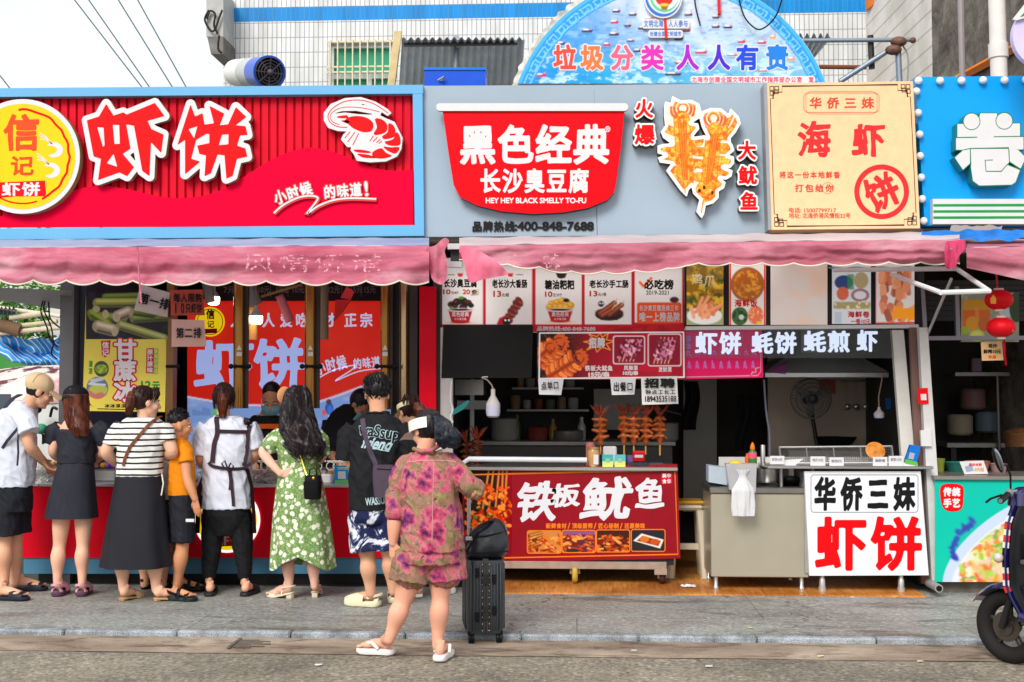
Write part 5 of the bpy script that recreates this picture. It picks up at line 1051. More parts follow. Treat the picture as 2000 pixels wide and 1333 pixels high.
for i,(u,v0,v1)in enumerate(((1173,793,888),(1219,790,888),(1238,792,890),(1261,792,888),(1289,790,890))):skewer(u,v0,v1,10.25-.03*(i==2),i,['grilled squid skewer standing alone behind the pink cup stack','grilled squid skewer, second from the cup stack','grilled squid skewer tucked between its neighbours in the middle','grilled squid skewer behind the small red box','grilled squid skewer at the end farthest from the cup stack'][i])
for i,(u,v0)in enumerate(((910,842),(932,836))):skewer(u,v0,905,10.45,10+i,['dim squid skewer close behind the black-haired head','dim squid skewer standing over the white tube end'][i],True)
CTZ=P(1120,912,10.1).z
CA=thing('food_cart','dark red wheeled squid cart with white brush characters and small food pictures','food cart',P(1110,1140,10.15));yb=10.1
q=[(900,1101),(1329,1091),(1323,907),(905,916)]
def cq(u,v):return u,v
panel('front_panel',mat('cart_red',(142,6,26),.35),0,0,0,0,yb,.03,CA,q=q)
cv=Canvas(907,917,1000,1098,1.3,(38,24,26));cv.mix(np.clip((cv.U-965)/35,0,1),(142,8,28));
for k,(a,b)in enumerate((((940,1010),(955,918)),((954,1000),(964,918)),((966,1010),(975,918)),((980,990),(982,918)),((986,990),(990,918)))):cv.cap([a,b],1.6,(214,130,50))
rr=random.Random(4)
for k in range(150):u=rr.uniform(912,996);v=rr.uniform(952,1040);v=v+(10 if u<930 else 0);cv.cap([(u,v),(u+rr.uniform(-9,9),v+rr.uniform(-6,6))],rr.uniform(1.5,4),[(224,90,20),(190,40,14),(240,140,50),(140,24,10),(226,60,20)][rr.randrange(5)])
for k in range(14):cv.ell(rr.uniform(925,965),rr.uniform(970,1025),2.2,1.6,(60,140,40))
cv.speck(6,(180,10,40),.5,.6,4,np.clip((cv.V-1055)/12,0,1));cv.build(CA,yb-.001,INKG)
yb-=.002;CAO=mat('cart_orange',(232,120,22),.45);mb=MB();stroke(mb,[(907,928),(1318,918),(1324,1083),(985,1090)],2.6,yb);mb.build('border_print',CAO,CA)
PWW=mat('cart_white',(218,220,228),.35,var=.02)
for c_,bx,sl_ in(('铁',(1006,940,1090,1020),.12),('板',(1074,944,1136,992),.1),('鱿',(1132,932,1238,1018),.12),('鱼',(1238,932,1302,996),.05)):T(CA,c_,bx,yb,PWW,.03,slant=sl_,warp=.06)
T(CA,'新鲜食材/顶级厨师/匠心秘制/还原美味',(1066,1022,1260,1033),yb,CAO,.04);
mb=MB();poly(mb,rrect(1291,924,1313,946,3),yb);mb.build('seal',mat('seal_bright_red',(200,16,40),.4),CA);T(CA,'美中',(1293,925,1311,934),yb-.001,PW,.03);T(CA,'食华',(1293,936,1311,945),yb-.001,PW,.03)
for i,(x0,x1)in enumerate(((1030,1096),(1098,1163),(1165,1230),(1233,1299))):
 y0,y1=1037-i*.8,1081-i*1.2;cv=Canvas(x0,y0,x1,y1,1.2,[(200,130,60),(90,40,60),(70,30,20),(40,40,44)][i]);rr=random.Random(i)
 if i<3:
  for k in range(70):u,v=rr.uniform(x0,x1),rr.uniform(y0+10,y1);cv.cap([(u,v),(u+rr.uniform(-12,12),v+rr.uniform(-5,5))],rr.uniform(1,2.6),[(216,120,40),(180,66,20),(236,160,80),(120,30,14),(206,60,24)][rr.randrange(5)])
  if i==0:
   for k in range(6):cv.cap([(x0,y0+8+k*6),(x0+30,y0+k*5)],.8,(110,60,20))
  if i==1:cv.rect(x0,y0,x1,y0+8,(150,100,170),.6);cv.ell(x0+20,y1-4,14,4,(50,40,40))
 else:
  cv.poly([(x0+4,y0+22),(x0+20,y0+8),(x1-3,y0+20),(x1-10,y1-6)],(232,226,220));cv.poly([(x0+10,y0+22),(x0+22,y0+12),(x1-8,y0+22),(x1-13,y1-10)],(150,50,20));cv.ell(x0+26,y0+19,9,6,(214,110,30));cv.ell(x0+46,y0+24,9,6,(196,80,24))
 cv.build(CA,yb-.001,INKG,'photo_print');mb=MB();stroke(mb,rrect(x0,y0,x1,y1,4,3),2,yb-.002,closed=True);mb.build('photo_border',CAO,CA)
a,b=P(905,912,10.1),P(1323,905,10.1)
MB().box(a.x,b.x,10.06,10.75,CTZ-.03,CTZ,.004).build('worktop',STEEL,CA);MB().box(a.x+.02,b.x-.03,10.135,10.72,CTZ-.8,CTZ-.033).build('carcass',DARK,CA)
zb=P(1120,1108,10.12).z;MB().box(a.x,P(1302,1100,10.1).x,10.09,10.17,P(1120,1097,10.1).z-.06,P(1120,1097,10.1).z,.003).box(P(1278,1100,10.1).x,P(1302,1100,10.1).x,10.07,10.2,zb-.05,zb).build('chassis',mat('dusty_steel',(168,150,136),.5,.4,.15,14),CA)
for nm,u,vb,r,m_ in(('wheel',1123,1141,.075,mat('yellow_wheel',(196,164,70),.5,var=.15)),('wheel',1294,1128,.045,mat('maroon_wheel',(70,36,40),.5))):
 c=P(u,vb,10.14);c.z=r+.014;X=(Vector((0,1,0)),Vector((0,0,1)),Vector((1,.25,0)).normalized())
 w=MB().lathe(c-X[2]*.02,[(r*.4,-.004),(r*.8,-.004),(r*.97,.004),(r,.015),(r,.025),(r*.97,.036),(r*.8,.044),(r*.4,.044)],24,X).build(nm,m_,CA,smooth=1)
 MB().lathe(c-X[2]*.027,[(r*.35,0),(r*.35,.054)],12,X).tube([c+Vector((0,0,.0))-X[2]*.035,c+Vector((0,0,r+.03))-X[2]*.03],.012,6).tube([c+X[2]*.035,c+Vector((0,0,r+.03))+X[2]*.03],.012,6).build('fork',mat('caster_steel',(160,150,130),.4,.6),w,smooth=1)
PT=MB();PT.tube([P(902,935,10.03),P(904,905,10.03),P(916,897,10.04),P(1030,898,10.05),P(1146,899,10.06)],.022,14);PT.build('white_rail_tube',mat('white_tube',(214,220,230),.3),smooth=1,label='white plastic tube lying along the top edge of the red cart',cat='tube')
z=CTZ
def at(u,y=10.2):return P(u,900,y).x
mb=MB();
for k in range(9):mb.lathe((at(1154),10.3,z+.012*k),[(.036,0),(.040,.09),(.042,.094),(.040,.095)],18)
mb.build('paper_cup_stack',mat('pink_cup',(206,130,130),.6),smooth=1,label='stack of pink paper cups on the red cart',cat='cups')
J=thing('sauce_jar','glass jar of tan sauce with a pale label on the red cart','jar',(at(1159,10.12),10.14,z));x=at(1159,10.12);MB().lathe((x,10.14,z),[(.045,0),(.05,.01),(.05,.12),(.043,.14)],22).build('body',mat('tan_sauce',(196,150,96),.2),J,smooth=1);MB().lathe((x,10.14,z+.141),[(.046,0),(.046,.02)],22).build('lid',mat('jar_lid',(190,150,100),.35,.4),J,smooth=1);MB().box(x+.0,x+.04,10.084,10.086,z+.02,z+.1).build('label',WHITE,J)
MB().box(at(1178),at(1205),10.24,10.34,z,z+.16,.01).build('tissue_box',mat('tissue_white',(216,214,214),.6),label='white tissue box with a pale round mark on the red cart',cat='tissue box')
for i,(u,c_,lb)in enumerate(((1187,(60,170,170),'small upright teal and yellow payment card beside the sauce jar'),(1211,(90,180,190),'small upright blue and yellow payment card near the red box'))):
 t=thing('payment_card',lb,'card',(at(u,10.1),10.1,z));w_=.045;x=at(u,10.1);MB().box(x-w_,x+w_,10.1,10.11,z,z+.1).build('card',mat('cardc_%d'%i,c_,.4),t);MB().box(x-w_+.002,x+w_-.002,10.097,10.0995,z,z+.045).build('yellow_field',mat('card_lime',(214,220,110),.5),t);MB().box(x-.018,x+.018,10.0955,10.0965,z+.035,z+.07).build('white_field',mat('card_mint',(140,190,160),.5),t)
t=thing('snack_box','small red and white box on a dark stand at the cart end','box',(at(1248,10.12),10.14,z));x=at(1248,10.12);MB().box(x-.075,x+.075,10.1,10.2,z,z+.035,.003).build('stand',mat('zebra_stand',(50,50,54),.5,var=.5,scale=60),t);MB().obox((x,10.15,z+.085),Vector((1,0,0)),Vector((0,.94,.34)),Vector((0,-.34,.94)),(.05,.012,.045),.006).build('box',mat('snack_red',(200,30,36),.35),t);MB().obox((x,10.137,z+.085),Vector((1,0,0)),Vector((0,.94,.34)),Vector((0,-.34,.94)),(.034,.001,.012)).build('white_mark',WHITE,t)
t=MB().lathe((at(1232),10.2,z),[(.03,0),(.036,.09)],16).build('purple_cup',mat('violet_cup',(110,90,150),.5),smooth=1,label='small violet cup behind the red snack box',cat='cup')
MB().box(at(1265),at(1296),10.12,10.3,z,z+.03,.008).build('grey_tray',mat('slate',(60,76,84),.4),label='flat slate tray at the end of the red cart',cat='tray')
t=thing('plastic_stool','beige stackable plastic stools with a gold rim behind the cart','stool',P(1340,1105,10.6));c=P(1340,1105,10.6);k=mat('beige_plastic',(206,196,174),.5)
zs=P(1340,985,10.5).z
MB().box(c.x-.14,c.x+.14,10.45,10.73,zs-.05,zs,.03).build('seat',k,t,smooth=1);MB().box(c.x-.145,c.x+.145,10.445,10.735,zs,zs+.03,.012).build('rim',mat('gold_rim',(200,150,50),.4),t,smooth=1)
for sx in(-1,1):
 for sy in(-1,1):MB().tube([(c.x+sx*.11,10.59+sy*.11,zs-.05),(c.x+sx*.15,10.59+sy*.15,.013)],[.035,.042],8).build('leg',k,t,smooth=1)
MB().box(c.x-.14,c.x+.14,10.46,10.49,.25,.3).build('crossbar',k,t)
MB().tube([P(1290,800,11.8),P(1330,810,11.8),P(1345,840,11.8)],.015,6).build('hanging_rail',DARK,label='dark hanging rail at the back of the squid stall',cat='rail')
mb=MB();mb.grid(lambda a,b:P(1335+28*a+4*math.sin(b*5),745+95*b,11.7)+Vector((0,.04*math.sin(a*9+b*3),0)),14,14);mb.build('apron',mat('black_cloth',(20,20,22),.8),smooth=60,label='black apron hanging in the dark squid stall',cat='apron')
MB().grid(lambda a,b:P(1440+36*a+4*math.sin(b*5),770+110*b,11.9)+Vector((0,.04*math.sin(a*9+b*3),0)),14,14).build('apron',mat('black_cloth2',(30,30,32),.8),smooth=60,label='black apron hanging beside the standing fan',cat='apron')
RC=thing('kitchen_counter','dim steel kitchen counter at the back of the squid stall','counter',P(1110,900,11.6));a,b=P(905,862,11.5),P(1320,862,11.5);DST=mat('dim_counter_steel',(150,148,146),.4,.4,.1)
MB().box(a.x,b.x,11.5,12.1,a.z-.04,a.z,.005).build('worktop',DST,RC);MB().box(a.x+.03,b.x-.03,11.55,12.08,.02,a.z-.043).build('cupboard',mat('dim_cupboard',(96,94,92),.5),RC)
for i,(u,r,h,c_,nm,lb)in enumerate(((985,.13,.2,(170,168,164),'pot','tall steel stock pot in the dim squid kitchen'),(1050,.1,.12,(140,60,50),'pot','reddish enamel pot in the dim squid kitchen'),(1110,.15,.09,(120,118,116),'basin','wide steel basin in the dim squid kitchen'),(1010,.035,.24,(70,90,60),'bottle','green oil bottle behind the white tube end'),(1080,.04,.2,(150,120,60),'bottle','amber sauce bottle in the dim squid kitchen'),(1136,.04,.22,(190,186,180),'bottle','pale bottle just beyond the paper cups'),(1300,.12,.16,(150,150,150),'pot','steel pot near the apron in the squid kitchen'))):
 c=P(u,862,11.75);c.z=a.z+.001;pr=[(r*.9,0),(r,.02),(r,h*.95),(r*1.05,h),(r*.9,h+.01)]if nm!='bottle' else[(r*.9,0),(r,.01),(r,h*.6),(r*.4,h*.8),(r*.4,h)]
 MB().lathe(c,pr,22).build('kitchen_'+nm,mat('kitchen_%d'%i,c_,.35,.2),smooth=1,label=lb,cat=nm,group='pots and bottles in the squid kitchen')
for i,(v,x0,x1)in enumerate(((800,990,1150),(757,1000,1140))):
 t=thing('wall_shelf',['lower dim wall shelf with bowls in the squid kitchen','upper dim wall shelf with tins in the squid kitchen'][i],'shelf',P(1070,v,12.3));a2,b2=P(x0,v,12.3),P(x1,v,12.3);MB().box(a2.x,b2.x,12.3,12.58,a2.z-.02,a2.z).build('board',DST,t);rr=random.Random(i)
 for k in range(6):x=a2.x+.08+k*(b2.x-a2.x-.12)/6;r=rr.uniform(.035,.055);h=rr.uniform(.06,.15);MB().lathe((x,12.4,a2.z+.001),[(r*.8,0),(r,.02),(r,h),(r*.9,h+.01)],16).build('jar',mat('shelf_jar_%d'%(k%4),[(150,120,90),(160,160,160),(130,60,50),(90,110,90)][k%4],.4),t,smooth=1)
#right stall: five light boxes, glass letters, hood
LB=thing('menu_lightbox','row of five food light boxes in black frames with one blank white panel','light box',P(1566,640,10.0));yb=10.0
panel('frame',mat('black_frame',(22,22,24),.35),0,0,0,0,yb+.001,.14,LB,q=[(1338,640),(1793,636),(1788,500),(1336,500)])
panel('white_rail',WHITE,0,0,0,0,yb-.03,.17,LB,q=[(1339,645),(1795,641),(1794,634),(1339,638)])
def lbox(u0,u1,v1,bg):return Canvas(u0,512,u1,v1,1.6,bg)
LBM=vcol_mat('lightbox_print',.25,.26)
c1=lbox(1341,1413,635,(140,96,20));c1.speck(14,(214,170,40),.48,.66,3);c1.speck(12,(60,80,30),.58,.7,8);c1.rect(1341,500,1413,545,(110,90,50),.5);c1.mix(np.clip((c1.V-605)/8,0,1),(150,160,110));c1.ell(1376,617,34,17,(226,222,216));rr=random.Random(3)
for k in range(16):a=rr.uniform(-2.4,-.3);x,y=1376+rr.uniform(-22,18),616+rr.uniform(-8,6);c1.cap([(x,y),(x+26*math.cos(a),y+20*math.sin(a))],3.4,[(226,140,100),(214,116,80),(236,166,120)][k%3]);
for a,b in(((1362,605),(1372,582)),((1368,606),(1384,580)),((1380,610),(1408,596))):c1.cap([a,b],3,(228,150,104))
c1.build(LB,yb-.002,LBM)
c2=lbox(1424,1496,635,(214,208,200));c2.rect(1424,500,1428,640,(206,60,40));c2.rect(1492,500,1496,640,(206,60,40));c2.ell(1460,556,33,34,(150,90,50));c2.ell(1460,556,30,31,(160,84,30));c2.speck(7,(206,140,50),.5,.65,4,np.clip(28-np.hypot(c2.U-1460,c2.V-556),0,1));c2.ell(1445,618,16,18,(60,96,50));c2.speck(5,(30,60,30),.5,.6,4,np.clip(15-np.hypot(c2.U-1445,c2.V-618),0,1));c2.ell(1448,620,5,5,(190,200,190));c2.ell(1476,616,15,18,(222,110,70));c2.speck(4,(240,170,120),.5,.6,6,np.clip(15-np.hypot(c2.U-1476,c2.V-616),0,1));c2.ell(1483,631,6,3,(230,190,40))
c2.build(LB,yb-.002,LBM)
c3=lbox(1505,1616,635,(216,206,200));c3.speck(50,(226,196,176),.45,.7,3);c3.build(LB,yb-.002,vcol_mat('blank_lightbox',.12,.22),'blank_panel')
c4=lbox(1625,1701,633,(206,208,212));c4.ell(1648,552,18,14,(50,70,120));c4.rect(1655,536,1668,566,(60,130,80),.8);c4.ell(1682,548,14,16,(170,150,110));c4.ell(1646,574,12,13,(206,96,70));c4.ell(1680,577,18,13,(150,110,120));c4.ell(1680,577,12,8,(214,206,210));c4.rect(1628,590,1700,604,(160,146,100));c4.speck(6,(214,206,170),.5,.6,2,c4.where([(1628,588),(1700,588),(1700,606),(1628,606)]));c4.rect(1630,610,1644,632,(160,180,200),.7);c4.build(LB,yb-.002,LBM)
c5=lbox(1710,1786,633,(214,206,204));c5.cap([(1710,633),(1710,512)],1.5,(206,60,60));rr=random.Random(9)
for k in range(34):x,y=rr.uniform(1722,1782),rr.uniform(530,615);c5.cap([(x,y),(x+rr.uniform(-4,4),y+12)],rr.uniform(4,8),[(196,110,80),(214,134,96),(160,84,60),(226,150,110)][k%4])
for k in range(14):c5.cap([(1745+k*3,628-rr.uniform(0,10)),(1746+k*3,606-rr.uniform(0,8))],2.6,(240,150,30))
c5.cap([(1712,632),(1786,631)],2,(214,50,40));c5.build(LB,yb-.002,LBM)
T(LB,'鸡爪',(1350,535,1398,560),yb-.004,mat('pale_gold_ink',(236,220,180),.4),.02,warp=.05,rot=6);T(LB,'海鲜饭',(1434,585,1480,600),yb-.004,LRED,.03,warp=.03);T(LB,'海鲜卷',(1655,608,1699,621),yb-.004,LRED,.03);T(LB,'一卷10元',(1662,623,1700,633),yb-.004,LRED,.03,fit=True)
PKB=thing('price_banner','hot pink price banner behind white glowing letters with a row of small prices','banner',P(1415,742,10.06));panel('sheet',mat('hot_pink',(226,4,96),.35,var=.03,emis=.12),0,0,0,0,10.06,.01,PKB,q=[(1337,741),(1491,738),(1488,645),(1337,647)])
VI=mat('violet_ink',(206,150,236),.4);mb=MB();stroke(mb,[(1337,737),(1480,734),(1486,726),(1486,690)],1.6,10.058);stroke(mb,[(1466,735),(1470,727),(1476,728),(1476,720),(1484,718)],2.2,10.058);mb.build('border_print',mat('pale_pink_ink',(236,170,190),.4),PKB)
T(PKB,'墨鱼丸',(1339,655,1350,697),10.058,VI,.03,vert=True)
for i in range(9):T(PKB,'6元' if i!=3 else '10元',(1342+15.6*i,705,1350+15.6*i,720),10.058,VI,.04,vert=True,fill=1.)
for i in range(1,9):T(PKB,'丸',(1344+15.6*i,684,1353+15.6*i,694),10.058,VI,.03)
GLP=glass('stall_glass',(236,240,240),.03,.97)
GW=thing('glass_panel','clear glass panel with white glowing characters under the light boxes','glass',P(1545,692,9.96));panel('pane',GLP,1339,645,1742,700,9.97,.006,GW)
LEDM=mat('glowing_white',(206,222,246),.3,var=0,emis=.4)
for s_,bx in(('虾饼',(1356,648,1450,693)),('蚝饼',(1466,648,1558,692)),('蚝煎',(1568,646,1662,689)),('虾',(1672,644,1716,688))):T(GW,s_,bx,9.965,LEDM,.034,ext=.012)
HD=thing('range_hood','grey steel range hood hanging inside behind the glowing letters','range hood',P(1607,735,11.2));
a,b,c,d=P(1493,728,10.9),P(1735,726,10.9),P(1668,690,11.3),P(1545,690,11.3);e,f=Vector((a.x,11.9,a.z)),Vector((b.x,11.9,b.z));g,h=c+Vector((0,.4,.0)),d+Vector((0,.4,0))
MB().add([a,b,f,e,d,c,g,h],[(0,1,5,4),(1,2,6,5),(2,3,7,6),(3,0,4,7),(4,5,6,7)]).build('canopy',mat('hood_grey',(186,190,188),.4,.2,.12,3),HD);MB().box(a.x,b.x,10.88,10.93,a.z-.045,a.z,.005).build('lip',ALU,HD);MB().box(d.x+.1,c.x-.1,11.35,11.6,c.z,3.0).build('duct',MATS['hood_grey'],HD)
mb=MB();p_=P(1497,727,10.88);mb.add([P(1497,727,10.87),P(1536,731,10.87),P(1534,712,11.0),P(1543,703,11.1)],[(0,1,2,3)]);mb.build('pink_reflector',mat('pink_plate',(200,100,170),.3),HD)
FN=thing('fan','dusty round standing fan in a wire cage in the dark kitchen','fan',P(1585,1000,11.3));c=P(1584,779,11.3);r=38*11.3/2400;AX=(Vector((1,0,0)),Vector((0,0,1)),Vector((0,-1,0)))
mb=MB()
for k in range(36):t=2*math.pi*k/36;e=Vector((math.cos(t),0,math.sin(t)));mb.tube([c+Vector((0,-.09,0)),c+e*r*.6+Vector((0,-.08,0)),c+e*r+Vector((0,0,0))],.0025,5)
for q,yy in((1,0),(.8,-.05),(.6,-.08),(.3,-.09)):mb.tube([c+Vector((math.cos(t)*r*q,yy,math.sin(t)*r*q))for t in np.linspace(0,2*math.pi,41)[:-1]],.004 if q<1 else.009,6,closed=True)
mb.build('grille',mat('fan_wire',(84,84,82),.5,.3),FN,smooth=1);mb=MB()
for k in range(3):t=k*2.1+.4;mb.ell(c+Vector((math.cos(t)*r*.5,0,math.sin(t)*r*.5)),(r*.42,.012,r*.24),14,8,(Vector((math.cos(t),0,math.sin(t))),Vector((0,1,0)),Vector((-math.sin(t),.3,math.cos(t))).normalized()))
mb.build('blade',mat('fan_blade',(120,122,120),.4),FN,smooth=1);MB().ell(c+Vector((0,.05,0)),(.07,.1,.07)).tube([c+Vector((0,.08,0)),Vector((c.x+.1,c.y+.1,.9)),Vector((c.x+.1,c.y+.1,.03))],.02,8).lathe((c.x+.1,c.y+.1,.012),[(.2,0),(.2,.03),(.04,.05)],20).ell(c+Vector((0,-.1,0)),(.04,.012,.04)).build('motor_stand',DARK,FN,smooth=1)
lamp('hanging_lamp',1717,796,818,10.6,10,'small bare white bulb hanging at the glass stall edge',False,[(1716,775),(1722,745),(1724,728)])
MB().tube([P(u,v,10.5)for u,v in smoothpts([(1492,742),(1496,800),(1503,850),(1503,900)],4,False)],.009,6).build('cable',mat('grey_cable',(120,124,140),.5),label='long grey cable hanging down beside the steel cabinet',cat='cable')
pbox(MB(),1730,778,1744,800,11.0,.01).build('blue_leaflet',mat('leaflet_blue',(20,90,170),.5),label='small blue leaflet stuck up near the hanging white bulb',cat='leaflet')
CB=thing('steel_cabinet','beige steel counter cabinet on short legs standing on the wood floor','cabinet',P(1475,1140,9.9));a,b=P(1388,952,9.86),P(1578,951,9.86);zt=a.z;zb=P(1480,1128,9.86).z
SSB=mat('beige_steel',(176,170,152),.32,.35,.05,3);MB().box(a.x,b.x,9.86,10.46,zb,zt-.05,.006).build('body',SSB,CB)
MB().box(a.x-.01,b.x,9.845,10.48,zt-.048,zt,.006).build('worktop',mat('worn_steel',(150,148,146),.28,.85,.15,6),CB)
for x in(a.x+.04,b.x-.05):
 for y in(9.9,10.42):MB().lathe((x,y,.012),[(.026,0),(.026,.02),(.018,.03),(.018,zb-.012)],14).build('leg',STEEL,CB,smooth=1)
BX=thing('lightbox_sign','white light box counter front with black and red brush characters on steel legs','sign',P(1695,1140,9.8));q=[(1581,1125),(1814,1124),(1798,921),(1571,921)];yb=9.80
panel('face',mat('lightbox_white',(226,228,234),.3,var=.02),0,0,0,0,yb,.04,BX,q=q);MB().box(P(1573,1000,yb).x,P(1800,1000,yb).x,yb+.042,10.3,P(1690,1122,yb).z,P(1690,924,yb).z).build('carcass',mat('grey_case2',(150,150,150),.5),BX)
mb=MB();stroke(mb,rrect(1584,928,1793,1001,6),1.2,yb-.001,closed=True);mb.build('frame_print',mat('print_grey',(100,104,120),.4),BX)
T(BX,'华侨三妹',(1586,932,1792,998),yb-.001,BLACK,.045,fill=.82,warp=.02);T(BX,'虾饼',(1588,1008,1806,1116),yb-.001,mat('pure_red',(222,0,10),.35,var=.02),.036,fill=.93)
for u in(1606,1760):c=P(u,1148,9.86);MB().lathe((c.x,9.86,.012),[(.03,0),(.03,.03),(.024,.035),(.024,.09),(.018,.1),(.018,.2)],16).build('leg',ALU,BX,smooth=1)
SH=thing('counter_shelf','thin steel shelf across the white light box holding small price cards','shelf',P(1660,915,9.8));a,b=P(1498,910,9.78),P(1822,912,9.78);zs=a.z;MB().box(a.x,b.x,9.76,10.3,zs-.022,zs,.004).build('board',STEEL,SH);
for u in(1528,1590):c=P(u,940,9.95);MB().tube([(c.x,10.0,zt),(c.x,10.0,zs-.022)],.015,10).build('support',ALU,SH,smooth=1)
pbox(MB(),1404,893,1760,912,10.25,.02).build('splash_board',mat('pale_board',(206,204,200),.4),label='pale board strip standing along the rear of the serving shelf',cat='board')
RK=thing('wire_rack','long wire mesh draining rack standing on the shelf with a golden pancake','rack',P(1620,905,10.1));mb=MB()
tl,tr,bl,br=P(1522,874,10.22),P(1742,872,10.22),P(1526,905,10.02),P(1745,904,10.02)
for a,b in((tl,tr),(bl,br),(tl,bl),(tr,br)):mb.tube([a,b],.008,8)
for t in(.24,.48,.72):mb.tube([tl.lerp(tr,t),bl.lerp(br,t)],.006,6)
mb.build('frame',ALU,RK,smooth=1);mb=MB()
for k in range(1,60):mb.tube([tl.lerp(tr,k/60),bl.lerp(br,k/60)],.0018,4)
for k in range(1,10):mb.tube([tl.lerp(bl,k/10),tr.lerp(br,k/10)],.0018,4)
mb.build('mesh',mat('rack_wire',(140,140,140),.4,.7),RK)
c=P(1709,882,10.05);MB().lathe(c,[(.002,0),(.06,0),(.076,.008),(.078,.014),(.06,.02),(.002,.022)],28,(Vector((1,0,0)),Vector((0,.5,.87)),Vector((0,-.87,.5)))).build('pancake',mat('golden_pancake',(206,130,52),.5,var=.35,scale=24,bump=.5,bscale=40),smooth=1,label='round golden prawn pancake propped on the wire rack',cat='pancake')
for i,(u0,u1,v0,v1,s_)in enumerate(((1504,1532,891,907,'虾饼10元'),(1583,1612,892,912,'鸡爪10元'),(1620,1648,894,911,'蚝饼8元'),(1705,1733,893,911,'海鲜卷'),(1736,1765,891,911,'蚝煎15元'))):
 t=thing('price_card',['white price card at the cable end of the shelf','white price card, second from the cable','slightly smaller white price card in the shelf middle','white price card just below the golden pancake','white price card beside the blue packet'][i],'card',P((u0+u1)/2,v1,9.82),'price cards on the steel shelf')
 pbox(MB(),u0,v0,u1,v1,9.82,.012).build('card',WHITE,t);T(t,s_,(u0+4,v0+4,u1-4,v0+10),9.818,mat('card_ink',(120,120,140),.5),.02,fit=True)
panel('menu_card',WHITE,0,0,0,0,9.85,.003,None,q=[(1500,911),(1552,910),(1570,896),(1520,900)],label='white laminated card lying tilted on the shelf',cat='card')
t=thing('drink_packet','blue and green packet leaning on the white post at the shelf end','packet',P(1780,910,9.8));panel('packet',mat('packet_blue',(10,110,206),.3,var=.1),0,0,0,0,9.8,.05,t,q=[(1768,902),(1790,906),(1798,872),(1779,869)]);panel('base_band',mat('packet_green',(90,180,60),.3),0,0,0,0,9.797,.05,t,q=[(1768,905),(1791,910),(1792,903),(1769,897)]);mb=MB();poly(mb,[(1777,884),(1787,886),(1784,898),(1774,896)],9.798);mb.build('grey_mark',ALU,t);panel('foot',WHITE,1766,904,1792,912,9.802,.05,t)
BTL=thing('sauce_bottle','squeeze sauce bottle with a pink and green label and orange nozzle cap','bottle',P(1470,912,9.9));c=P(1470,910,9.9);MB().lathe(c,[(.03,0),(.034,.01),(.034,.1),(.016,.13)],20).build('body',mat('bottle_green',(60,120,60),.3),BTL,smooth=1);MB().lathe(c+Vector((0,0,.06)),[(.0345,0),(.0345,.045)],20).build('label',mat('bottle_pink',(226,90,120),.4),BTL,smooth=1);MB().lathe(c+Vector((0,0,.13)),[(.018,0),(.02,.012),(.017,.03),(.005,.055)],16).build('cap',mat('cap_orange',(236,120,10),.35),BTL,smooth=1)
c=P(1460,908,9.93);MB().lathe(c,[(.02,0),(.022,.06),(.012,.075),(.012,.09)],16).build('small_bottle',mat('bottle_orange',(220,90,20),.3),smooth=1,label='small orange sauce bottle beside the squeeze bottle',cat='bottle')
c=P(1490,910,9.92);MB().lathe(c,[(.02,0),(.02,.16),(.018,.165)],18).build('steel_shaker',STEEL,smooth=1,label='slim steel shaker standing beside the squeeze sauce bottle',cat='shaker')
BKT=thing('clear_tub','translucent plastic tub hooked on the cabinet holding yellow packets','tub',P(1450,960,9.8));panel('tub',glass('frosted_plastic',(214,214,220),.3,.45),0,0,0,0,9.74,.1,BKT,q=[(1425,957),(1476,962),(1478,906),(1418,906)]);MB().ell(P(1436,905,9.8),(.05,.04,.025)).ell(P(1448,912,9.8),(.05,.04,.03)).build('packets',mat('yellow_packet',(226,190,60),.4,var=.2,scale=30),BKT,smooth=1)
panel('grey_cardboard_box',mat('pale_blue_box',(176,190,204),.6),0,0,0,0,9.95,.2,None,q=[(1384,942),(1420,948),(1420,914),(1384,910)],label='pale blue open box standing at the cabinet corner',cat='box')
BG=MB();c=P(1450,990,9.76)
def bagf(a,b):
 t=a*2*math.pi;pr=np.interp(b,[0,.12,.2,.45,.8,1],[.05,.025,.03,.085,.085,.075]);z=P(1450,917+90*b,9.76).z;f=1+.18*math.sin(5*t+b*4)*b+.1*math.sin(11*t)
 return Vector((c.x+pr*f*math.cos(t)+(.0 if b<.2 else.0),9.73+.55*pr*f*math.sin(t),z))
BG.grid(bagf,40,24);BG.build('carrier_bag',glass('bag_white',(236,238,242),.3,.3),smooth=70,label='white plastic carrier bag knotted and hanging over the cabinet front',cat='bag')
MB().lathe(P(1500,942,10.1),[(.09,0),(.1,.02),(.1,.11),(.105,.115)],26).build('cooking_pot',STEEL,smooth=1,label='round steel pot standing on the cabinet behind the tub',cat='pot')
MB().lathe(P(1545,946,10.15),[(.1,0),(.13,.03),(.135,.06)],26).build('dark_wok',BLACK,smooth=1,label='dark wok on the cabinet beside the shelf support',cat='wok')
WFp=thing('window_flap','top hung window flap with white frame and blue tarpaulin swung open over the street','window',P(1770,560,9.0));A,B,Cc,D=P(1627,528,9.6),P(1868,525,9.5),P(1932,569,8.7),P(1838,572,8.62)
mb=MB();E1=P(1742,537,9.5)
for a,b in((A,B),(B,Cc),(Cc,D),(D,E1)):mb.tube([a,b],.018,8)
mb.build('frame',mat('white_tube_frame',(222,222,222),.35),WFp,smooth=1)
MB().grid(lambda a,b:(A+Vector((0,0,.005))).lerp(B,a)+Vector((0,.28*b,.045*b+.004*math.sin(a*30))),30,4).build('tarpaulin',ramp_mat('sky_blue_sheet',lambda nt,tc:cramp(nt,tnoise(nt,tc,4,3),[(.3,(120,180,232)),(.7,(150,200,240))]),.5,thin=.55),WFp,smooth=60)
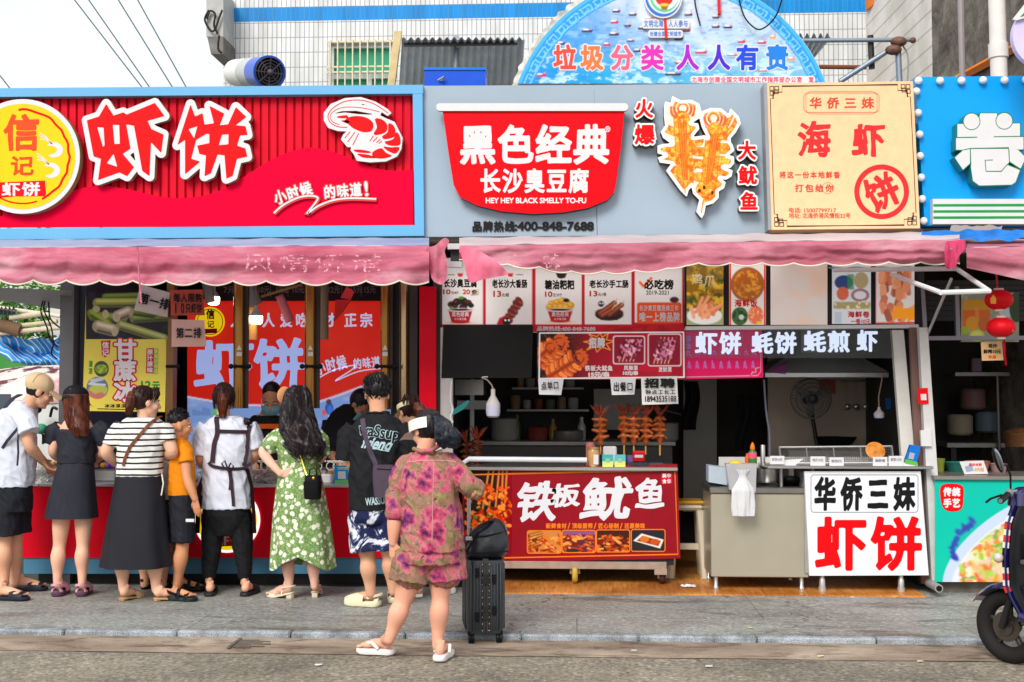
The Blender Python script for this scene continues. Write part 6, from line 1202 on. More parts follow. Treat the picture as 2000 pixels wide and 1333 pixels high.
#teal stall at the right end
WFR=thing('window_frame','grey metal window frame with a stay rod above the teal counter','window frame',P(1840,665,10));panel('rail',mat('grey_frame',(130,130,138),.4,.4),0,0,0,0,10.0,.04,WFR,q=[(1804,665),(2040,664),(2040,656),(1804,657)]);panel('upright',MATS['grey_frame'],0,0,0,0,10.001,.04,WFR,q=[(1804,657),(1812,657),(1806,560),(1798,560)]);panel('upright',MATS['grey_frame'],0,0,0,0,10.001,.04,WFR,q=[(1868,657),(1876,657),(1873,560),(1865,560)])
MB().tube([P(1811,655,9.9),P(1858,545,9.3)],.012,8).build('stay_rod',ALU,WFR)
mb=MB()
for k in range(8):pbox(mb,1808,548+k*10,2050,557+k*10,10.9,.03)
mb.build('louvre_shutter',mat('dark_shutter',(60,58,60),.5),label='dark slatted shutter behind the open window flap',cat='shutter')
JP=thing('poster','juice poster with orange drinks and cut citrus beside the red lanterns','poster',P(1930,668,10.02));cv=Canvas(1877,572,1990,668,1.6,(150,150,130));cv.speck(16,(180,190,160),.5,.7,2);cv.rect(1880,590,1934,640,(214,100,20));cv.rect(1880,586,1934,606,(206,150,30));cv.rect(1905,600,1912,628,(236,160,60),.6);cv.ell(1900,632,14,14,(214,150,30));cv.ell(1922,634,12,14,(196,100,30));cv.ell(1884,646,8,8,(150,180,40));cv.ell(1908,656,15,11,(196,206,60));cv.ell(1908,656,11,8,(214,220,110));cv.ell(1966,606,16,14,(190,200,210));cv.ell(1985,600,14,30,(50,70,40));cv.ell(1945,650,10,10,(160,30,40));cv.build(JP,10.018,INKG);panel('sheet',DARK,1876,571,1991,669,10.02,.02,JP)
LN=[]
for i,(v,s_)in enumerate(((586,26),(640,26))):
 c=P(1951+4*i,v,9.35);k=9.35/2400;t=thing('paper_lantern',['upper round red paper lantern with a gold print','lower round red paper lantern above the hanging card'][i],'lantern',c,'red paper lanterns');LN.append(t)
 mb=MB();n=36;prof=[(math.cos(R(a)),math.sin(R(a)))for a in range(-68,69,8)];rings=[[c+Vector((r*26.5*k*math.cos(q)*(1+.02*math.cos(12*q)),r*26.5*k*math.sin(q)*(1+.02*math.cos(12*q)),h*20*k))for q in np.linspace(0,2*math.pi,n+1)[:-1]]for r,h in prof];mb.loft(rings);mb.build('shade',mat('lantern_red',(214,4,24),.5,var=.05),t,smooth=1)
 cr=mat('lantern_cream',(230,206,190),.5);MB().lathe(c+Vector((0,0,17*k)),[(9*k,0),(9*k,5*k)],18).lathe(c-Vector((0,0,22.5*k)),[(8*k,0),(9*k,5*k)],18).build('cap',cr,t,smooth=1)
 u_=1940 if i==0 else 1974;pth=[(u_-6,v-2),(u_,v-10),(u_+6,v-3),(u_+5,v+8),(u_-5,v+7)];mb=MB();poly(mb,pth,9.35-(24.6 if i==0 else 19)*k);mb.build('gold_print',mat('lantern_gold',(236,160,50),.4),t)
MB().tube([P(1948,566,9.35),P(1946,535,9.35)],.008,6).build('cord',mat('cord_red',(190,40,50),.6),LN[0])
MB().grid(lambda a,b:P(1959+4*a+b*3,664+50*b,9.35)+Vector((0,.01*math.sin(a*12+b*5),0)),6,10).build('tassel',mat('tassel_red',(196,10,40),.6),LN[1],smooth=60)
t=thing('hanging_card','tan cardboard price card hanging below the lower lantern','card',P(1938,704,9.5));panel('card',mat('tan_card',(206,170,120),.7),0,0,0,0,9.5,.006,t,q=[(1918,705),(1960,704),(1957,667),(1916,669)]);T(t,'现炸',(1930,672,1948,680),9.498,BLACK,.03);T(t,'鲜榨10元',(1921,683,1955,691),9.498,BLACK,.04,fit=True);T(t,'欢迎',(1930,694,1946,701),9.498,LRED,.03)
st=thing('sticker','red sticker with a white square on the white steel post','sticker',P(1803,790,9.85));panel('sheet',LRED,0,0,0,0,9.85,.004,st,q=[(1794,790),(1814,789),(1812,758),(1792,759)]);mb=MB();poly(mb,[(1798,770),(1809,770),(1810,782),(1799,782)],9.848);mb.build('white_field',WHITE,st)
panel('white_switch',WHITE,0,0,0,0,9.83,.03,None,q=[(1800,872),(1820,872),(1818,840),(1798,841)],label='white rounded box fixed to the white steel post',cat='box')
TC=thing('teal_counter','teal counter front printed with a bowl of noodles and a red seal','counter',P(1930,1137,9.8));yb=9.80;q=[(1840,1137),(2130,1136),(2120,936),(1826,936)]
cv=Canvas(1826,936,2120,1137,1.7,(10,186,166));cv.mix(np.clip((cv.V-1010)/120,0,1)*.3,(30,200,150))
rr0=random.Random(21);cv.ell(1985,1072,165,78,(190,206,236),-34);cv.ell(1990,1078,152,66,(214,222,240),-34)
for k in range(16):t_=rr0.uniform(-1.05,.1);cv.ell(1985-150*.83*math.cos(t_)+20*math.sin(t_)+rr0.uniform(-5,5),1072+150*.52*math.cos(t_)-66+50*math.sin(-t_)*.2+40*t_+rr0.uniform(-5,5),rr0.uniform(4,10),rr0.uniform(3,7),(50,64,170),rr0.uniform(0,90),2.,.9)
rr=random.Random(8);inner=np.clip((1-np.sqrt((((cv.U-1978)*.83-(cv.V-1072)*.56)/125)**2+(((cv.U-1978)*.56+(cv.V-1072)*.83)/52)**2))*20,0,1);cv.mix(inner,(222,216,200))
for sd_,(c_,lo_)in enumerate((((236,140,70),.56),((150,196,60),.58),((236,214,120),.57),((226,110,60),.62),((214,190,170),.55),((110,160,50),.64))):cv.speck(16,c_,lo_,lo_+.08,40+sd_,inner*.9,1.4)
for k in range(90):
 t_=rr.uniform(-1,1);w_=rr.uniform(-1,1);u=1978+t_*108*.83+w_*42*.5;v=1072-t_*108*.56+w_*42*.83;a=rr.uniform(0,3.1);L_=rr.uniform(5,16)
 cv.cap([(u,v),(u+L_*math.cos(a),v+L_*math.sin(a))],rr.uniform(2.5,5.5),[(130,190,40),(236,130,50),(226,206,60),(228,90,40),(226,196,170),(160,206,60),(240,226,200),(236,170,130)][rr.randrange(8)],2.6,.85)
cv.build(TC,yb-.001,INKG);panel('front_panel',mat('teal_board',(10,186,166),.35),0,0,0,0,yb,.03,TC,q=q)
mb=MB();shape(mb,[smoothpts([(1838,950),(1858,945),(1880,950),(1882,972),(1878,994),(1860,1000),(1844,994),(1837,975)])],yb-.003,0,0,1.5);mb.build('seal',LRED,TC);T(TC,'传统',(1842,952,1876,970),yb-.005,PW,.05);T(TC,'手艺',(1842,974,1876,992),yb-.005,PW,.05)
a=P(1824,930,9.78);MB().box(a.x,a.x+1.6,9.77,10.4,a.z-.03,a.z,.004).build('worktop',mat('counter_steel',(150,146,140),.35,.6),TC);MB().box(a.x+.1,a.x+1.6,9.835,10.38,.1,a.z-.033).build('carcass',DARK,TC)
t=thing('menu_card','white tilted menu card with red writing on the teal counter','card',P(1900,925,9.95));panel('card',WHITE,0,0,0,0,9.9,.006,t,q=[(1884,927),(1930,926),(1921,900),(1874,902)]);T(t,'现炒米粉',(1892,905,1918,911),9.898,LRED,.03);mb=MB();poly(mb,[(1884,912),(1898,908),(1902,920),(1888,922)],9.898);mb.build('blue_print',mat('pale_print_blue',(150,160,190),.5),t);T(t,'8元起',(1904,914,1922,921),9.898,mat('orange_ink',(214,150,60),.5),.03,fit=True)
for i,(u,v,r,h,c_,nm,lb)in enumerate(((1877,905,.13,.07,(40,110,100),'basin','teal plastic basin of food beyond the teal counter'),(1908,900,.1,.08,(170,110,90),'tray','pinkish tray of food beside the teal basin'),(1833,885,.05,.1,(140,150,60),'bottle','green round jar beside the white post'),(1950,915,.07,.06,(150,120,120),'box','clear box of food beside the scooter mirror'))):
 c=P(u,v,10.3);c.z=a.z+.001;MB().lathe(c,[(r*.8,0),(r,h),(r*1.04,h+.006),(r*.9,h*.7),(r*.4,h*.75)],24).build('food_%s'%nm,mat('fc_%d'%i,c_,.4,var=.2,scale=20),smooth=1,label=lb,cat='food '+nm)
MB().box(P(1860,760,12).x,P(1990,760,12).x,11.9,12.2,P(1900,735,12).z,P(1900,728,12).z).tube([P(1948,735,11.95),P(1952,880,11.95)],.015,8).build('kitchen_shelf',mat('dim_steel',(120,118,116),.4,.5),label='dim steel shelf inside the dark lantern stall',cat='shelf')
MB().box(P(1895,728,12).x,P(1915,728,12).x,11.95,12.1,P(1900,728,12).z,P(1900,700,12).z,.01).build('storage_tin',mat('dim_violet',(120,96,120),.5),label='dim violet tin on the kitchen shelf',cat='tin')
MB().lathe(P(1990,872,10.9),[(.11,0),(.12,.1),(.13,.12),(.05,.16)],20).build('woven_basket',mat('basket_brown',(120,80,50),.7,var=.3,scale=30),smooth=1,label='brown woven basket at the frame edge behind the teal counter',cat='basket')
#suitcase and holdall
SC=thing('suitcase','upright black ribbed suitcase with riveted centre frame beside the floral woman','suitcase',G(940,1270,RZ));g=G(941,1262,RZ);W_,D_,Z0,Z1=.235,.36,RZ+.075,None
zt_=P(940,1096,g.y).z;tq=R(9);AXS=(Vector((math.cos(tq),math.sin(tq),0)),Vector((-math.sin(tq),math.cos(tq),0)),Vector((0,0,1)))
wx,dy_=.125,.19;cc=Vector((g.x-.005,g.y+dy_,(Z0+zt_)/2));hz=(zt_-Z0)/2
SHELL=mat('black_shell',(44,50,56),.38,var=.1,coat=.15);mb=MB()
rings=[]
for z in np.linspace(-1,1,9):
 k=1-.06*abs(z)**8;ring=[]
 for i in range(48):
  t=2*math.pi*i/48;ct,st_=math.cos(t),math.sin(t);n_=7;r_=(abs(ct)**n_+abs(st_)**n_)**(-1/n_)
  x,y=wx*r_*ct*k,dy_*r_*st_*k;ring.append(cc+AXS[0]*x+AXS[1]*y+AXS[2]*(z*hz))
 rings.append(ring)
mb.loft(rings);
for sx in(-1,1):
 for k in range(4):o=AXS[0]*(sx*(.035+.02*k));mb.obox(cc+o-AXS[1]*(dy_-.001),*AXS,(.006,.006,hz*.9),.003)
 for k in range(6):mb.obox(cc+AXS[0]*(sx*(wx-.001))+AXS[1]*(-.12+.05*k),*AXS,(.006,.009,hz*.9),.003)
mb.build('shell',SHELL,SC,smooth=50)
mb=MB();
for sx in(-1,1):mb.obox(cc+AXS[0]*(sx*.010)-AXS[1]*(dy_+.002),*AXS,(.0045,.007,hz*.97),.002)
mb.obox(cc+AXS[2]*(hz+.003),*AXS,(.018,dy_*.9,.006),.002);mb.build('centre_frame',mat('gunmetal',(84,80,78),.35,.6),SC)
mb=MB();
for k in range(11):
 for sx in(-1,1):mb.ell(cc+AXS[0]*(sx*.022)-AXS[1]*(dy_+.006)+AXS[2]*(hz*(-.9+.18*k)),.0045,8,6)
mb.build('rivet',mat('rivet_chrome',(210,206,200),.25,.9),SC,smooth=1)
for zf,sx in((.66,-1),(.48,1),(-.55,-1),(-.38,1)):MB().obox(cc+AXS[0]*(sx*.055)-AXS[1]*(dy_+.006)+AXS[2]*(hz*zf),*AXS,(.011,.01,.026),.004).obox(cc+AXS[0]*(sx*.055)-AXS[1]*(dy_+.004)+AXS[2]*(hz*zf+.03),*AXS,(.015,.006,.004),.002).build('latch',BLACK,SC)
for zf,e in((-.42,.05),(.5,.04)):MB().obox(cc-AXS[1]*(dy_+.004)+AXS[2]*(hz*zf),*AXS,(.025,.008,e),.006).build('lock',mat('dark_gun',(52,50,50),.35,.5),SC)
for sx in(-1,1):
 for sy in(-1,1):
  w=cc+AXS[0]*(sx*.09)+AXS[1]*(sy*.15);w.z=RZ+.036+.006;q=MB().lathe(w-AXS[0]*.018,[(.012,0),(.03,0),(.033,.005),(.033,.013),(.03,.018),(.012,.018)],20,(AXS[1],AXS[2],AXS[0])).lathe(w+AXS[0]*.002,[(.012,0),(.03,0),(.033,.005),(.033,.013),(.03,.018),(.012,.018)],20,(AXS[1],AXS[2],AXS[0])).build('wheel',BLACK,SC,smooth=1);MB().obox(w+Vector((0,0,.035)),*AXS,(.024,.022,.014),.006).build('wheel_housing',BLACK,q)
mb=MB();ha,hb=cc+AXS[0]*-.095+AXS[2]*hz-AXS[1]*.05,cc+AXS[0]*-.095+AXS[2]*hz+AXS[1]*.07;ztop=P(910,938,g.y).z
for h_ in(ha,hb):mb.tube([h_,Vector((h_.x,h_.y,ztop))],.008,10)
mb.build('handle_tube',STEEL,SC,smooth=1);MB().tube([Vector((ha.x,ha.y-.02,ztop)),Vector((hb.x,hb.y+.02,ztop))],.014,12).build('handle_grip',BLACK,SC,smooth=1)
HB=thing('holdall','black leather holdall with a strap lying on top of the suitcase','bag',Vector((cc.x,cc.y,zt_)));LEA=mat('black_leather',(34,40,48),.26,spec=.5,var=.15,scale=20,bump=.15,bscale=40)
rings=[];bc=cc+AXS[0]*.01-AXS[1]*.02;hh=.12
for z in np.linspace(0,1,12):
 k=[.80,.95,1.0,1.02,1.02,1.0,.97,.93,.86,.76,.6,.3][int(round(z*11))];ring=[]
 for i in range(40):
  t=2*math.pi*i/40;ct,s2=math.cos(t),math.sin(t);r_=(abs(ct)**3.2+abs(s2)**3.2)**(-1/3.2);n_=noise.noise(Vector((ct*2,s2*2,z*3)))
  ring.append(Vector((bc.x,bc.y,zt_+.004))+AXS[0]*((.146*k+.010*n_)*r_*ct+.02*z)+AXS[1]*((.135*k+.010*n_)*r_*s2)+AXS[2]*(z*.225+.03*ct*z))
 rings.append(ring)
MB().loft(rings).build('body',LEA,HB,smooth=60)
mb=MB();mb.ribbon([Vector((bc.x,bc.y,zt_))+AXS[0]*x+AXS[1]*y+AXS[2]*z for x,y,z in((-.145,-.06,.0),(-.155,-.09,.045),(-.14,-.118,.10),(-.095,-.13,.16),(-.04,-.10,.215),(.03,-.05,.24),(.09,.0,.235))],[Vector((-.7,-.7,.1)),Vector((-.7,-.7,.1)),Vector((-.6,-.8,.2)),Vector((-.3,-.9,.4)),Vector((-.1,-.4,.9)),Vector((0,0,1)),Vector((0,0,1))],.032,.006);mb.build('strap',BLACK,HB)
MB().obox(Vector((bc.x,bc.y,zt_))+AXS[0]*-.115-AXS[1]*.136+AXS[2]*.14,AXS[0],AXS[1],AXS[2],(.022,.004,.012),.002).build('buckle',STEEL,HB)
mb=MB();mb.tube([Vector((bc.x,bc.y,zt_))+AXS[0]*x+AXS[1]*-.142+AXS[2]*z for x,z in((-.13,.05),(-.05,.042),(.07,.046),(.15,.06))],.004,6);mb.tube([Vector((bc.x,bc.y,zt_))+AXS[0]*x+AXS[1]*-.132+AXS[2]*z for x,z in((-.08,.145),(.02,.16),(.11,.18))],.004,6);mb.build('seam',BLACK,HB)
panel('kitchen_wall',mat('greasy_kitchen_wall',(190,176,160),.45,scale=1.6,var=.25),1500,640,1775,1010,11.95,.05,label='grease-brown kitchen partition behind the standing fan',cat='wall')
SV=thing('stove','dim steel stove with a blackened wok under the range hood','stove',P(1600,900,11.4));a,b=P(1540,880,11.2),P(1700,880,11.2);MB().box(a.x,b.x,11.2,11.7,.02,a.z,.006).build('body',mat('stove_steel',(150,148,144),.4,.4),SV);MB().lathe(((a.x+b.x)/2+.1,11.45,a.z+.001),[(.06,0),(.16,.05),(.2,.11),(.19,.11),(.1,.04)],24).build('wok',BLACK,SV,smooth=1)
t=thing('ladle_rail','rail of hanging ladles on the greasy kitchen wall','rail',P(1690,770,11.9));MB().tube([P(1640,745,11.88),P(1735,745,11.88)],.008,8).build('rail',STEEL,t)
for u in(1655,1672,1690,1708):MB().tube([P(u,746,11.86),P(u+1,790,11.86)],.005,6).ell(P(u+1,795,11.86),(.03,.015,.03),10,8).build('ladle',STEEL,t,smooth=1)
pbox(MB(),1600,742,1632,770,11.93,.006).build('wall_notice',mat('rust_notice',(170,90,70),.7),label='small rust coloured notice stuck on the kitchen wall',cat='notice')
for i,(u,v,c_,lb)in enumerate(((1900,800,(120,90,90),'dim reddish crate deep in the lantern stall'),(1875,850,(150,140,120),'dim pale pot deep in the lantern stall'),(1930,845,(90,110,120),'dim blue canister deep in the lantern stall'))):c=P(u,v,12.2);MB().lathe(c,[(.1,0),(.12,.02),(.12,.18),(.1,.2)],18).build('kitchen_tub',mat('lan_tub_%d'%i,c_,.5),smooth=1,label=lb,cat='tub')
t=thing('rear_table','dim table holding tubs at the back of the lantern stall','table',P(1900,880,12.2));a,b=P(1850,866,12.0),P(1985,866,12.0);MB().box(a.x,b.x,12.0,12.5,a.z-.04,a.z).build('top',DST,t);MB().box(a.x+.05,a.x+.1,12.05,12.1,.01,a.z-.041).build('leg',DARK,t);MB().box(b.x-.1,b.x-.05,12.05,12.1,.01,a.z-.041).build('leg',DARK,t)
#scooter at the frame edge
MS=thing('motor_scooter','dark blue motor scooter with a black leg shield and red and white edge stripes','scooter',G(1975,1296,RZ));w0=G(1974,1296,RZ)
hf=Vector((-.6,.8,0)).normalized();hl=Vector((-hf.y,hf.x,0));up=Vector((0,0,1))
def sl(f,l,z):return Vector((w0.x,w0.y,RZ))+hf*f+hl*l+up*z
TYRE=mat('tyre_rubber',(34,32,32),.75,bump=.3,bscale=90);BLU=mat('scooter_blue',(24,20,78),.2,coat=.6,var=.04);SBK=mat('scooter_black',(26,27,30),.45,bump=.08,bscale=200);
AXL=(hf,up,hl)
def wheel(f,nm='wheel'):
 c=sl(f,0,.222);tq=[(c,0)];mb=MB();prof=[]
 for i in range(13):t=math.pi*2*i/12;prof.append((.172+.05*math.cos(t),.05*math.sin(t)))
 mb.lathe(c,prof,40,AXL);mb.f=[f_ for f_ in mb.f if len(f_)==4];mb.m=[0]*len(mb.f);w=mb.build(nm,TYRE,MS,smooth=1)
 mb=MB().lathe(c,[(.150,-.03),(.156,-.032),(.156,.032),(.150,.03),(.138,.02),(.138,-.02),(.150,-.03)],40,AXL);mb.f=[f_ for f_ in mb.f if len(f_)==4];mb.m=[0]*len(mb.f)
 mb.lathe(c,[(.05,-.05),(.05,.05)],20,AXL)
 for k in range(5):t=2*math.pi*k/5+.3;e=hf*math.cos(t)+up*math.sin(t);mb.obox(c+e*.095,e,e.cross(hl),hl,(.05,.014,.02),.004)
 mb.lathe(c+hl*.035,[(.045,0),(.09,0),(.09,.004),(.045,.004)],30,AXL);mb.build('rim',mat('rim_grey',(90,84,78),.35,.7),w,smooth=50)
wheel(0);wheel(-1.28)
mb=MB()
for l in(-.085,.085):mb.tube([sl(0,l,.222),sl(-.1,l,.5),sl(-.16,l*.6,.66)],.022,10)
mb.build('fork',mat('fork_black',(40,40,42),.35,.4),MS,smooth=1)
def fend(a,b):t=R(35+100*a);w=(b-.5)*.17;r=.262-.03*abs(b-.5)**2*4;return sl(r*math.cos(t)*1.,w,.222+r*math.sin(t))
MB().grid(fend,20,8).build('front_fender',BLU,MS,smooth=60);MB().grid(lambda a,b:fend(-.08+.14*a,b)+hf*.004,6,6).build('fender_tip',WHITE,MS,smooth=60)
def shield(a,b,off=0.):
 z=.30+.66*b;hw=np.interp(b,[0,.2,.55,.85,1],[.17,.22,.24,.21,.15]);l=(a-.5)*2*hw;f=-.07-.06*(1-b)-.05*((a-.5)*2)**2+np.interp(b,[0,.3,1],[-.06,0,-.05]);return sl(f+off,l,z)
MB().grid(lambda a,b:shield(a,b,.05),24,24).build('front_shell',BLU,MS,smooth=60)
MB().grid(lambda a,b:shield(1-a,b,-.055*(1-(2*a-1)**2)**.5 if 0<a<1 else 0)+Vector((0,0,0)),24,24).build('leg_shield',SBK,MS,smooth=60)
mb=MB()
for q in(.015,.985):mb.ribbon([shield(q,t,.02)for t in np.linspace(0,1,20)],[-hf]*20,.05,.01)
mb.build('shield_edge',BLU,MS)
mb=MB()
for i in range(12):
 t0=.25+i*.055
 if i in(4,5,6):continue
 mb.cur=i%2;mb.ribbon([shield(.99,t,.025)+hl*.004 for t in(t0,t0+.025,t0+.05)],[hl-hf*.3]*3,.035,.012)
mb.build('edge_stripes',[mat('stripe_red',(206,40,50),.4),WHITE],MS)
MB().obox(sl(-.175,.0,.73),hl,(hf+up*.1).normalized(),up,(.14,.02,.085),.03).build('glove_box',BLACK,MS,smooth=1);MB().tube([sl(-.2,-.17,.64),sl(-.225,0,.63),sl(-.2,.17,.64)],.014,8).build('bag_rail',mat('rail_grey',(110,114,120),.3,.4),MS,smooth=1)
MB().obox(sl(-.2,0,.42),hl,hf,up,(.15,.03,.09),.03).build('lower_panel',mat('panel_slate',(56,62,70),.4),MS,smooth=1)
MB().obox(sl(-.55,0,.29),hf,hl,up,(.24,.17,.03),.02).build('floorboard',SBK,MS,smooth=1);mb=MB()
for l in(-.19,.19):mb.tube([sl(-.2,l,.33),sl(-.5,l*1.05,.26),sl(-.85,l,.26)],.03,10)
mb.build('side_skirt',BLU,MS,smooth=1);mb=MB()
for l in(-.2,.2):mb.tube([sl(-.34,l*1.1,.335),sl(-.6,l*1.12,.3)],.014,8)
mb.build('chrome_strip',STEEL,MS,smooth=1)
MB().loft([[sl(-.95+.45*math.cos(t)*(.75+.25*b),.17*math.sin(t)*(.8+.2*b),.3+.42*b)for t in np.linspace(0,2*math.pi,25)[:-1]]for b in np.linspace(0,1,6)]).build('rear_body',BLU,MS,smooth=1);MB().loft([[sl(-.9+.42*math.cos(t)*k,.16*math.sin(t)*k,.725+h)for t in np.linspace(0,2*math.pi,25)[:-1]]for k,h in((.9,0),(1,.03),(.95,.07),(.6,.09))]).build('seat',BLACK,MS,smooth=1)
MB().tube([sl(-.1,0,.6),sl(-.13,0,1.0)],.03,12).loft([[sl(-.13+.10*math.cos(t)*k,.15*math.sin(t)*k,.93+h)for t in np.linspace(0,2*math.pi,21)[:-1]]for k,h in((.7,0),(1,.03),(.9,.1),(.5,.13))]).build('headset',BLU,MS,smooth=1)
mb=MB();mb.tube([sl(-.16,-.34,1.0),sl(-.12,-.15,1.04),sl(-.12,.15,1.04),sl(-.18,.34,1.0)],.013,10);hb_=mb.build('handlebar',STEEL,MS,smooth=1);mb=MB()
for s_ in(-1,1):mb.tube([sl(-.135,s_*.2,1.027),sl(-.175,s_*.33,1.0)],.019,12);mb.tube([sl(-.08,s_*.18,1.02),sl(-.09,s_*.3,1.005),sl(-.11,s_*.37,.99)],.007,8)
mb.build('grip',BLACK,hb_,smooth=1);mb=MB()
for s_ in(-1,1):mb.ell(sl(-.13,s_*.18,1.035),.026,12,8)
mb.build('switch_pod',mat('pod_grey',(120,122,126),.35),hb_,smooth=1)
for s_ in(-1,1):
 q=sl(-.12,s_*.15,1.04);e=sl(-.12,s_*.27,1.19);m_=MB().tube([q,q+up*.1,q+up*.16+hl*(s_*.04),e],.006,8).build('mirror',BLACK,MS,smooth=1);MB().ell(e+up*.04,(.028,.02,.085),14,10,((hl-up*.0).normalized(),hf,(up+hl*(s_*.5)).normalized())).build('mirror_housing',BLACK,m_,smooth=1);MB().ell(e+up*.04-hf*.008,(.024,.015,.078),14,10,(hl,hf,(up+hl*(s_*.5)).normalized())).build('mirror_glass',mat('mirror_glass',(150,160,170),.05,1,var=0),m_,smooth=1)
MB().ell(sl(-.1,.25,.66),.03,12,10).build('indicator',mat('indicator_amber',(200,190,180),.2),MS,smooth=1)
#alley at the other end
GFp=thing('fence','green sheet fence along the alley behind the capped man','fence',P(50,800,14));panel('sheet',ramp_mat('green_sheet',lambda nt,tc:cramp(nt,tnoise(nt,tc,2,4),[(.3,(48,124,50)),(.7,(72,150,66))]),.5),0,0,0,0,14,.06,GFp,q=[(-120,950),(140,950),(140,690),(-120,672)])
STR=ramp_mat('striped_tarp',lambda nt,tc:cramp(nt,(lambda w:w)(next(iter([n for n in[nd(nt,'ShaderNodeTexWave')]if not(setattr(n,'wave_type','BANDS')or setattr(n,'bands_direction','DIAGONAL')or n.inputs['Scale'].__setattr__('default_value',4.2)or n.inputs['Distortion'].__setattr__('default_value',1.5)or nt.links.new(tc.outputs['Object'],n.inputs[0]).__class__ is None)])).outputs[0]),[(.3,(50,140,214)),(.42,(214,224,232)),(.58,(214,224,232)),(.72,(60,150,220))]),.5)
MB().grid(lambda a,b:P(-20+140*a,634+20*a+(44+14*a)*b,12.6)+Vector((0,.18*noise.noise(Vector((a*4,b*3,1))),.06*noise.noise(Vector((a*5,b*4,3)))-.1*math.sin(a*3))),40,16).build('tarpaulin',STR,smooth=70,label='blue and white striped tarpaulin slung across the alley',cat='tarpaulin')
for i,(a,b,r,c_,lb)in enumerate((((20,622),(85,612),.03,(206,196,170),'pale bamboo pole high across the alley'),((-10,652),(118,640),.025,(206,196,170),'pale bamboo pole just over the striped tarpaulin'),((10,640),(112,628),.022,(200,190,160),'thin pale pole between two bamboo poles'),((-20,632),(42,646),.07,(110,86,66),'thick brown log end under the corrugated scrap'),((-10,600),(118,618),.02,(214,206,190),'upper cream cross pole in the alley'))):MB().tube([P(*a,12.4),P(*b,12.4)],r,10).build('pole',mat('pole_%d'%i,c_,.7,var=.15),smooth=1,label=lb,cat='pole')
MB().grid(lambda a,b:P(-30+62*a,602+16*b,12.3+b*.5)+Vector((0,0,.02*math.sin(a*50))),60,2).build('corrugated_scrap',mat('grey_blue_sheet',(110,122,134),.5,.3),smooth=60,label='scrap of grey corrugated roofing in the alley',cat='roof sheet')
panel('white_board',mat('board_white',(206,206,200),.6),98,600,120,655,12.8,.04,label='white upright board at the alley edge beside the stall post',cat='board')
MB().grid(lambda a,b:P(-60+200*a,560+8*a+(18+26*(1-a)*0+22*a)*b,9.6+1.2*b),8,4).build('soffit_sheet',mat('soffit_grey',(140,140,144),.6),label='grey soffit sheet sloping under the scalloped awning',cat='soffit')
mb=MB()
for L in([(84,588),(80,610),(92,640),(96,660),(112,678)],[(88,588),(86,606),(100,640),(104,672),(100,690),(112,702)],[(95,590),(98,622),(116,640)]):mb.tube([P(u,v,10.4)for u,v in smoothpts(L,5,False)],.007,6)
mb.build('cable_bunch',BLACK,label='black cables dangling at the alley mouth',cat='cable')
xw=10.31
EB=thing('electric_fittings','grey-blue service wall with sockets, meter and bent conduit beside the alley','wall',P(140,940,10.35));panel('wall_panel',mat('service_wall',(56,60,74),.6),124,560,168,945,10.35,.05,EB)
for nm,bx,m_ in(('meter',(138,637,154,660),ALU),('socket',(138,696,152,710),WHITE),('socket',(153,696,164,710),WHITE),('junction_box',(148,600,166,628),ALU),('label_plate',(146,722,164,780),mat('yellow_plate',(170,130,50),.6,var=.3,scale=40))):pbox(MB(),*bx,10.33,.02).build(nm,m_,EB)
mb=MB()
for L in([(134,600),(133,680),(136,714),(146,720),(164,720)],[(150,628),(152,640)],[(144,660),(146,696)],[(158,630),(152,660),(158,696)]):mb.tube([P(u,v,10.33)for u,v in smoothpts(L,4,False)],.012,8)
mb.build('conduit',mat('conduit_grey',(140,140,146),.4),EB,smooth=1)
VC=thing('covered_vehicle','white three-wheeled vehicle under a pink and white printed rain cover','vehicle',P(60,960,12));CVR=ramp_mat('pink_print_cover',lambda nt,tc:mixc(nt,cramp(nt,tnoise(nt,tc,4,4,.6),[(.56,(0,0,0)),(.6,(255,255,255))]),cramp(nt,tnoise(nt,tc,1.2,3),[(.45,(226,216,210)),(.55,(206,120,134))]),(110,60,70)),.6)
MB().grid(lambda a,b:P(-60+190*a,np.interp(a,[0,.3,.6,1],[735,722,715,713])+74*b,11.6+.9*(1-math.sin(b*1.57)))+Vector((0,.03*noise.noise(Vector((a*9,b*3,1))),0)),40,14).build('cover',CVR,VC,smooth=60)
MB().grid(lambda a,b:P(-60+190*a,789+190*b,11.62-.06*math.sin(b*3)),10,10).build('body',mat('vehicle_white',(206,208,206),.35),VC,smooth=60);panel('windscreen',mat('dark_screen',(70,80,90),.1),-40,770,20,850,11.5,.02,VC)
mb=MB();mb.tube([P(u,v,11.4)for u,v in((66,800),(70,830),(84,850),(84,868))],.012,8);mb.ell(P(72,800,11.4),(.05,.02,.04),12,8);mb.tube([P(u,v,11.4)for u,v in smoothpts([(98,815),(103,797),(112,800)],5,False)],.014,8);mb.build('handlebar_and_mirror',BLACK,VC,smooth=1);MB().ell(P(80,838,11.3),(.06,.06,.05)).build('green_bag',mat('jade_bag',(60,160,120),.6),VC,smooth=1)
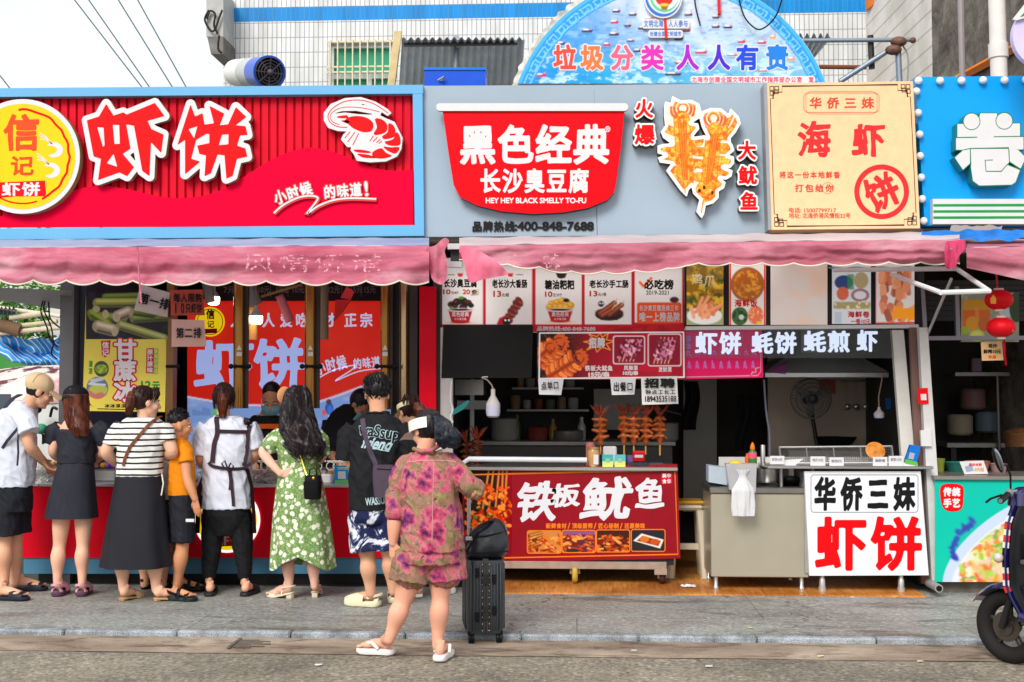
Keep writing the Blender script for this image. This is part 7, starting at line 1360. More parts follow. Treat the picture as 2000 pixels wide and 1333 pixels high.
def tree(u,v,y,rad,h,lb,seed,cols):
 b=P(u,v,y);t=thing('tree',lb,'tree',(b.x,y,0),'trees behind the alley');r=random.Random(seed)
 MB().tube([(b.x,y,0),(b.x+.1,y,h*.5),(b.x-.1,y+.1,h*.95)],[.16,.12,.07],10).build('trunk',mat('bark',(84,66,50),.9,var=.3,bump=.6),t,smooth=1)
 mb=MB();cl=[Vector((b.x+r.gauss(0,rad*.5),y+r.gauss(0,rad*.4),h+r.gauss(0,rad*.42)))for _ in range(46)]
 for c in cl:
  for k in range(70):
   p=c+Vector((r.gauss(0,.22),r.gauss(0,.22),r.gauss(0,.17)));d=Vector((r.uniform(-1,1),r.uniform(-1,1),r.uniform(-.6,.3))).normalized();s_=d.cross(Vector((r.uniform(-.4,.4),r.uniform(-.4,.4),1))).normalized();L=r.uniform(.08,.15)
   mb.add([p,p+d*L*.5+s_*L*.28,p+d*L,p+d*L*.5-s_*L*.28],[(0,1,2,3)],r.randrange(len(cols)))
 mb.build('crown',[mat('leaf_%d_%d'%(seed,i),c_,.5)for i,c_ in enumerate(cols)],t)
LC=[(96,150,50),(120,176,60),(70,120,40),(150,196,84)]
tree(20,640,19,1.5,2.9,'bright leafy tree over the striped tarpaulin',1,LC);tree(95,630,20.5,1.5,2.8,'leafy tree beside the white board at the alley end',2,LC[:3]);tree(-70,620,21,1.7,3.0,'leafy tree at the frame edge above the corrugated scrap',3,LC)
#people
TMP=bpy.data.scenes.new('bench')
def remesh(mb,name,m,parent,vox=.006,it=3,wr=0.,wscale=(9,9,5),seed=0,groove=None):
 me=bpy.data.meshes.new('x');me.from_pydata(mb.v,[],mb.f);o=bpy.data.objects.new('x',me);TMP.collection.objects.link(o)
 md=o.modifiers.new('r','REMESH');md.mode='VOXEL';md.voxel_size=vox
 if it:s=o.modifiers.new('s','SMOOTH');s.factor=.5;s.iterations=it
 with bpy.context.temp_override(scene=TMP,view_layer=TMP.view_layers[0]):dg=bpy.context.evaluated_depsgraph_get()
 r=bpy.data.meshes.new_from_object(o.evaluated_get(dg))
 bpy.data.objects.remove(o);bpy.data.meshes.remove(me);r.name=name
 n=len(r.vertices);co=np.empty(n*3,np.float32);r.vertices.foreach_get('co',co);co=co.reshape(-1,3)
 if wr or groove:
  no=np.array([v.normal[:]for v in r.vertices]);d=np.zeros(n)
  for i in range(n):
   x,y,z=co[i]
   if wr:
    a=noise.noise(Vector((x*wscale[0]+seed,y*wscale[1],z*wscale[2])));b=noise.noise(Vector((x*wscale[0]*2.3+seed,y*wscale[1]*2.3,z*wscale[2]*2.1+9)))
    g=noise.noise(Vector(((x+z)*16+seed,y*16,(z-x)*5)));d[i]=wr*1.15*((1-2.6*abs(a))*.8+.4*b+.5*(1-3*abs(g))-.6)
   if groove:d[i]+=groove*noise.noise(Vector((x*60+seed,y*60,z*9)))
  co+=no*d[:,None]
 co-=np.array(ORG[parent.name]);r.vertices.foreach_set('co',co.ravel().astype(np.float32));r.materials.clear();r.materials.append(m)
 r.polygons.foreach_set('use_smooth',[True]*len(r.polygons));r.update()
 ob=bpy.data.objects.new(name,r);C.objects.link(ob);ob.parent=parent;ORG[ob.name]=ORG[parent.name];return ob
def ring(c,hw,hd,n=32,e=2.4,ax=None,fold=0.,nf=9,ph=0.):
 o=[];X,Y=ax or(Vector((1,0,0)),Vector((0,1,0)))
 for i in range(n):
  t=2*math.pi*i/n;ct,st_=math.cos(t),math.sin(t);r_=(abs(ct)**e+abs(st_)**e)**(-1/e)*(1+fold*math.sin(nf*t+ph)+fold*.6*math.sin((nf*2-3)*t+2*ph));o.append(c+X*(hw*r_*ct)+Y*(hd*r_*st_))
 return o
def limb(mb,pts,rs,flat_ends=True):
 """tapered chain of closed pieces"""
 pts=[Vector(p)for p in pts]
 for i in range(len(pts)-1):mb.tube([pts[i],pts[i+1]],[rs[i],rs[i+1]],14)
 for i,p in enumerate(pts):
  if flat_ends and i in(0,len(pts)-1):continue
  mb.ell(p,rs[i],14,10)
def limbs(mb,pts,rs,k=6):
 """one smooth tapered limb with round ends"""
 q=smoothpts([(*p,r)for p,r in zip(pts,rs)],k,False);P_=[Vector(e[:3])for e in q];r_=[float(e[3])for e in q]
 mb.tube(P_,r_,16);mb.ell(P_[0],r_[0],16,12);mb.ell(P_[-1],r_[-1],14,10)
from mathutils.bvhtree import BVHTree
BV={}
def onto(o,p):
 if o.name not in BV:BV[o.name]=BVHTree.FromPolygons([tuple(v.co)for v in o.data.vertices],[tuple(q.vertices)for q in o.data.polygons])
 h=BV[o.name].ray_cast(p-ORG[o.name]-Vector((0,.5,0)),Vector((0,1,0)),1.2)[0];return h+ORG[o.name]if h else None
class Fig:
 def __init__(s,label,y,base,k=1.,skin=(222,168,138)):
  s.y=y;s.t=thing('person',label,'person',base);s.k=k;s.body=MB();s.skin=mat('skin_%d_%d_%d'%skin,skin,.48,var=.12,scale=6,bump=.08,bscale=120);s.px=y/2400
  s.skin.node_tree.nodes['Principled BSDF'].inputs['Subsurface Weight'].default_value=.15;s.skin.node_tree.nodes['Principled BSDF'].inputs['Subsurface Radius'].default_value=(.02,.008,.004)
 def p(s,q):return P(q[0],q[1],s.y+(q[2]if len(q)>2 else 0))
 def sec(s,L,shrink=1.,**kw):
  return[ring(P((e[1]+e[2])/2,e[0],s.y+(e[4]if len(e)>4 else 0)),(e[2]-e[1])/2*s.px*shrink,e[3]*shrink,**kw)for e in L]
 def torso(s,L):s.body.loft(s.sec(L,.86));s.tor=L
 def arm(s,pts,r=(.047,.037,.025),hand=None,curl=.5,pn=None,thumb=1,hs=1.,hidden=False):
  q=[s.p(e)for e in pts];r=[x*s.k for x in r]
  m=q[1].lerp(q[2],.3);limbs(s.body,[q[0],q[0].lerp(q[1],.5),q[1].lerp(q[0],.08),m,q[2]],[r[0],r[0]*.95,r[1],r[1]*1.03,r[2]])
  if hand is None:hand=(q[2]-q[1]).normalized()
  s.hand(q[2],Vector(hand).normalized(),Vector(pn or(0,1,0)),curl,thumb,hs*s.k)
 def hand(s,w,d,n,curl,thumb,k):
  n=(n-d*n.dot(d)).normalized();sd=d.cross(n);B=s.body
  for i in range(4):
   o=(i-1.5)*.019*k;a=w+sd*(o*.55)+d*(.012*k);kn=w+sd*o+d*(.088-.006*abs(i-1.2))*k
   limb(B,[a,kn],[.0135*k,.0105*k],False);L=[.92,1.05,1.,.8][i]*k;pth=[kn];ang=0
   for j,l in enumerate((.042,.027,.021)):
    ang+=curl*(.55+.25*j+.06*i);pth.append(pth[-1]+(d*math.cos(ang)+n*math.sin(ang))*l*L)
   limb(B,pth,[.0095*k,.0088*k,.008*k,.0068*k],False)
  b=w+sd*(thumb*-.02*k)+d*.025*k;e1=b+(d*.75+sd*(thumb*-.75)+n*.3).normalized()*.042*k;e2=e1+(d*.9+sd*(thumb*-.3)+n*.35*(1+curl)).normalized()*.032*k;limb(B,[w+d*.012*k,b,e1,e2],[.013*k,.014*k,.0105*k,.008*k],False)
 def leg(s,pts,r=(.08,.05,.029),calf=1.16):
  q=[s.p(e)for e in pts];r=[x*s.k for x in r];c=q[1].lerp(q[2],.3)+Vector((0,-.012*s.k,0))
  limbs(s.body,[q[0],q[0].lerp(q[1],.55),q[1],c,q[1].lerp(q[2],.66),q[2]],[r[0],r[0]*.84,r[1],r[1]*calf,r[1]*.80,r[2]]);s.body.ell(q[1]+Vector((0,.02*s.k,.0)),r[1]*.86,14,10)
 def collar(s,m,v,u0,u1,d,dy=0.,r=.007):return MB().tube([e for e in ring(P((u0+u1)/2,v,s.y+dy),(u1-u0)/2*s.px,d,28)],r,8,closed=True).build('collar',m,s.t,smooth=1)
 def foot(s,heel,d,L=.24,h=.0,ankle=None,heelh=0.):
  """heel: ground point under the heel; d: toe direction; stands h above the ground on its sole"""
  d=Vector((d[0],d[1],0)).normalized();sd=Vector((-d.y,d.x,0));B=s.body;k=L/.24;A=(d,sd,Vector((0,0,1)))
  g=lambda a,b,z:Vector(heel)+d*(a*k)+sd*(b*k)+Vector((0,0,z*k+h))
  B.ell(g(.035,0,.032+heelh),(.036*k,.032*k,.034*k),14,10,A);
  limb(B,[g(.035,0,.036+heelh),g(.11,.0,.034+heelh*.5),g(.175,0,.022)],[.033*k,.03*k,.021*k],False);B.ell(g(.165,0,.02),(.05*k,.042*k,.02*k),16,10,A);B.ell(g(.1,0,.03+heelh*.4),(.07*k,.034*k,.028*k),16,10,A)
  for i in range(5):B.ell(g(.218-.008*i-(.004 if i==0 else 0),(2-i)*.0165,.013),(.021*k,.0095*k if i else.0125*k,.0115*k),10,8,A)
  an=s.p(ankle)if ankle else g(.045,0,.09);limb(B,[an,g(.052,0,.055+heelh)],[.027*s.k,.03*k],False);limb(B,[an+Vector((0,0,.04)),g(.042,0,.05+heelh)],[.02*s.k,.024*k],False)
  for q in(-1,1):B.ell(g(.056,q*.021,.078+heelh),(.011*k,.009*k,.012*k),10,8,A)
  return g
 def head(s,c,f,up=(0,0,1),k=1.,neck=None,nr=.052):
  c=s.p(c);f=Vector(f).normalized();u=Vector(up);u=(u-f*u.dot(f)).normalized();sd=f.cross(u);k*=s.k;B=s.body;A=(f,sd,u);s.hc,s.hf,s.hu,s.hs,s.hk=c,f,u,sd,k
  g=lambda a,b,z:c+f*(a*k)+sd*(b*k)+u*(z*k);s.hg=g
  B.ell(g(-.012,0,.022),(.094*k,.076*k,.094*k),22,16,A);B.ell(g(.03,0,-.03),(.062*k,.062*k,.076*k),18,14,A);B.ell(g(.045,0,-.082),(.04*k,.04*k,.03*k),14,10,A);B.ell(g(.068,0,-.096),(.02*k,.022*k,.017*k),12,10,A)
  B.ell(g(.076,0,.022),(.014*k,.05*k,.014*k),12,8,A);limb(B,[g(.082,0,.01),g(.098,0,-.018),g(.105,0,-.030)],[.010*k,.012*k,.0125*k],False)
  for q in(-1,1):B.ell(g(.095,q*.013,-.032),(.012*k,.010*k,.009*k),10,8,A);B.ell(g(.055,q*.04,-.03),(.03*k,.022*k,.026*k),12,8,A);B.ell(g(-.008,q*.077,-.008),(.021*k,.010*k,.032*k),12,10,(f,(sd-f*q*.35).normalized(),u))
  B.ell(g(.083,0,-.056),(.013*k,.022*k,.007*k),12,8,A);B.ell(g(.081,0,-.067),(.013*k,.019*k,.008*k),12,8,A)
  if neck:limb(B,[g(-.022,0,-.04),s.p(neck)],[nr*s.k*.96,nr*s.k*1.06],False)
 def face(s,brow=(40,30,28)):
  A=(s.hf,s.hs,s.hu);k=s.hk
  for q in(-1,1):
   e=MB().ell(s.hg(.074,q*.031,.001),(.012*k,.014*k,.008*k),12,8,A).build('eye',mat('eye_white',(220,214,208),.2),s.t,smooth=1);MB().ell(s.hg(.0815,q*.031,.000),(.006*k,.0065*k,.0065*k),10,8,A).build('iris',mat('iris_brown',(30,20,16),.15),e,smooth=1)
   MB().tube([s.hg(.084,q*.014,.019),s.hg(.084,q*.032,.025),s.hg(.07,q*.05,.02)],[.003*k,.0045*k,.002*k],8).build('eyebrow',mat('brow',brow,.7),s.t,smooth=1)
  MB().ell(s.hg(.091,0,-.0605),(.006*k,.020*k,.0055*k),12,8,A).build('lips',mat('lip_pink',(180,96,90),.4),s.t,smooth=1)
 def scalp(s,m,back=.016,up=.016,r=(.098,.084,.1),groove=.004,extra=None,name='hair'):
  B=MB();A=(s.hf,s.hs,s.hu);k=s.hk;B.ell(s.hg(-.012-back,0,.022+up),tuple(x*k for x in r),26,20,A)
  if extra:extra(B,A,k)
  return remesh(B,name,m,s.t,.006,2,0,groove=groove,seed=s.hc.x*7)
 def strands(s,m,paths,r=.0032,parent=None,name='hair_strands',tip=.3):
  B=MB()
  for pth in paths:n=len(pth);B.tube(pth,[r*(1-(1-tip)*(i/(n-1))**2)for i in range(n)],4,cap=False)
  return B.build(name,m,parent or s.t,smooth=80)
 def finish(s,vox=.006,it=3):return remesh(s.body,'body',s.skin,s.t,vox,it)
 def garment(s,name,m,secs=None,tubes=(),wr=.004,vox=.0065,it=3,wscale=(11,11,5.5),extra=None,e=2.4):
  B=MB()
  if secs:B.loft(s.sec(secs,1.,e=e))
  for pts,rs in tubes:limb(B,[s.p(q)for q in pts],rs,True)
  if extra:extra(B)
  return remesh(B,name,m,s.t,vox,it,wr,wscale,seed=s.t.location.x*3)
 def skirt(s,name,m,L,fold=.02,nf=9,ph=0.,t=.006,n=96,steps=8,extra=None):
  """open cloth tube through the sections, folds growing towards the hem"""
  vs=[e[0]for e in L];rows=[]
  for v in np.linspace(vs[0],vs[-1],steps*(len(L)-1)+1):
   it_=lambda j:float(np.interp(v,vs,[e[j]if len(e)>j else 0. for e in L]));a=(v-vs[0])/(vs[-1]-vs[0])
   rows.append(ring(P((it_(1)+it_(2))/2,v,s.y+it_(4)),(it_(2)-it_(1))/2*s.px,it_(3),n,2.2,fold=fold*(.15+.85*a),nf=nf,ph=ph+.5*math.sin(v*.02)))
  if extra:rows=extra(rows)
  B=MB();B.loft(rows,cap=False);inn=[[p+(P(0,0,s.y)*0)for p in r]for r in rows]
  cen=[sum((Vector(p)for p in r),Vector())/len(r)for r in rows];inn=[[Vector(p).lerp(c,t/max(.05,(Vector(p)-c).length))for p in r]for r,c in zip(rows,cen)]
  o=len(B.v);B.loft(inn,cap=False);nn=len(rows[0]);q=(len(rows)-1)*nn
  for k in range(nn):k2=(k+1)%nn;B.f.append((q+k,q+k2,o+q+k2,o+q+k));B.m.append(0)
  B.add([Vector(p)for p in rows[0]],[tuple(range(nn))])
  return B.build(name,m,s.t,smooth=80)
 def shoe(s,kind,heel,d,L,m,m2=None,W=.095,base=0.,name=None):
  d=Vector((d[0],d[1],0)).normalized();sd=Vector((-d.y,d.x,0));hp=Vector((heel[0],heel[1],base));g=lambda a,b,z:hp+d*a+sd*b+Vector((0,0,z))
  wf=lambda a:W/2*float(np.interp(a/L,[0,.03,.12,.3,.5,.72,.88,.97,1],[.3,.6,.78,.78,.82,1,.9,.55,.2]));TH={'slide':.026,'clog':.034,'flip':.034,'sandal':.024,'heel':.012,'sport':.028,'flat':.012}[kind]
  hh=lambda a:{'heel':.036*max(0,1-a/L*1.7),'flat':.012*max(0,1-a/L*1.6),'clog':.012*max(0,1-a/L*2)}.get(kind,0)
  na=22;az=[L*(.5-.5*math.cos(math.pi*i/na))for i in range(na+1)];out=[(a,wf(a))for a in az]+[(a,-wf(a))for a in az[::-1]]
  B=MB();rows=[]
  for z,k in((0,.93),(.25,1.0),(.75,1.0),(1,.95)):rows.append([g(L/2+(a-L/2)*k,b*k,(hh(a)if kind in('heel','flat')else 0)+.004+z*(TH+(hh(a)if kind=='clog' else 0)))for a,b in out])
  B.loft(rows)
  if kind=='heel':B.obox(g(.03,0,.019),d,sd,Vector((0,0,1)),(.024,.022,.019),.004)
  if kind=='flat':B.obox(g(.028,0,.010),d,sd,Vector((0,0,1)),(.024,.024,.008),.003)
  sh=B.build(name or{'slide':'slide_sandal','clog':'clog','flip':'slipper','sandal':'sandal','heel':'heeled_sandal','sport':'sports_sandal','flat':'mule'}[kind],m2 or m,s.t,smooth=50)
  top=lambda a:.004+TH+hh(a)
  def arch(a0,a1,H,t=.004,k0=1.02,lean=0.,nm='strap',mm=None):
   B=MB();rows=[]
   for i in range(9):
    u=i/8;a=a0+(a1-a0)*u;hgt=H(u)if callable(H)else H;w=wf(a)*k0;rr=[]
    for j in range(17):q=math.pi*j/16;rr.append(g(a+lean*math.sin(q),w*math.cos(q),top(a)-.012+(hgt+.012)*math.sin(q)**.8))
    rows.append(rr)
   B.add([p for r in rows for p in r],[(i*17+j,i*17+j+1,(i+1)*17+j+1,(i+1)*17+j)for i in range(8)for j in range(16)])
   me_n=len(B.v);ctr=[g(a0+(a1-a0)*i/8,0,top(L/2)-.01)for i in range(9)]
   B.add([Vector(p).lerp(ctr[i//17],.1)for i,p in enumerate(B.v[:me_n])],[tuple(reversed((i*17+j,i*17+j+1,(i+1)*17+j+1,(i+1)*17+j)))for i in range(8)for j in range(16)])
   return B.build(nm,mm or m,sh,smooth=60)
  def backstrap(z0,z1,w,mm=None):
   B=MB();pts=[];nr=[]
   for j in range(17):q=math.pi*j/16;pts.append(g(.085-.095*math.sin(q),(W*.42)*math.cos(q),top(0)+z0+(z1-z0)*math.sin(q)));nr.append(sd*math.cos(q)-d*math.sin(q))
   B.ribbon(pts,nr,w,.006);B.build('heel_strap',mm or m,sh)
  if kind=='slide':arch(L*.48,L*.86,lambda u:.058-.022*u)
  if kind=='clog':arch(L*.42,L*.985,lambda u:.064*(1-.62*u**2.2),nm='upper');backstrap(.02,.048,.018);arch(L*.02,L*.12,lambda u:.02,nm='heel_rim')
  if kind=='flip':
   B=MB()
   for q in(-1,1):B.tube([g(L*.78,0,top(0)+.004),g(L*.7,q*.012,top(0)+.03),g(L*.55,q*W*.36,top(0)+.04),g(L*.38,q*W*.44,top(0)+.004)],[.007,.011,.012,.010],10)
   B.build('toe_strap',m,sh,smooth=1)
  if kind=='heel':arch(L*.6,L*.82,.034);backstrap(.03,.05,.010);arch(L*.32,L*.37,.06)
  if kind=='flat':arch(L*.55,L*.86,lambda u:.05-.02*u)
  if kind=='sandal':arch(L*.55,L*.75,.04);backstrap(.015,.035,.012)
  if kind=='sport':arch(L*.62,L*.76,.036);arch(L*.34,L*.46,.062);backstrap(.02,.045,.022)
  return sh
 def envstrands(s,L,n=160,wave=.0,wl=.05,r=.003,back=(-1,1),seed=1,inner=.75,m=None,name='hair_strands',tip=.4,out=1.0,jit=.3):
  """locks following an envelope of sections (v,u0,u1,depth,dy)"""
  rr=random.Random(seed);vs=[e[0]for e in L];paths=[]
  for i in range(n):
   th=rr.uniform(*back)*math.pi-math.pi/2;q=out*rr.uniform(inner,1.02);v1=vs[-1]-rr.random()**2*(vs[-1]-vs[0])*jit;ph=rr.uniform(0,6.28);pth=[];v0=vs[0]+rr.random()*(vs[-1]-vs[0])*.12;dth=rr.uniform(-.15,.15)
   for j in range(15):
    v=v0+(v1-v0)*j/14;it_=lambda jj:float(np.interp(v,vs,[e[jj]if len(e)>jj else 0. for e in L]));t_=th+dth*j/14
    c=P((it_(1)+it_(2))/2,v,s.y+it_(4));hw,hd=(it_(2)-it_(1))/2*s.px,it_(3);w_=wave*math.sin(v/(wl/s.px)*6.28+ph)*(j/14)**.5
    pth.append(c+Vector((hw*q*math.cos(t_)+w_,hd*q*math.sin(t_)+w_*.5,0)))
   paths.append(pth)
  return s.strands(m,paths,r,name=name,tip=tip)
def hairmat(n,c,c2):
 return ramp_mat(n,lambda nt,tc:cramp(nt,tnoise(nt,tc,40,4,.6,stretch=(1,1,.12)),[(.35,c),(.65,c2)]),.42,.0)
HBK=hairmat('hair_black',(12,11,13),(36,34,38));HBR=hairmat('hair_brown',(52,24,16),(110,54,34));HDB=hairmat('hair_dark_brown',(24,14,14),(58,32,28));HDR=hairmat('hair_darkest',(16,12,14),(44,34,38))
WTEE=mat('tee_white',(206,211,226),.75,var=.03,bump=.1,bscale=300);BCLO=mat('black_cotton',(24,25,29),.8,var=.1,bump=.12,bscale=300);NAVY=mat('dark_denim',(40,42,52),.75,var=.12,scale=30,bump=.15,bscale=400,stretch=(1,1,.3))
y=G(30,1163,0).y;f=Fig('man in a white T-shirt, black shorts and beige cap leaning over the counter',y,G(30,1163,0),1.03)
f.head((78,766),(.88,.42,-.38),(.35,.15,.93),1.0,(50,800),.058);f.face()
f.torso([(945,-25,62,.13),(880,-22,64,.13),(830,-12,62,.13),(796,8,62,.11),(786,26,58,.08)])
f.arm([(44,818,-.1),(58,872,-.13),(82,898,.02)],(.052,.042,.029),(.35,.5,-.6),.5,(.8,.3,.2));f.arm([(30,815,.14),(62,880,.2),(92,908,.3)],(.05,.04,.028))
f.leg([(12,950,-.04),(8,1060,-.03),(8,1140,-.03)],(.085,.056,.036));f.leg([(34,950,.1),(30,1055,.12),(28,1138,.14)],(.082,.054,.035))
h1=G(-8,1172,0);f.foot(h1,(.95,-.1),.26,.032,(6,1146,-.03));f.shoe('slide',h1+Vector((-.01,0,0)),(.95,-.1),.285,mat('slide_navy',(30,34,46),.5),W=.105)
h2=G(26,1154,0);f.foot(h2,(.95,.05),.26,.032,(28,1132,.14));f.shoe('slide',h2+Vector((-.01,0,0)),(.95,.05),.285,MATS['slide_navy'],W=.105)
f.finish(.006)
f.garment('t_shirt',WTEE,[(950,-32,66,.165),(910,-32,70,.16),(870,-30,70,.155),(830,-18,70,.155),(800,6,70,.135),(788,24,62,.10),(783,32,58,.075)],[([(38,806,-.09),(50,822,-.115),(58,846,-.14)],[.075,.08,.085]),([(34,808,.12),(46,840,.16)],[.07,.075])],.008)
f.collar(WTEE,785,27,60,.08);f.garment('shorts',mat('shorts_black',(30,32,40),.75,var=.1),[(942,-32,64,.15),(970,-34,62,.155),(1000,-34,60,.15)],[([(10,960,-.04),(8,1046,-.04)],[.115,.12]),([(34,960,.1),(34,1040,.12)],[.1,.105])],.007)
f.scalp(HBK,.004,.0,(.092,.079,.094))
CAPM=mat('cap_beige',(206,178,138),.75,bump=.1,bscale=300);A=(f.hf,f.hs,f.hu);B=MB();B.ell(f.hg(-.022,0,.05),(.11,.092,.09),26,18,A);cp=remesh(B,'cap',CAPM,f.t,.006,2)
B=MB();B.grid(lambda a,b:f.hg(.06+.125*b*(1-.35*(2*a-1)**2),(a-.5)*.155*(1-.2*b),.052-.032*b-.03*(2*a-1)**2),14,8);n_=len(B.v);B.grid(lambda a,b:f.hg(.06+.125*b*(1-.35*(2*a-1)**2),(.5-a)*.155*(1-.2*b),.047-.032*b-.03*(2*a-1)**2),14,8);B.build('cap_peak',CAPM,cp,smooth=70);MB().ell(f.hg(-.022,0,.141),.008,8,6).build('cap_button',CAPM,cp,smooth=1);B=MB()
for k in range(6):t=math.pi*k/3;B.tube([f.hg(-.022+.112*math.cos(t)*math.cos(e),.094*math.sin(t)*math.cos(e),.05+.0915*math.sin(e))for e in np.linspace(0,1.5,9)],.0018,5)
B.build('cap_seam',mat('cap_seam',(176,148,108),.8),cp)
BPK=mat('backpack_dark',(44,44,58),.6,var=.1);B=MB();B.loft([ring(P(-22,v,y-.02),w,.13,24,3)for v,w in((905,.05),(895,.09),(870,.1),(835,.09),(815,.05))]);remesh(B,'backpack',BPK,f.t,.008,3)
B=MB();B.ribbon([P(u,v,y+dy)for u,v,dy in((2,880,-.14),(14,862,-.175),(36,836,-.165))],Vector((.1,-1,0)),.022,.006);B.ribbon([P(u,v,y+dy)for u,v,dy in((38,834,-.168),(35,860,-.19),(36,884,-.178),(34,910,-.178))],Vector((.1,-1,0)),.014,.005);B.ribbon([P(u,v,y+dy)for u,v,dy in((4,820,-.1),(12,795,-.1),(26,779,-.05),(40,772,.02))],[Vector((-.4,-.8,.5)),Vector((-.4,-.7,.7)),Vector((-.2,-.4,.9)),Vector((0,0,1))],.05,.008);B.build('backpack_strap',BPK,f.t)
y=G(132,1164,0).y;f=Fig('woman in a short black puff-sleeved dress and black cap seen from behind',y,G(132,1164,0),.97,(228,178,152))
f.head((148,787,.02),(.05,.9,-.25),(0,.15,1),.98,(150,822),.046)
f.torso([(1000,108,186,.12),(950,112,184,.12),(905,120,180,.10),(870,116,184,.105),(838,110,190,.10),(822,122,180,.075),(812,140,160,.05)])
f.arm([(112,838),(103,884,-.02),(122,902,.25)],(.045,.039,.025));f.arm([(192,838),(203,884,.02),(186,902,.25)],(.045,.038,.025))
f.leg([(122,990),(116,1066,.01),(111,1142,-.02)],(.078,.05,.028),1.16);f.leg([(164,990),(162,1066,.01),(160,1142,-.02)],(.078,.05,.028),1.16)
PKC=mat('clog_pink',(214,160,178),.5);CSO=mat('clog_sole',(92,60,78),.6)
for u,d in((109,(-.15,1)),(157,(-.2,1))):h=G(u,1167,0);f.foot(h+Vector((0,.02,0)),d,.235,.045,(u+2,1140,-.02));f.shoe('clog',h,d,.265,PKC,CSO,W=.115)
f.finish(.006)
f.garment('dress_top',NAVY,[(905,113,184,.125),(880,114,186,.13),(856,113,188,.13),(842,112,190,.125),(838,116,186,.11)],[([(118,832),(106,844),(99,868)],[.06,.072,.06]),([(186,832),(199,844),(207,868,.01)],[.06,.072,.06])],.005)
f.skirt('dress_skirt',NAVY,[(897,117,182,.115),(930,108,184,.135),(975,96,188,.15),(1011,88,192,.16)],.012,7)
L=[(770,126,172,.1,.01),(790,125,173,.105,.01),(815,128,172,.09,-.03),(835,134,172,.06,-.085),(853,148,170,.03,-.12)]
f.scalp(HBR,.012,.0,(.098,.086,.1));f.garment('hair',HBR,L[:4]+[(846,146,168,.03,-.11)],wr=.0,it=3);f.envstrands(L,420,.008,.14,.0027,(-.62,.62),2,.86,HBR)
CB_=mat('cap_black',(22,22,26),.75,bump=.1,bscale=300);A=(f.hf,f.hs,f.hu);B=MB();B.ell(f.hg(-.012,0,.058),(.11,.097,.082),26,18,A);cp=remesh(B,'cap',CB_,f.t,.006,2);B=MB();B.ribbon([f.hg(-.012-.112*math.cos(t),.1*math.sin(t),.018)for t in np.linspace(-1.5,1.5,15)],[-(f.hf*math.cos(t))+f.hs*math.sin(t)for t in np.linspace(-1.5,1.5,15)],.024,.004);B.build('cap_band',CB_,cp)
MB().grid(lambda a,b:f.hg(.07+.1*b,(a-.5)*.15,.055-.02*b-.03*(2*a-1)**2),10,5).build('cap_peak',CB_,cp,smooth=70);MB().ell(f.hg(-.115,.0,.07),(.014,.006,.016),10,8).build('cap_patch',WHITE,cp,smooth=1)
def stripes(nt,tc):
 sp=nd(nt,'ShaderNodeSeparateXYZ');nt.links.new(tc.outputs['Object'],sp.inputs[0]);w=nd(nt,'ShaderNodeMath',operation='MULTIPLY_ADD');w.inputs[1].default_value=23;nt.links.new(sp.outputs[2],w.inputs[0])
 nz=tnoise(nt,tc,6,2);sc_=nd(nt,'ShaderNodeMath',operation='MULTIPLY');sc_.inputs[1].default_value=.35;nt.links.new(nz,sc_.inputs[0]);nt.links.new(sc_.outputs[0],w.inputs[2])
 fr=nd(nt,'ShaderNodeMath',operation='FRACT');nt.links.new(w.outputs[0],fr.inputs[0]);return cramp(nt,fr.outputs[0],[(0,(26,26,30)),(.27,(26,26,30)),(.3,(222,222,220)),(1,(218,218,214))],'CONSTANT')
STRP=ramp_mat('striped_knit',stripes,.8,.15)
y=G(272,1173,0).y;f=Fig('woman in a striped T-shirt and long black skirt with a brown crossbody strap',y,G(272,1173,0),1.0,(228,178,150))
f.head((287,786,0),(.82,.55,-.12),(.08,.05,1),.98,(281,822),.048);f.face()
f.torso([(990,222,322,.14),(940,230,314,.13),(900,234,318,.12),(860,232,322,.12),(832,232,322,.10),(820,250,310,.07)])
f.arm([(232,838),(206,884,-.05),(228,906,.12)],(.052,.045,.029),(.1,.5,-.8),.6,(1,.1,0),-1);f.arm([(322,838),(337,886,-.02),(312,890,.3)],(.052,.046,.029))
f.leg([(246,1000),(240,1085),(240,1150)],(.09,.055,.033));f.leg([(300,1000),(302,1085),(305,1152)],(.09,.055,.034))
MUL=mat('mule_tan',(206,176,140),.5)
for u,v,d,an in((236,1175,(.35,.95),(240,1150)),(300,1175,(.8,.45),(305,1152))):h=G(u,v,0);f.foot(h,d,.235,.022,an,.012);f.shoe('flat',h+Vector((0,-.005,0)),d,.25,MUL,mat('mule_heel',(190,150,100),.5),W=.088)
f.finish(.006)
f.garment('t_shirt',STRP,[(930,227,317,.145),(905,230,317,.14),(870,229,323,.14),(840,228,326,.135),(826,232,322,.115),(816,250,308,.085)],[([(240,832),(228,848,-.01),(217,872,-.035)],[.068,.07,.072]),([(314,832),(324,846),(328,864,-.01)],[.068,.07,.072])],.0055)
f.collar(mat('collar_black',(28,28,32),.8),818,254,306,.075);f.skirt('skirt',mat('skirt_black',(32,32,40),.7,var=.08),[(926,228,316,.14),(970,220,322,.16),(1040,207,329,.19),(1106,197,335,.21)],.03,6,1.)
HS=HDB;f.scalp(HS,.024,.008,(.1,.086,.1));f.envstrands([(756,262,308,.09),(770,256,312,.1),(790,256,304,.085)],120,0,.1,.003,(-1,1),3,.98,HS,jit=.6)
L=[(764,252,268,.03,-.06),(775,248,268,.04,-.09),(795,246,262,.035,-.1),(812,246,256,.015,-.1)];f.garment('ponytail',HBR,L[:3]+[(808,248,256,.012,-.1)],wr=0,it=2);f.envstrands(L,90,.006,.1,.003,(-1,1),4,.8,HBR)
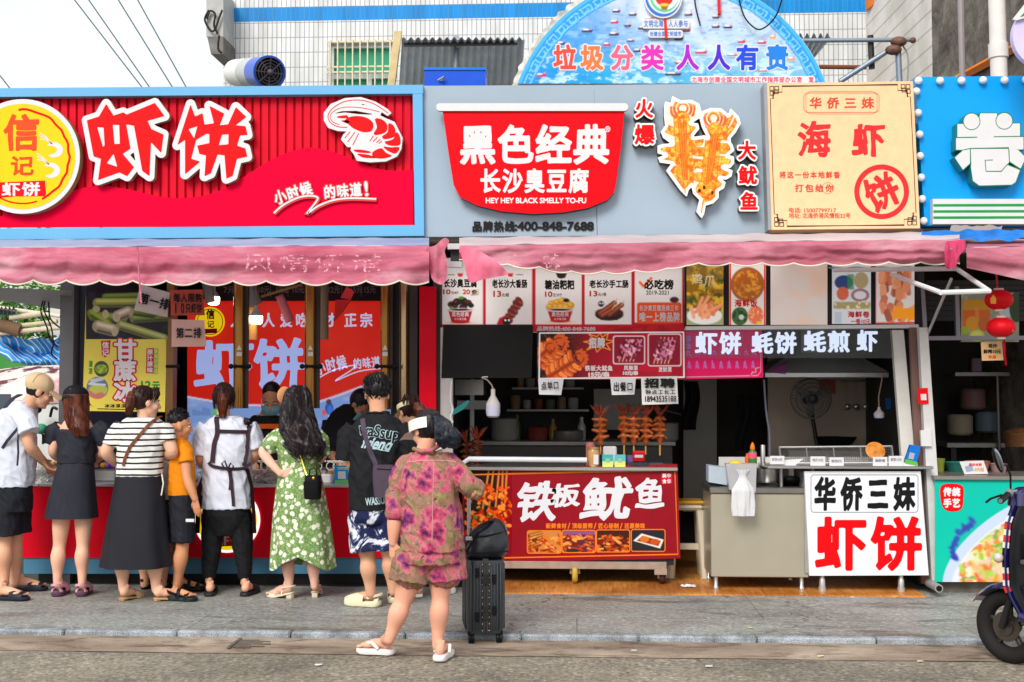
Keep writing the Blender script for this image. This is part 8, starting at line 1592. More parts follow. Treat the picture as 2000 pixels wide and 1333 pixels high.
tee=[c for c in f.t.children if c.name.startswith('t_shirt')][0];B=MB();pts=[(300,815,.02),(290,826,-.07),(270,852,-.135),(252,874,-.15),(243,894,-.13),(238,915,-.06)];q_=[(float(np.interp(t,range(6),[e[0]for e in pts])),float(np.interp(t,range(6),[e[1]for e in pts])))for t in np.linspace(.3,4.8,24)];on=[onto(tee,P(u,v,y-.16))for u,v in q_];on=[e+Vector((0,-.006,0))for e in on if e];B.ribbon([on[0]+Vector((.02,.07,.02)),on[0]+Vector((.008,.02,.012))]+on,[Vector((0,-.5,1)),Vector((0,-.8,.6))]+[Vector((0,-1,0))]*len(on),.022,.005);B.build('crossbody_strap',mat('strap_brown',(110,62,36),.5),f.t)
B=MB()
for u0,s_ in((229,-1),(316,1)):B.tube([P(u0,926,y-.02),P(u0+s_*3,945,y-.05),P(u0-s_*1,968,y-.06)],.006,6)
B.build('waist_tie',WHITE,f.t,smooth=1)
y2=G(290,1157,0).y+.12;f=Fig('small child almost hidden between the striped woman and the counter',y2,Vector((P(300,1157,y2).x,y2,0)),.72,(222,168,138))
f.head((312,868),(.1,1,0),(0,0,1),1.,(314,900),.05);f.torso([(1010,290,336,.09),(960,290,336,.09),(920,290,338,.09),(905,300,330,.06)]);f.arm([(333,915),(336,945),(330,960,.1)],(.045,.04,.03));f.arm([(296,915),(292,945),(298,960,.1)],(.045,.04,.03))
f.leg([(284,1010),(283,1085),(282,1142)],(.095,.066,.045));f.leg([(318,1010),(318,1085),(318,1142)],(.095,.066,.045))
for u in(280,316):h=Vector((P(u,1157,y2).x,y2-.02,0));f.foot(h,(.3,1),.17,.03,None);f.shoe('sport',h,(.3,1),.19,BLACK,W=.08)
f.finish(.007);f.garment('t_shirt',mat('child_white',(206,206,206),.8),[(975,286,340,.11),(930,286,340,.11),(908,292,336,.09),(900,302,328,.06)],[([(328,912),(336,938)],[.05,.055]),([(298,912),(292,938)],[.05,.055])]);f.garment('shorts',NAVY,[(968,287,339,.11),(1000,287,339,.11)],[([(300,990),(296,1040)],[.08,.085]),([(324,990),(324,1040)],[.08,.085])]);f.scalp(HBK,.014,.012)
y=G(352,1168,0).y;f=Fig('boy in an orange T-shirt and black shorts standing sideways at the counter',y,G(352,1168,0),.82,(208,146,108))
f.head((352,832,0),(.92,.38,-.1),(.06,0,1),1.08,(346,860),.05);f.face()
f.torso([(985,332,378,.10),(940,332,376,.10),(900,332,374,.10),(872,334,370,.09),(860,340,360,.06)])
f.arm([(360,880,-.08),(366,938,-.14),(381,975,-.15)],(.05,.042,.03),(.15,.05,-1),.35,(.3,1,0),1,1.05);f.arm([(346,880,.1),(352,930,.14),(372,940,.3)],(.05,.042,.03))
f.leg([(356,990,-.05),(356,1070,-.06),(345,1146,-.04)],(.088,.06,.038));f.leg([(346,990,.09),(346,1070,.1),(350,1138,.12)],(.088,.06,.038))
SPS=mat('sandal_black_teal',(30,44,50),.5,var=.6,scale=30);h=G(331,1173,0);f.foot(h,(.97,-.16),.215,.034,(344,1150,-.04));sh=f.shoe('sport',h+Vector((-.01,0,0)),(.97,-.16),.24,BLACK,SPS,W=.1);h=G(345,1157,0)+Vector((0,.02,0));f.foot(h,(.97,.2),.2,.034,(350,1138,.12));f.shoe('sport',h,(.97,.2),.225,BLACK,W=.095)
f.finish(.0055)
ORM=mat('tee_orange',(222,132,8),.75,var=.05,bump=.1,bscale=300);f.garment('t_shirt',ORM,[(968,329,382,.125),(930,330,380,.12),(895,330,378,.12),(872,332,374,.105),(861,337,366,.08),(856,342,360,.06)],[([(356,872,-.07),(363,886,-.09),(364,904,-.105)],[.055,.058,.064]),([(346,874,.09),(352,900,.13)],[.055,.06])],.006)
f.collar(ORM,858,340,363,.066);f.garment('shorts',mat('shorts_black',(30,32,40)),[(962,332,380,.12),(990,332,380,.125),(1015,332,378,.12)],[([(357,968,-.045),(357,1060,-.055)],[.098,.092]),([(348,985,.08),(348,1058,.09)],[.09,.088])],.006);MB().obox(P(371,1017,y-.15),Vector((1,0,0)),Vector((0,1,0)),Vector((0,0,1)),(.032,.004,.012),.002).build('shorts_patch',WHITE,f.t)
f.scalp(HBK,.016,.034,(.092,.078,.086),.004)
rr=random.Random(6);pth=[]
for i in range(260):
 d=Vector((rr.gauss(0,1),rr.gauss(0,1),rr.gauss(.9,.6))).normalized()
 if d.dot(f.hu)<.15:continue
 b_=f.hg(-.026,0,.054)+Vector((d.x*.084,d.y*.08,d.z*.082))*f.hk;t_=(d+f.hf*.5+Vector((rr.gauss(0,.3),rr.gauss(0,.3),.2))).normalized();pth.append([b_,b_+t_*.012,b_+t_*.024])
f.strands(HBK,pth,.004,tip=.2)
y=G(442,1160,0).y;f=Fig('ponytailed woman in a white T-shirt with dark apron straps and black trousers',y,G(442,1160,0),1.0,(224,168,138))
f.head((437,780,.02),(-.1,.95,-.3),(0,.2,1),1.,(437,815),.05)
f.torso([(980,402,486,.13),(950,404,486,.12),(900,406,486,.12),(860,398,492,.12),(832,398,492,.10),(816,418,470,.07)])
f.arm([(400,840),(391,900,-.01),(408,918,.25)],(.05,.042,.028));f.arm([(488,840),(499,890),(482,908,.26)],(.05,.042,.028))
f.leg([(420,1000),(412,1070),(408,1135)],(.074,.046,.03),1.0);f.leg([(468,1000),(474,1070),(478,1135)],(.074,.046,.03),1.0)
SLB=mat('slipper_dark',(40,38,42),.55)
for u,d in((409,(-.2,1)),(476,(.12,1))):h=G(u,1166,0);f.foot(h,d,.235,.03,(u,1138),.0);f.shoe('slide',h+Vector((0,-.015,0)),d,.265,SLB,W=.105)
f.finish(.006)
f.garment('t_shirt',WTEE,[(992,392,494,.165),(950,395,492,.16),(905,398,492,.15),(865,396,496,.145),(838,396,496,.135),(822,406,484,.11),(812,420,466,.08)],[([(406,832),(396,852),(390,890,-.01)],[.07,.075,.072]),([(484,832),(494,850),(499,878)],[.07,.075,.072])],.008)
f.collar(WTEE,814,418,468,.083);f.garment('trousers',BCLO,[(980,398,488,.15),(1005,397,489,.155),(1025,404,484,.13),(1045,418,470,.1)],[([(420,1005),(413,1070),(411,1095),(408,1130)],[.104,.08,.068,.05]),([(467,1005),(474,1070),(476,1095),(479,1130)],[.104,.08,.068,.05])],.005)
AP=mat('apron_plum',(52,34,44),.7,var=.08);ap=MB();
tee=[c for c in f.t.children if c.name.startswith('t_shirt')][0]
def strap(B,L,w,t=.006,n=Vector((0,-1,0))):
 q=smoothpts([e[:2]for e in L],4,False)if len(L)>2 else L;on=[(onto(tee,P(*e[:2],y-.2))or P(*e[:2],y-.1))+Vector((0,-.004,0))for e in q];B.ribbon(on,n,w,t)
strap(ap,[(414,812,-.05),(416,822,-.105),(420,845,-.148),(414,870,-.158),(411,905,-.165)],.036);strap(ap,[(482,816,-.04),(480,826,-.1),(476,845,-.148),(474,880,-.158),(470,912,-.16)],.036);strap(ap,[(419,843,-.151),(448,844,-.158),(478,845,-.151)],.028);strap(ap,[(402,905,-.13),(412,912,-.163),(445,917,-.17),(474,916,-.163),(490,905,-.12)],.024)
kn_=P(445,917,y-.175)
for sg,e in((-1,(433,906)),(1,(456,911))):ap.tube([kn_,P((445+e[0])/2,e[1]-6,y-.19),P(*e,y-.2),P((445+e[0])/2,e[1]+10,y-.19),kn_],.0065,6)
strap(ap,[(444,918,-.178),(447,940,-.185),(446,958,-.182)],.02);strap(ap,[(446,918,-.176),(450,950,-.185),(453,998,-.18)],.024);ap.ell(kn_,.014,10,8);a_=ap.build('apron',AP,f.t,smooth=60)
B=MB();B.loft([[P(u0,v,y+dy)+Vector((q,0,0))for u0,dy,q in((L0,.02,0),(L0-.0,-.06,-.012),(L1,-.11,0),(L1,-.10,0),(L0+2,-.05,0),(L0+2,.03,0))]for v,L0,L1 in((905,407,412),(925,399,410),(950,389,399),(1000,385,392),(1042,384,390))]);B.loft([[P(u0,v,y+dy)for u0,dy in((L0,-.10),(L1,-.06),(L1+1,.03),(L1-2,.03),(L1-3,-.05),(L0,-.09))]for v,L0,L1 in((905,474,484),(925,481,488),(950,488,494),(1000,492,498),(1042,493,500))]);B.build('apron_skirt',AP,f.t,smooth=60)
f.scalp(HDB,.008,.008,(.098,.087,.102));f.envstrands([(756,419,455,.085,.01),(772,415,459,.1,.01),(800,418,456,.08,.0)],110,0,.1,.003,(-.6,.6),5,.98,HDB,jit=.5)
L=[(768,428,446,.03,-.09),(780,425,447,.04,-.11),(800,426,443,.032,-.112),(818,430,441,.015,-.105)];f.garment('ponytail',HBR,L[:3]+[(810,429,440,.014,-.1)],wr=0,it=2);f.envstrands(L,100,.005,.12,.003,(-.75,.75),6,.85,HBR)
y=10.75;zf=0.0;f=Fig('masked seller in a black T-shirt with an orange band behind the counter',y,Vector((P(520,900,y).x,y,0)),1.06,(206,146,112))
f.head((531,780,0),(.08,-.85,-.5),(.0,-.42,.9),1.0,(522,812,.06),.06);f.face((20,16,16))
f.torso([(990,478,560,.13,.05),(900,470,566,.13,.05),(850,466,570,.13,.05),(825,478,560,.11,.05),(810,500,545,.07,.05)]);f.arm([(478,836,.05),(470,885,-.05),(492,900,-.25)],(.052,.043,.03),(.4,-.6,-.5),.6,(0,0,-1));f.arm([(560,836,.05),(570,885,-.05),(552,900,-.25)],(.052,.043,.03),(-.3,-.6,-.5),.6,(0,0,-1))
f.leg([(500,985,.05),(500,1060,.05),(500,1130,.05)],(.09,.06,.045));f.leg([(542,985,.05),(542,1060,.05),(542,1130,.05)],(.09,.06,.045));f.finish(.0065)
f.garment('t_shirt',BCLO,[(985,470,566,.16,.05),(900,466,572,.16,.05),(850,462,574,.155,.05),(826,474,564,.13,.05),(812,494,548,.09,.05)],[([(480,832,.05),(470,850,.03),(468,874,-.0)],[.075,.08,.085]),([(560,832,.05),(570,850,.03),(573,874,0)],[.075,.08,.085])],.007)
B=MB();B.ribbon([P(u,833+.0*u,y+.05-.165*math.sqrt(max(0,1-((u-518)/58)**2))-.012)for u in range(476,562,6)],Vector((0,-1,0)),.042,.004);B.build('shirt_band',mat('band_orange',(226,96,20),.6),f.t,smooth=60)
f.garment('trousers',BCLO,[(975,474,564,.15,.05),(1010,476,562,.15,.05)],[([(500,1000,.05),(500,1130,.05)],[.1,.065]),([(542,1000,.05),(542,1130,.05)],[.1,.065])])
f.scalp(HBK,.024,.026,(.094,.08,.09),.002)
A=(f.hf,f.hs,f.hu);B=MB();B.grid(lambda a,b:f.hg(.062+.05*math.cos((a-.5)*2.6)-.02*abs(b-.45),.084*math.sin((a-.5)*2.6),-.012-.085*b+.0),20,12);B.grid(lambda a,b:f.hg(.056+.05*math.cos((.5-a)*2.6)-.02*abs(b-.45),.082*math.sin((.5-a)*2.6),-.012-.085*b),20,12);mk=B.build('face_mask',mat('mask_blue',(120,176,190),.7,var=.03),f.t,smooth=60)
B=MB()
for q in(-1,1):B.tube([f.hg(.06,q*.078,-.02),f.hg(.0,q*.088,.0),f.hg(-.02,q*.084,-.01)],.002,5);B.tube([f.hg(.05,q*.076,-.09),f.hg(.0,q*.086,-.03)],.002,5)
B.build('ear_loop',WHITE,mk)
def greenf(nt,tc):
 v=nd(nt,'ShaderNodeTexVoronoi');v.inputs['Scale'].default_value=21;v.feature='F1';nz=tnoise(nt,tc,30,3);mp=nd(nt,'ShaderNodeVectorMath',operation='ADD');sc_=nd(nt,'ShaderNodeVectorMath',operation='SCALE');sc_.inputs['Scale'].default_value=.03
 n2=nd(nt,'ShaderNodeTexNoise');n2.inputs['Scale'].default_value=26;nt.links.new(tc.outputs['Object'],n2.inputs[0]);nt.links.new(n2.outputs['Color'],sc_.inputs[0]);nt.links.new(tc.outputs['Object'],mp.inputs[0]);nt.links.new(sc_.outputs[0],mp.inputs[1]);nt.links.new(mp.outputs[0],v.inputs[0])
 fl=cramp(nt,v.outputs['Distance'],[(0,(255,255,255)),(.36,(255,255,255)),(.42,(0,0,0)),(1,(0,0,0))]);lf=cramp(nt,tnoise(nt,tc,55,2,.6,1.),[(.52,(0,0,0)),(.56,(255,255,255)),(.6,(0,0,0))])
 base=cramp(nt,tnoise(nt,tc,4,3),[(.35,(92,128,66)),(.65,(116,150,82))]);c=mixc(nt,lf,base,(190,206,160));return mixc(nt,fl,c,(222,226,206))
GFL=ramp_mat('green_floral',greenf,.75,.1)
y=G(590,1170,0).y;f=Fig('woman with long black wavy hair in a green floral dress, hand on hip',y,G(590,1170,0),1.0,(232,182,162))
f.head((578,788,.02),(-.35,.9,-.2),(0,.1,1),1.,(578,828),.046)
f.torso([(1000,544,628,.13),(950,546,628,.13),(918,552,620,.10),(880,548,622,.11),(850,542,622,.105),(832,556,606,.07)])
f.arm([(546,852,0),(511,884,-.08),(548,926,-.12)],(.046,.036,.024),(.8,.1,.12),.25,(0,1,0),1);f.arm([(622,852),(630,892,.03),(612,910,.24)],(.046,.037,.025))
f.leg([(566,1010),(563,1090),(565,1148)],(.08,.047,.026),1.1);f.leg([(610,1010),(612,1090),(614,1146)],(.08,.047,.026),1.1)
HSM=mat('sandal_cream',(222,210,184),.5)
h=G(570,1170,0);f.foot(h,(-.8,.35),.23,.02,(565,1146),.03);f.shoe('heel',h+Vector((.012,-.005,0)),(-.8,.35),.245,HSM,W=.085);h=G(615,1168,0);f.foot(h,(-.1,1),.23,.02,(614,1144),.03);f.shoe('heel',h+Vector((0,-.012,0)),(-.1,1),.245,HSM,W=.085)
f.finish(.0055)
f.garment('dress_top',GFL,[(930,545,627,.135),(915,546,624,.125),(890,542,628,.135),(860,538,628,.135),(842,542,622,.115),(832,556,606,.085)],[([(552,846),(536,862,-.03),(518,880,-.07)],[.062,.072,.056]),([(614,846),(626,866,.01),(632,892,.02)],[.062,.07,.056])],.007)
def slit(rows):
 for i,r in enumerate(rows):
  a=i/(len(rows)-1)
  for k,p in enumerate(r):
   t=2*math.pi*k/len(r);d=abs((t-1.5*math.pi));lift=max(0,a-.80)/.20*max(0,1-(d/1.0))*.085;p.z+=lift*1.;p.z+=.015*a*math.sin(3*t)
 return rows
f.skirt('dress_skirt',GFL,[(915,546,624,.12),(950,540,632,.15),(1010,534,643,.175),(1060,531,650,.19),(1108,529,654,.2)],.035,6,.6,extra=slit)
L=[(757,566,600,.07,.02),(770,556,606,.1,.02),(800,549,610,.11,-.0),(840,546,622,.10,-.06),(870,560,632,.075,-.11),(892,578,628,.05,-.13)]
f.garment('hair',HDR,L[:5]+[(886,576,624,.045,-.12)],wr=.012,it=3,wscale=(14,14,6));f.envstrands([(752,572,596,.05,.02)]+L,620,.013,.08,.0028,(-.64,.64),7,.9,HDR,jit=.35);f.envstrands([(860,544,636,.09,-.08),(880,560,634,.08,-.12),(905,584,626,.05,-.13)],110,.012,.07,.003,(-.75,.75),8,.7,HDR,jit=.9)
VS=mat('visor_peach',(226,164,110),.6);B=MB();B.lathe(P(555,772,y+.02),[(.004,.004),(.055,.003),(.06,0),(.055,-.003),(.004,-.004)],28,(Vector((.75,.65,.1)).normalized(),Vector((0,-.1,1)).normalized(),Vector((-.65,.75,.2)).normalized()));B.v=[(P(555,772,y).x+(a-P(555,772,y).x)*1.,b,P(555,772,y).z+(c-P(555,772,y).z)*1.1)for a,b,c in B.v];B.build('visor',VS,f.t,smooth=1)
BKT_=mat('bag_black',(18,18,22),.3,var=.05);c=P(611,948,y-.21);B=MB()
B.loft([ring(Vector((c.x,c.y,P(0,v,y-.2).z)),w,d,28,3)for v,w,d in((972,.058,.04),(969,.064,.045),(945,.068,.047),(938,.070,.049),(937,.062,.044),(926,.058,.042))]);bg_=B.build('handbag',BKT_,f.t,smooth=45);B=MB();B.tube([Vector((c.x-.028,c.y,c.z+.075)),Vector((c.x-.024,c.y,c.z+.115)),Vector((c.x,c.y,c.z+.13)),Vector((c.x+.024,c.y,c.z+.115)),Vector((c.x+.028,c.y,c.z+.075))],.006,8);B.build('handle',BKT_,bg_,smooth=1);MB().ell(c+Vector((.015,-.05,.055)),(.012,.006,.012),10,8).build('clasp',mat('clasp_gold',(220,170,60),.25,.9),bg_,smooth=1)
B=MB();ch=[P(u,v,y+d)for u,v,d in((584,880,-.16),(590,900,-.17),(596,920,-.19),(600,930,-.205))];B.tube(ch,.0055,6);B.build('chain',MATS['clasp_gold'],bg_,smooth=1)
y=10.9;f=Fig('seller in black bending over the trays beside the glowing backdrop',y,Vector((P(660,900,y).x,y,0)),1.06,(190,136,106))
f.head((704,792,-.05),(.7,-.4,-.75),(.6,-.2,.7),1.,(690,812),.056);f.torso([(990,630,705,.13),(900,628,706,.13),(860,630,712,.14),(825,642,712,.13),(805,660,706,.1),(796,675,700,.06)]);f.arm([(700,830,-.12),(712,880,-.2),(705,900,-.4)],(.05,.042,.03));f.arm([(650,830,.1),(640,880,.0),(660,900,-.3)],(.05,.042,.03));f.leg([(650,985),(650,1060),(650,1130)],(.09,.06,.045));f.leg([(690,985),(690,1060),(690,1130)],(.09,.06,.045));f.finish(.007)
f.garment('shirt',mat('shirt_dark',(20,20,24),.8),[(990,624,712,.16),(900,622,712,.16),(860,624,718,.165),(825,634,718,.155),(802,652,712,.12),(790,672,704,.08)],[([(700,826,-.1),(712,850,-.15),(716,878,-.2)],[.085,.085,.08]),([(648,826,.1),(638,870,.02)],[.085,.085])],.007);f.garment('trousers',BCLO,[(980,628,708,.15),(1010,628,708,.15)],[([(650,1000),(650,1130)],[.1,.065]),([(690,1000),(690,1130)],[.1,.065])]);f.scalp(HBK,.016,.014,(.1,.088,.1));
B=MB();B.grid(lambda a,b:f.hg(.062+.05*math.cos((a-.5)*2.6),.084*math.sin((a-.5)*2.6),-.015-.085*b),16,8);B.build('face_mask',MATS['mask_blue'],f.t,smooth=60)
y=G(714,1187,0).y;f=Fig('spiky haired man in a black lettered T-shirt and navy tie-dye shorts with a sling bag',y,G(725,1187,0),1.06,(220,166,134))
f.head((736,771,.02),(-.25,.95,-.18),(-.02,.1,1),1.0,(738,812),.056)
f.torso([(1010,690,764,.14),(950,688,768,.14),(900,690,772,.13),(860,690,782,.125),(835,688,784,.12),(818,706,768,.09)])
f.arm([(694,845,0),(686,905,-.02),(700,930,.2)],(.052,.044,.03));f.arm([(778,845),(788,905,-.01),(770,925,.2)],(.052,.044,.03))
f.leg([(708,1010),(718,1090),(724,1160)],(.09,.052,.034),1.12);f.leg([(746,1010),(760,1085,.01),(768,1155,.04)],(.09,.052,.034),1.12)
CLG=mat('clog_cream',(222,216,184),.5);h=G(738,1186,0);f.foot(h+Vector((-.01,0,0)),(-.85,.25),.24,.045,(724,1160));sh=f.shoe('clog',h+Vector((.02,-.005,0)),(-.85,.25),.29,CLG,W=.125);h=G(770,1180,0);f.foot(h,(-.1,1),.24,.045,(768,1155,.04));f.shoe('clog',h+Vector((0,-.02,0)),(-.1,1),.28,CLG,W=.12)
B=MB()
for a,b,z in((.02,.05,.078),(.06,.03,.084),(.09,.052,.06)):pass
f.finish(.006)
f.garment('t_shirt',BCLO,[(995,683,772,.175),(950,682,776,.17),(905,683,780,.16),(866,684,790,.155),(838,684,792,.145),(821,696,780,.12),(810,712,764,.09),(804,718,758,.075)],[([(694,836),(682,856,-.01),(677,900,-.02)],[.08,.09,.085]),([(778,836),(792,856),(796,898)],[.08,.09,.085])],.009)
f.collar(BCLO,806,716,760,.082)
def tied(nt,tc):
 a=tnoise(nt,tc,7,5,.65,.8);return cramp(nt,a,[(.5,(24,32,74)),(.535,(60,70,110)),(.56,(212,216,226))])
f.garment('shorts',ramp_mat('tie_dye',tied,.8,.1),[(985,686,768,.165),(1010,686,768,.165),(1020,688,766,.15)],[([(710,1000),(716,1040),(720,1074)],[.12,.13,.145]),([(744,1000),(756,1040),(760,1072)],[.12,.125,.14])],.006)
f.scalp(HBK,.014,.022,(.099,.088,.1),.01,extra=lambda B,A,k:[B.ell(f.hg(-.03+.05*random.uniform(-1,1),.05*random.uniform(-1,1),.1+.02*random.random()),(.035*k,.035*k,.03*k),10,8)for _ in range(9)])
rr=random.Random(5);pth=[]
for i in range(420):
 d=Vector((rr.gauss(0,1),rr.gauss(0,1),rr.gauss(.45,.8))).normalized()
 if d.dot(f.hf)>.55 or d.dot(f.hu)<-.45:continue
 b=f.hc+f.hu*.03*f.hk-f.hf*.022+Vector((d.x*.088,d.y*.094,d.z*.1))*f.hk;t=(d+f.hu*.35+Vector((rr.gauss(0,.35),rr.gauss(0,.35),rr.gauss(0,.25)))).normalized();L_=rr.uniform(.02,.042)
 if d.dot(f.hu)<0:t=(t-f.hu*1.0).normalized();L_*=.6
 pth.append([b,b+t*L_*.5,b+t*L_+f.hu*.006])
f.strands(HBK,pth,.005,tip=.2)
yb_=y-.172
OUTL=mat('print_pale_blue',(170,198,206),.6);tee=[c for c in f.t.children if c.name.startswith('t_shirt')][0]
def onback(mb,off=.004):
 for i,(x_,y_,z_)in enumerate(mb.v):pass
 return mb
bv=BVHTree.FromPolygons([tuple(v.co)for v in tee.data.vertices],[tuple(p.vertices)for p in tee.data.polygons]);og=ORG[tee.name]
def drape(mb,dist=.004):
 out=[]
 for v in mb.v:
  q=Vector(v)-og;q.y-=.4;hit=bv.ray_cast(q,Vector((0,1,0)),.9)[0]
  out.append((v[0],(hit.y if hit else q.y+.4)+og.y-dist+(v[1]-yb_),v[2]))
 mb.v=out;return mb
mb=T(None,'waSsup',(698,832,778,862),yb_,None,.055,fit=True,rot=9,build=False,mb=MB(),res=40);drape(mb).build('back_print',OUTL,tee)
mb=T(None,'waSsup',(698,832,778,862),yb_-.0015,None,.022,fit=True,rot=9,build=False,mb=MB(),res=40);drape(mb).build('back_print_fill',BCLO,tee)
mb=T(None,'friend',(708,856,765,878),yb_,None,.05,fit=True,rot=6,slant=.15,build=False,mb=MB(),res=40);drape(mb).build('back_print',OUTL,tee)
mb=MB();pl_=[(732+i*2.2,876+.9*i**.8)for i in range(13)];stroke(mb,pl_,2,yb_);drape(mb).build('back_print',OUTL,tee)
mb=T(None,'WASSUP',(714,972,756,986),yb_,None,.05,fit=True,rot=-4,build=False,mb=MB());drape(mb).build('hem_print',OUTL,tee)
SLG=mat('sling_plum',(74,62,78),.6,var=.08,bump=.2,bscale=300);B=MB();c=P(751,938,y-.2);B.loft([ring(Vector((c.x+sx,c.y,P(0,v,y-.2).z)),w,.04,28,4)for v,w,sx in((968,.078,.01),(964,.084,.01),(935,.084,0),(912,.078,-.005),(906,.07,-.005))]);sb_=B.build('sling_bag',SLG,f.t,smooth=50);MB().tube([P(736,916,y-.243),P(766,918,y-.243)],.003,6).build('zip',BLACK,sb_)
MB().lathe(P(765,945,y-.245),[(.012,0),(.012,.006)],14,(Vector((1,0,0)),Vector((0,0,1)),Vector((0,-1,0)))).build('badge',WHITE,sb_)
mb=MB();L=[(704,818),(707,830),(712,850),(720,875),(728,895),(734,910)]
rows=[]
for u,v in L:rows+=[P(u-5,v,yb_),P(u+5,v,yb_)]
mb.add(rows,[(2*i,2*i+1,2*i+3,2*i+2)for i in range(len(L)-1)]);mb.grid(lambda a,b:P(np.interp(b*5,range(6),[e[0]for e in L])-5+10*a,np.interp(b*5,range(6),[e[1]for e in L]),yb_),3,20);drape(mb,.009).build('sling_strap',SLG,sb_)
y=G(822,1170,0).y+.05;f=Fig('woman in a pale visor with a brown ponytail half hidden by the floral woman',y,Vector((P(822,1170,y).x,y,0)),.95,(224,170,142))
f.head((798,806,0),(-.6,.7,-.35),(-.1,.2,1),.96,(808,838),.044);f.torso([(1000,786,850,.11),(920,790,850,.1),(870,784,854,.1),(850,792,846,.09),(838,802,832,.06)]);f.arm([(788,868),(776,910,.05),(766,925,.2)],(.045,.037,.025));f.arm([(850,868),(858,915),(846,935,.2)],(.045,.037,.025));f.leg([(806,1000),(812,1080),(818,1150)],(.085,.055,.036));f.leg([(844,1000),(852,1080),(858,1146,.06)],(.085,.055,.036))
for u,v,d in((818,1172,(-.2,1)),(858,1166,(.3,1))):h=Vector((P(u,v,y).x,y-.03+(.06 if u>840 else 0),0));f.foot(h,d,.225,.03,None);f.shoe('slide',h+Vector((0,-.01,0)),d,.25,mat('slide_white',(222,222,216),.5),W=.1)
f.finish(.007)
f.garment('blouse',ramp_mat('leaf_blouse',lambda nt,tc:cramp(nt,tnoise(nt,tc,14,3,.6,.8),[(.42,(30,120,80)),(.48,(226,226,214)),(.58,(226,226,214)),(.62,(226,140,60))]),.7),[(960,782,856,.13),(900,784,856,.125),(866,780,858,.125),(850,788,850,.11),(838,800,836,.07)],[([(790,856),(782,880)],[.065,.068]),([(848,856),(856,880)],[.065,.068])],.006);f.skirt('skirt',mat('skirt_pink',(206,96,130),.7),[(945,786,852,.12),(1000,782,858,.14),(1050,780,864,.15)],.02,6)
f.scalp(HDB,.014,.012,(.098,.086,.1));f.envstrands([(770,790,815,.06,-.02),(788,784,822,.085,-.02),(808,790,822,.08,-.02)],110,0,.1,.003,(-1,1),11,.98,HDB,jit=.6);Lp=[(786,808,824,.03,-.08),(800,808,833,.045,-.1),(815,812,832,.03,-.1)];f.garment('ponytail',HBR,Lp,wr=.004,it=2);f.envstrands(Lp,80,.006,.08,.0035,(-1,1),12,.85,HBR)
A=(f.hf,f.hs,f.hu);VP=mat('visor_pale',(222,220,176),.5);B=MB();B.ribbon([f.hg(-.012+.105*math.cos(t),.092*math.sin(t),.05)for t in np.linspace(-2.6,2.6,24)],[f.hf*math.cos(t)+f.hs*math.sin(t)for t in np.linspace(-2.6,2.6,24)],.036,.004);B.grid(lambda a,b:f.hg(.075+.12*b*(1-.4*(2*a-1)**2),(a-.5)*.17,.04-.03*b-.03*(2*a-1)**2),12,6);B.build('visor',VP,f.t,smooth=70);MB().ell(f.hg(-.085,.03,.075),(.02,.02,.014)).build('hair_clip',mat('clip_peach',(226,180,150),.4),f.t,smooth=1)
def floral(nt,tc):
 def warp(sc1,amt,off):
  n2=nd(nt,'ShaderNodeTexNoise');n2.inputs['Scale'].default_value=sc1;n2.inputs['Detail'].default_value=4;k=nd(nt,'ShaderNodeVectorMath',operation='SCALE');k.inputs['Scale'].default_value=amt;a=nd(nt,'ShaderNodeVectorMath',operation='ADD');o=nd(nt,'ShaderNodeVectorMath',operation='ADD');o.inputs[1].default_value=(off,off*2,off)
  nt.links.new(tc.outputs['Object'],n2.inputs[0]);nt.links.new(n2.outputs['Color'],k.inputs[0]);nt.links.new(tc.outputs['Object'],a.inputs[0]);nt.links.new(k.outputs[0],a.inputs[1]);nt.links.new(a.outputs[0],o.inputs[0]);return o.outputs[0]
 def vor(scale,vec):
  v=nd(nt,'ShaderNodeTexVoronoi');v.inputs['Scale'].default_value=scale;nt.links.new(vec,v.inputs[0]);return v
 g=cramp(nt,tnoise(nt,tc,9,5,.7,.6),[(.3,(104,76,68)),(.5,(146,110,92)),(.7,(158,130,90))])
 l=vor(15,warp(20,.16,3.));c=mixc(nt,cramp(nt,l.outputs['Distance'],[(.36,(255,255,255)),(.4,(0,0,0))]),g,cramp(nt,l.outputs['Color'],[(.3,(124,114,66)),(.6,(158,144,92)),(.8,(104,84,68))]))
 f1=vor(8.5,warp(16,.17,0.));fl=mixc(nt,cramp(nt,f1.outputs['Color'],[(.3,(0,0,0)),(.7,(255,255,255))]),cramp(nt,f1.outputs['Distance'],[(.1,(66,26,70)),(.18,(132,36,82)),(.32,(178,62,98)),(.4,(192,84,112)),(.52,(196,106,120)),(.57,(150,70,90))]),cramp(nt,f1.outputs['Distance'],[(.1,(56,30,74)),(.2,(106,46,104)),(.34,(150,70,112)),(.4,(176,92,106)),(.53,(190,118,110)),(.58,(140,78,78))]))
 c=mixc(nt,cramp(nt,f1.outputs['Distance'],[(.54,(255,255,255)),(.6,(0,0,0))]),c,fl)
 return mixc(nt,cramp(nt,tnoise(nt,tc,30,4,.7,1.),[(.33,(255,255,255)),(.38,(0,0,0))]),c,(80,34,80))
FLO=ramp_mat('floral_blouse',floral,.6,.12)
y=G(806,1288,RZ).y;f=Fig('woman in floral blouse and shorts with white visor and slippers standing in the road',y,G(806,1288,RZ),1.0,(226,166,140))
f.head((834,842,.03),(-.62,.72,-.32),(-.08,.22,1),1.02,(828,884),.052);f.face()
f.torso([(1100,784,894,.15),(1080,790,900,.15),(1010,792,896,.14),(950,790,894,.14),(910,786,884,.13),(892,800,868,.09)])
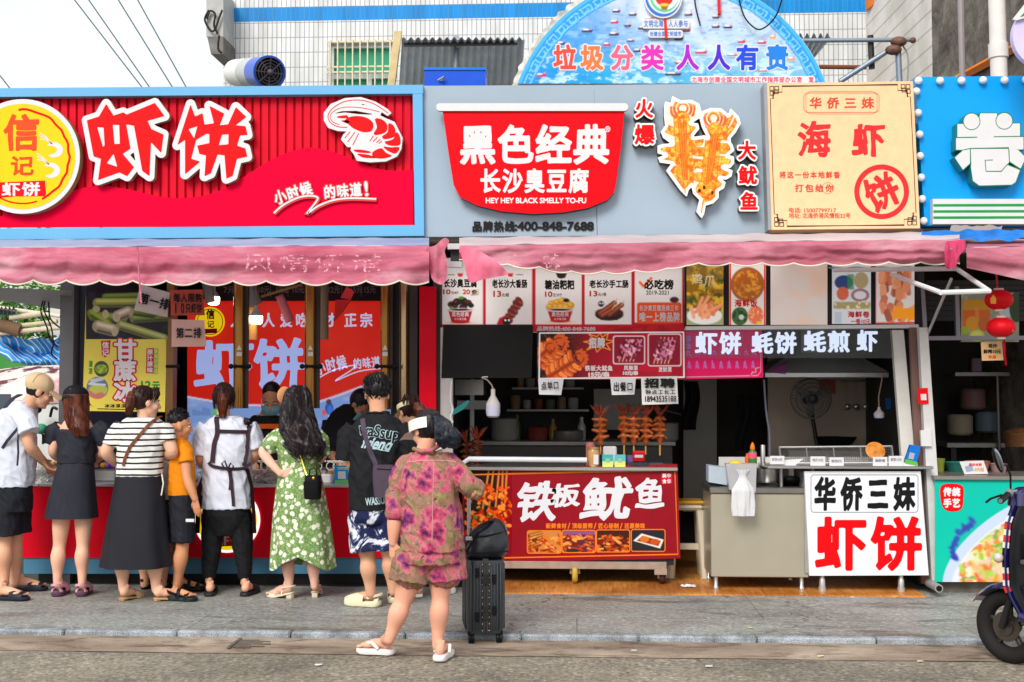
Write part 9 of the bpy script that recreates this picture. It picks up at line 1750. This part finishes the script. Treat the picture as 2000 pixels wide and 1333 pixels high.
f.arm([(790,915,0),(772,1010,-.05),(768,1060,-.04)],(.056,.046,.028),(.12,.05,-1),.55,(.4,1,0),-1,.98);f.arm([(878,912,0),(922,962,-.02),(908,946,.12)],(.056,.046,.028),(-.2,1,.1),1.2,(0,0,-1))
f.leg([(812,1090,0),(786,1176,-.01),(760,1250,-.03)],(.094,.055,.032),1.12);f.leg([(862,1090),(860,1170,.01),(854,1262,0)],(.09,.054,.032),1.12)
SLW=mat('slipper_white',(230,226,224),.5);h=G(766,1281,RZ);h.z=RZ;f.foot(h+Vector((-.005,0,0)),(-.97,.18),.225,.042,(758,1250,-.03));f.shoe('flip',h+Vector((.018,-.005,0)),(-.97,.18),.25,SLW,W=.1,base=RZ+.004)
h=G(856,1295,RZ);f.foot(h+Vector((0,.01,0)),(.15,1),.225,.042,(854,1262));f.shoe('flip',h+Vector((0,-.02,0)),(.15,1),.25,SLW,W=.105,base=RZ+.004)
f.finish(.0055)
f.garment('blouse',FLO,[(1073,781,907,.19),(1040,783,905,.185),(990,786,900,.17),(940,787,895,.16),(914,788,890,.15),(901,796,878,.125),(890,804,866,.10),(883,812,854,.082)],[([(814,899,.0),(799,908),(783,935,-.02),(774,970,-.04),(774,1000,-.05),(774,1008,-.05)],[.05,.07,.07,.064,.066,.05]),([(856,899),(873,906),(892,922,-.01),(914,948,-.03),(928,954,.02),(922,948,.08)],[.05,.07,.07,.068,.068,.045])],.011,wscale=(9,9,3.2))
f.garment('shorts',FLO,[(1060,784,902,.175),(1085,780,904,.18),(1098,780,904,.175)],[([(812,1075,-.0),(806,1110,-.01),(802,1136,-.015)],[.125,.134,.142]),([(866,1075),(869,1110),(870,1132)],[.125,.128,.13])],.009,wscale=(10,10,3.5))
tee=[c for c in f.t.children if c.name.startswith('blouse')][0];B=MB();on=[onto(tee,P(u,905-4*math.sin((u-790)/96*3.14),y-.2))for u in range(790,888,6)];B.ribbon([e+Vector((0,-.002,0))for e in on if e],Vector((0,-1,.2)),.007,.003);on=[onto(tee,P(845-.01*(v-905),v,y-.2))for v in range(906,1066,8)];B.ribbon([e+Vector((0,-.001,0))for e in on if e],Vector((0,-1,0)),.004,.003);B.build('yoke_seam',mat('seam_pink',(200,140,136),.7),f.t);B=MB();B.tube([P(u,v,y+d)for u,v,d in((808,877,-.06),(824,882,-.11),(842,880,-.10),(856,872,-.04))],.014,10);B.build('collar',FLO,f.t,smooth=1)
f.scalp(HBK,.018,.006,(.098,.088,.102));HB2=hairmat('hair_blue_black',(10,12,18),(40,46,60));L=[(813,842,864,.06,.0),(822,848,876,.085,-.02),(840,852,884,.095,-.04),(858,852,890,.085,-.06),(874,862,890,.05,-.07)]
f.garment('hair',HB2,L,wr=.012,it=3,wscale=(16,16,9));f.envstrands(L,380,.012,.07,.0026,(-1,1),13,.92,HB2,jit=.5);Lb=[(836,872,890,.05,-.06),(850,872,897,.06,-.08),(866,874,896,.05,-.08),(876,878,892,.03,-.07)];f.garment('hair_bun',HB2,Lb,wr=.012,it=2,wscale=(22,22,12));f.envstrands(Lb,200,.014,.05,.0026,(-1,1),14,.95,HB2,jit=.6)
VW=mat('visor_white',(230,226,220),.6,bump=.1,bscale=300);B=MB();B.ribbon([f.hg(-.008+.116*math.cos(t),.104*math.sin(t),.036-.006*abs(t))for t in np.linspace(-2.5,2.5,26)],[f.hf*math.cos(t)+f.hs*math.sin(t)for t in np.linspace(-2.5,2.5,26)],.066,.005);B.grid(lambda a,b:f.hg(.085+.125*b*(1-.4*(2*a-1)**2),(a-.5)*.21,.03-.022*b-.03*(2*a-1)**2),12,6);B.build('visor',VW,f.t,smooth=70)
bpy.data.scenes.remove(TMP)
